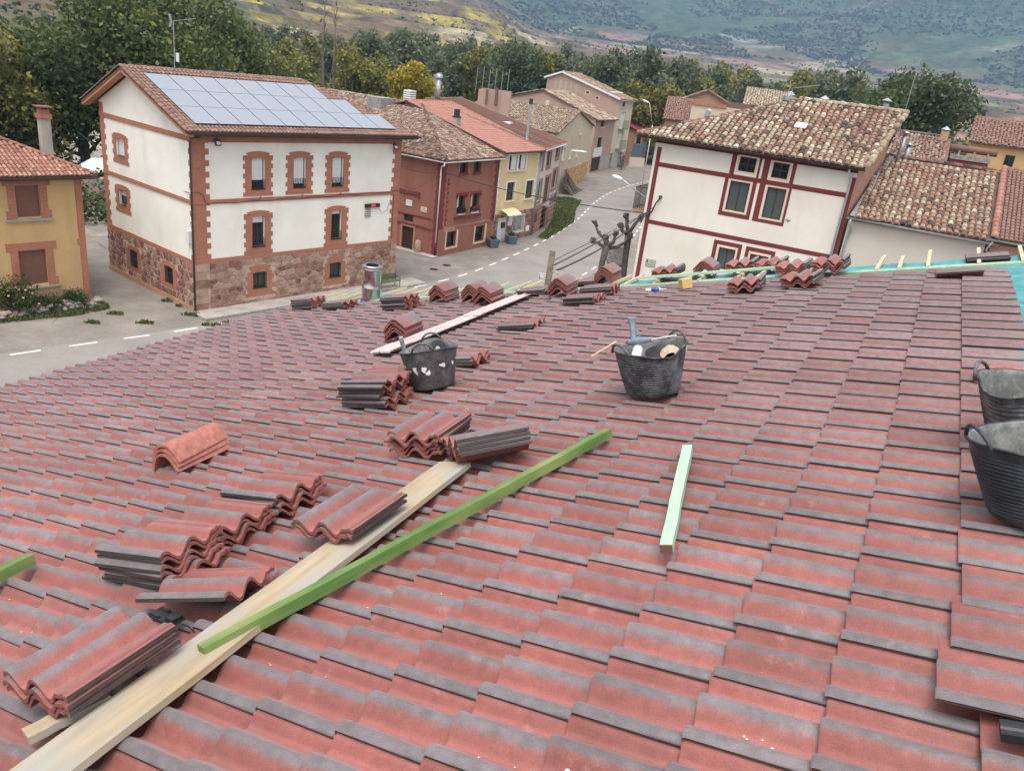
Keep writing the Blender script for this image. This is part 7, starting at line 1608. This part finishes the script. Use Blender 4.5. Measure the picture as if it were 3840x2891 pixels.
pollard('pollarded_plane_tree', (4.2, 44.8), [(4.2, 44.8, -.2), (4.2, 44.8, 4), (4.2, 44.8, 5.7), (4.3, 44.8, 6.75)], [[(4.3, 44.8, 6.7), (4.1, 44.85, 7.1), (3.75, 44.9, 7.35), (3.45, 44.9, 7.9)], [(4.3, 44.8, 6.65), (3.95, 44.7, 6.75), (3.5, 44.7, 6.95)], [(4.3, 44.8, 6.8), (4.2, 44.9, 7.2)], [(4.35, 44.8, 6.7), (4.6, 44.6, 6.95), (4.68, 44.6, 7.5)], [(4.35, 44.8, 6.6), (4.9, 44.9, 6.7), (5.3, 45.0, 7.0), (5.55, 45, 7.4)]], 'pollarded plane tree with knobbly raised limbs, left of the pair')
pollard('pollarded_plane_tree', (5.65, 45.2), [(5.65, 45.2, -.2), (5.6, 45.2, 4), (5.5, 45.2, 6.2), (5.45, 45.2, 7.4)], [[(5.45, 45.2, 7.3), (5.3, 45.2, 7.9), (5.15, 45.2, 8.45)], [(5.45, 45.2, 7.5), (5.7, 45.0, 8.1), (5.95, 44.9, 8.5)], [(5.45, 45.2, 7.4), (5.05, 45.1, 7.6), (4.9, 45.1, 7.9)]], 'pollarded plane tree close to the maroon-banded house')
mb = MB(); mb.box(-.42, .42, -.3, .3, 0, 5.55, 0); mb.box(-.52, .52, -.36, .36, 5.55, 5.75); mb.box(-.48, .48, -.33, .33, 5.75, 6.55); o = mb.build('stone_pillar', M['stone_grey']); o.location = (5.1, 46.2, 0); o.rotation_euler = (0, 0, -.4); tag(o, 'grey lichen-stained stone pillar between the plane trees', 'pillar')
pp = tag(empty('wooden_pole', (.72, 25.0, 0)), 'weathered wooden utility pole beyond the roof edge', 'pole'); mb = MB(); mb.tube([(0, 0, 0), (0, 0, 8), (.03, 0, 10.22)], [.13, .11, .10], 10); mb.build('shaft', M['bark'], pp, True); mb = MB()
for q in range(3): mb.tube([(-.08, -.1, 9.35 + .07 * q), (-.22 - .03 * q, -.12, 9.42 + .05 * q), (-.27, -.1, 9.3)], .012, 5)
mb.tube([(.1, -.1, 9.6), (.26, -.05, 9.62), (.28, -.05, 9.5)], .012, 5); mb.build('insulator', M['white'], pp, True)
# street lamps
def street_lamp(base, knee, head, label, post=None):
    r_ = tag(empty('street_lamp', (base[0], base[1], 0)), label, 'lamp'); b0 = Vector((base[0], base[1], 0)); mb = MB()
    mb.tube([Vector(base) - b0, (Vector(base) - b0).lerp(Vector(knee) - b0, .5), Vector(knee) - b0], .032, 7)
    if post: mb.tube([(0, 0, 0), Vector(base) - b0], .06, 7)
    mb.build('arm', M['grey_metal'], r_, True); d = (Vector(head) - Vector(knee)); mb = MB(); k0 = Vector(knee) - b0; mb.tube([k0, k0 + d * .25, k0 + d * .8, k0 + d], [.05, .10, .11, .03], 9); mb.build('lamp_head', M['shutter_white'], r_, True); return r_
street_lamp((5.62, 42.15, 9.95), (4.30, 42.0, 10.72), (3.75, 42.0, 10.86), 'white street lamp on an arm from the maroon-banded house corner')
street_lamp((2.3, 90.0, 7.7), (3.2, 90.2, 7.6), (5.0, 90.4, 7.62), 'white street lamp on the end of the off-white house')
street_lamp((9.3, 140.5, 12.5), (10.0, 140.5, 13.1), (12.2, 140.2, 13.25), 'street lamp above the old pink house eave', False)
street_lamp((13.0, 102.3, 10.6), (12.2, 102.6, 13.1), (11.3, 102.7, 13.35), 'white street lamp left of the brown far house', True)
# overhead cables
def cable(a, b_, sag, r_, label):
    a = Vector(a); b_ = Vector(b_); pts = [a.lerp(b_, t) - Vector((0, 0, 4 * sag * t * (1 - t))) for t in np.linspace(0, 1, 18)]; mb = MB(); mb.tube([p - a for p in pts], r_, 5); o = mb.build('overhead_cable', M['cable'], None, True, uv=False); o.location = a; return tag(o, label, 'cable')
br_ = Hb.root.matrix_basis
cable(br_ @ Vector((.55, -.25, 9.55)), (.78, 24.95, 9.75), .12, .022, 'upper black cable from the wooden pole to the maroon-banded house')
cable(br_ @ Vector((.35, -.22, 9.25)), (.80, 24.95, 9.55), .30, .030, 'lower thick black cable from the wooden pole to the maroon-banded house')
cable(br_ @ Vector((.15, -.2, 9.2)), (.74, 24.95, 9.9), .05, .012, 'thin grey cable from the wooden pole to the maroon-banded house')
cable(br_ @ Vector((-.05, -.1, 9.15)), Rh.root.matrix_basis @ Vector((-.1, -.1, 6.95)), .35, .028, 'cable crossing the street from the red house to the maroon-banded house')
cable(Rh.root.matrix_basis @ Vector((-.1, .3, 6.9)), wM @ Vector((15.3, .2, 8.2)), .25, .02, 'cable between the red house and the white building')
cable(wM @ Vector((15.3, -.05, 6.4)), Rh.root.matrix_basis @ Vector((-.15, .6, 6.6)), .3, .018, 'second lower cable between the white building and the red house')
cable(wM @ Vector((-.1, .1, 6.9)), (-34.0, 60.0, 7.3), .5, .02, 'cable from the left corner of the white building into the trees')
r_ = on_wall(Hb, 'cable_bracket', 'black cable bracket on the corner of the maroon-banded house', 'bracket'); mb = MB(); mb.tube([(.75, -.03, 10.05), (.62, -.25, 9.75), (.5, -.2, 9.35), (.35, -.05, 9.15), (-.05, -.03, 9.1), (-.08, .1, 8.6)], .04, 6); mb.lathe([(.09, 0), (.09, .1), (.05, .12)], 8, (.75, -.05, 10.05)); mb.bar((0.0, -.03, 9.05), (-.02, -.03, 8.75), .10); mb.build('cable_loop', M['cable'], r_, True, uv=False)
r_ = on_wall(Wb, 'facade_cable', 'black cable looping along the brick band of the white front', 'cable'); mb = MB(); mb.tube([(-.12, .0, 6.92), (.35, -.06, 6.95), (.62, -.07, 6.8), (.75, -.07, 6.35), (1.0, -.075, 6.28)] + [(1 + 14.2 * t, -.078, 6.28 + .05 * math.sin(t * 40) + .22 * t) for t in np.linspace(.02, 1, 30)], .016, 5); mb.tube([(14.75, -.06, 6.4), (14.78, -.06, 3.2)], .016, 5); mb.tube([(13.4, -.06, 5.5), (13.8, -.05, 5.05), (14.2, -.05, 5.2), (14.55, -.05, 6.1)], .010, 5); mb.build('wire', M['cable'], r_, True, uv=False)
# aerials
def aerial(name, base, h, label, yag=True, az=.4, r_=.025):
    a = tag(empty(name, base, az), label, 'antenna'); mb = MB(); mb.tube([(0, 0, 0), (.02, 0, h)], r_, 6); mb.build('mast', M['grey_metal'], a)
    if yag:
        mb = MB(); mb.bar((0, 0, h), (1.25, 0, h + .28), .03)
        for q in range(12): x = .25 + q * .085; mb.bar((x, -.14, h + x * .22), (x, .14, h + x * .22), .014)
        for s_ in (-1, 1): mb.bar((-.1, -.35, h + .05 + .28 * s_), (-.1, .35, h + .05 + .28 * s_), .03); [mb.bar((-.12 + .02, -.35 + .1 * q, h), (-.18, -.35 + .1 * q, h + .35 * s_), .012) for q in range(8)]
        mb.build('yagi', M['grey_metal'], a)
    return a
aerial('tv_aerial', wM @ Vector((2.6, 6.2, 12.85)), 2.7, 'television aerial on a mast over the white building ridge', az=.25); 
a_ = wM @ Vector((2.8, 6.2, 13.6)); mb = MB(); mb.box(-.08, .08, -.05, .05, -.25, .25); o = mb.build('signal_box', M['shutter_white'], loc=a_); tag(o, 'small white box on the aerial mast of the white building', 'box')
aerial('tv_aerial', br_ @ Vector((5.5, 3.0, 14.25)), 1.75, 'thin television aerial on the maroon-banded house roof', az=-.3, r_=.016); aerial('tv_mast', (22.9, 55.4, 13.5), 5.2, 'tall thin radio mast behind the low tiled house', az=.1, r_=.018)
aerial('tv_aerial', Bw.root.matrix_basis @ Vector((1, 11.5, 11.4)), 2.0, 'television aerial on the ribbed brown roof', az=-.1); aerial('tv_aerial', Tl.root.matrix_basis @ Vector((4.5, 11.5, 15.2)), 1.2, 'television aerial on the tall house', az=2.4)
mb = MB(); mb.tube([(0, 0, 0), (0, 0, 2.2)], .24, 10); mb.lathe([(.36, 0), (.36, .35), (.2, .45), (.28, .5)], 12, (0, 0, 2.2)); o = mb.build('roof_flue', M['grey_metal'], None, True); o.location = Bw.root.matrix_basis @ Vector((2.2, 11.6, 11.2)); tag(o, 'grey flue beside the aerial on the ribbed brown roof', 'chimney')
for k, (x, y, h, lab) in enumerate(((10.6, 1.0, 1.55, 'grey metal flue on the wall between the two right-hand roofs'), (10.9, 1.5, 1.0, 'short grey flue on a maroon base between the right-hand roofs'))):
    o = None; mb = MB(); p = Hb.root.matrix_basis @ Vector((x + .35, y + 5.2, 13.0)); mb.tube([(0, 0, 0), (.08, 0, h)], .10 if k == 0 else .13, 10); mb.lathe([(.2, 0), (.22, .03), (.0, .12)], 12, (.08, 0, h)); o = mb.build('roof_flue', M['grey_metal'], None, True); o.location = p; tag(o, lab, 'chimney')
for k, (x, y) in enumerate(((4.6, 8.4), (6.4, 8.8))):
    p = Hb.root.matrix_basis @ Vector((x, y, 14.2)); mb = MB(); mb.box(-.22, .22, -.22, .22, 0, 1.1); mb.box(-.3, .3, -.3, .3, 1.1, 1.4, 1); mb.lathe([(.3, 0), (.0, .2)], 10, (0, 0, 1.5), mi=1); o = mb.build('roof_chimney', [M['brick'], M['grey_metal']]); o.location = p; tag(o, 'brick chimney with metal cowl %s behind the maroon-banded house ridge' % ('farther left', 'farther right')[k], 'chimney')
# ------------------------------------------------------------------ haze
hb = MB(); hb.box(-4300, 4300, -60, 4300, -1.5, float(ZZ.max()) + 25); hz_ = hb.build('haze', None or [], uv=False)
m = bpy.data.materials.new('haze'); m.use_nodes = True; nt = m.node_tree
for x in list(nt.nodes): nt.nodes.remove(x)
out = nt.nodes.new('ShaderNodeOutputMaterial'); pv_ = nt.nodes.new('ShaderNodeVolumePrincipled'); pv_.inputs['Color'].default_value = (.42, .67, .98, 1); pv_.inputs['Density'].default_value = 0.00019; pv_.inputs['Anisotropy'].default_value = 0.2
nt.links.new(pv_.outputs[0], out.inputs['Volume']); hz_.data.materials.append(m); hz_['kind'] = 'stuff'
scene.cycles.max_bounces = 4; scene.cycles.diffuse_bounces = 3; scene.cycles.glossy_bounces = 2; scene.cycles.transmission_bounces = 2; scene.cycles.volume_bounces = 0; scene.cycles.transparent_max_bounces = 4; scene.cycles.caustics_reflective = False; scene.cycles.caustics_refractive = False
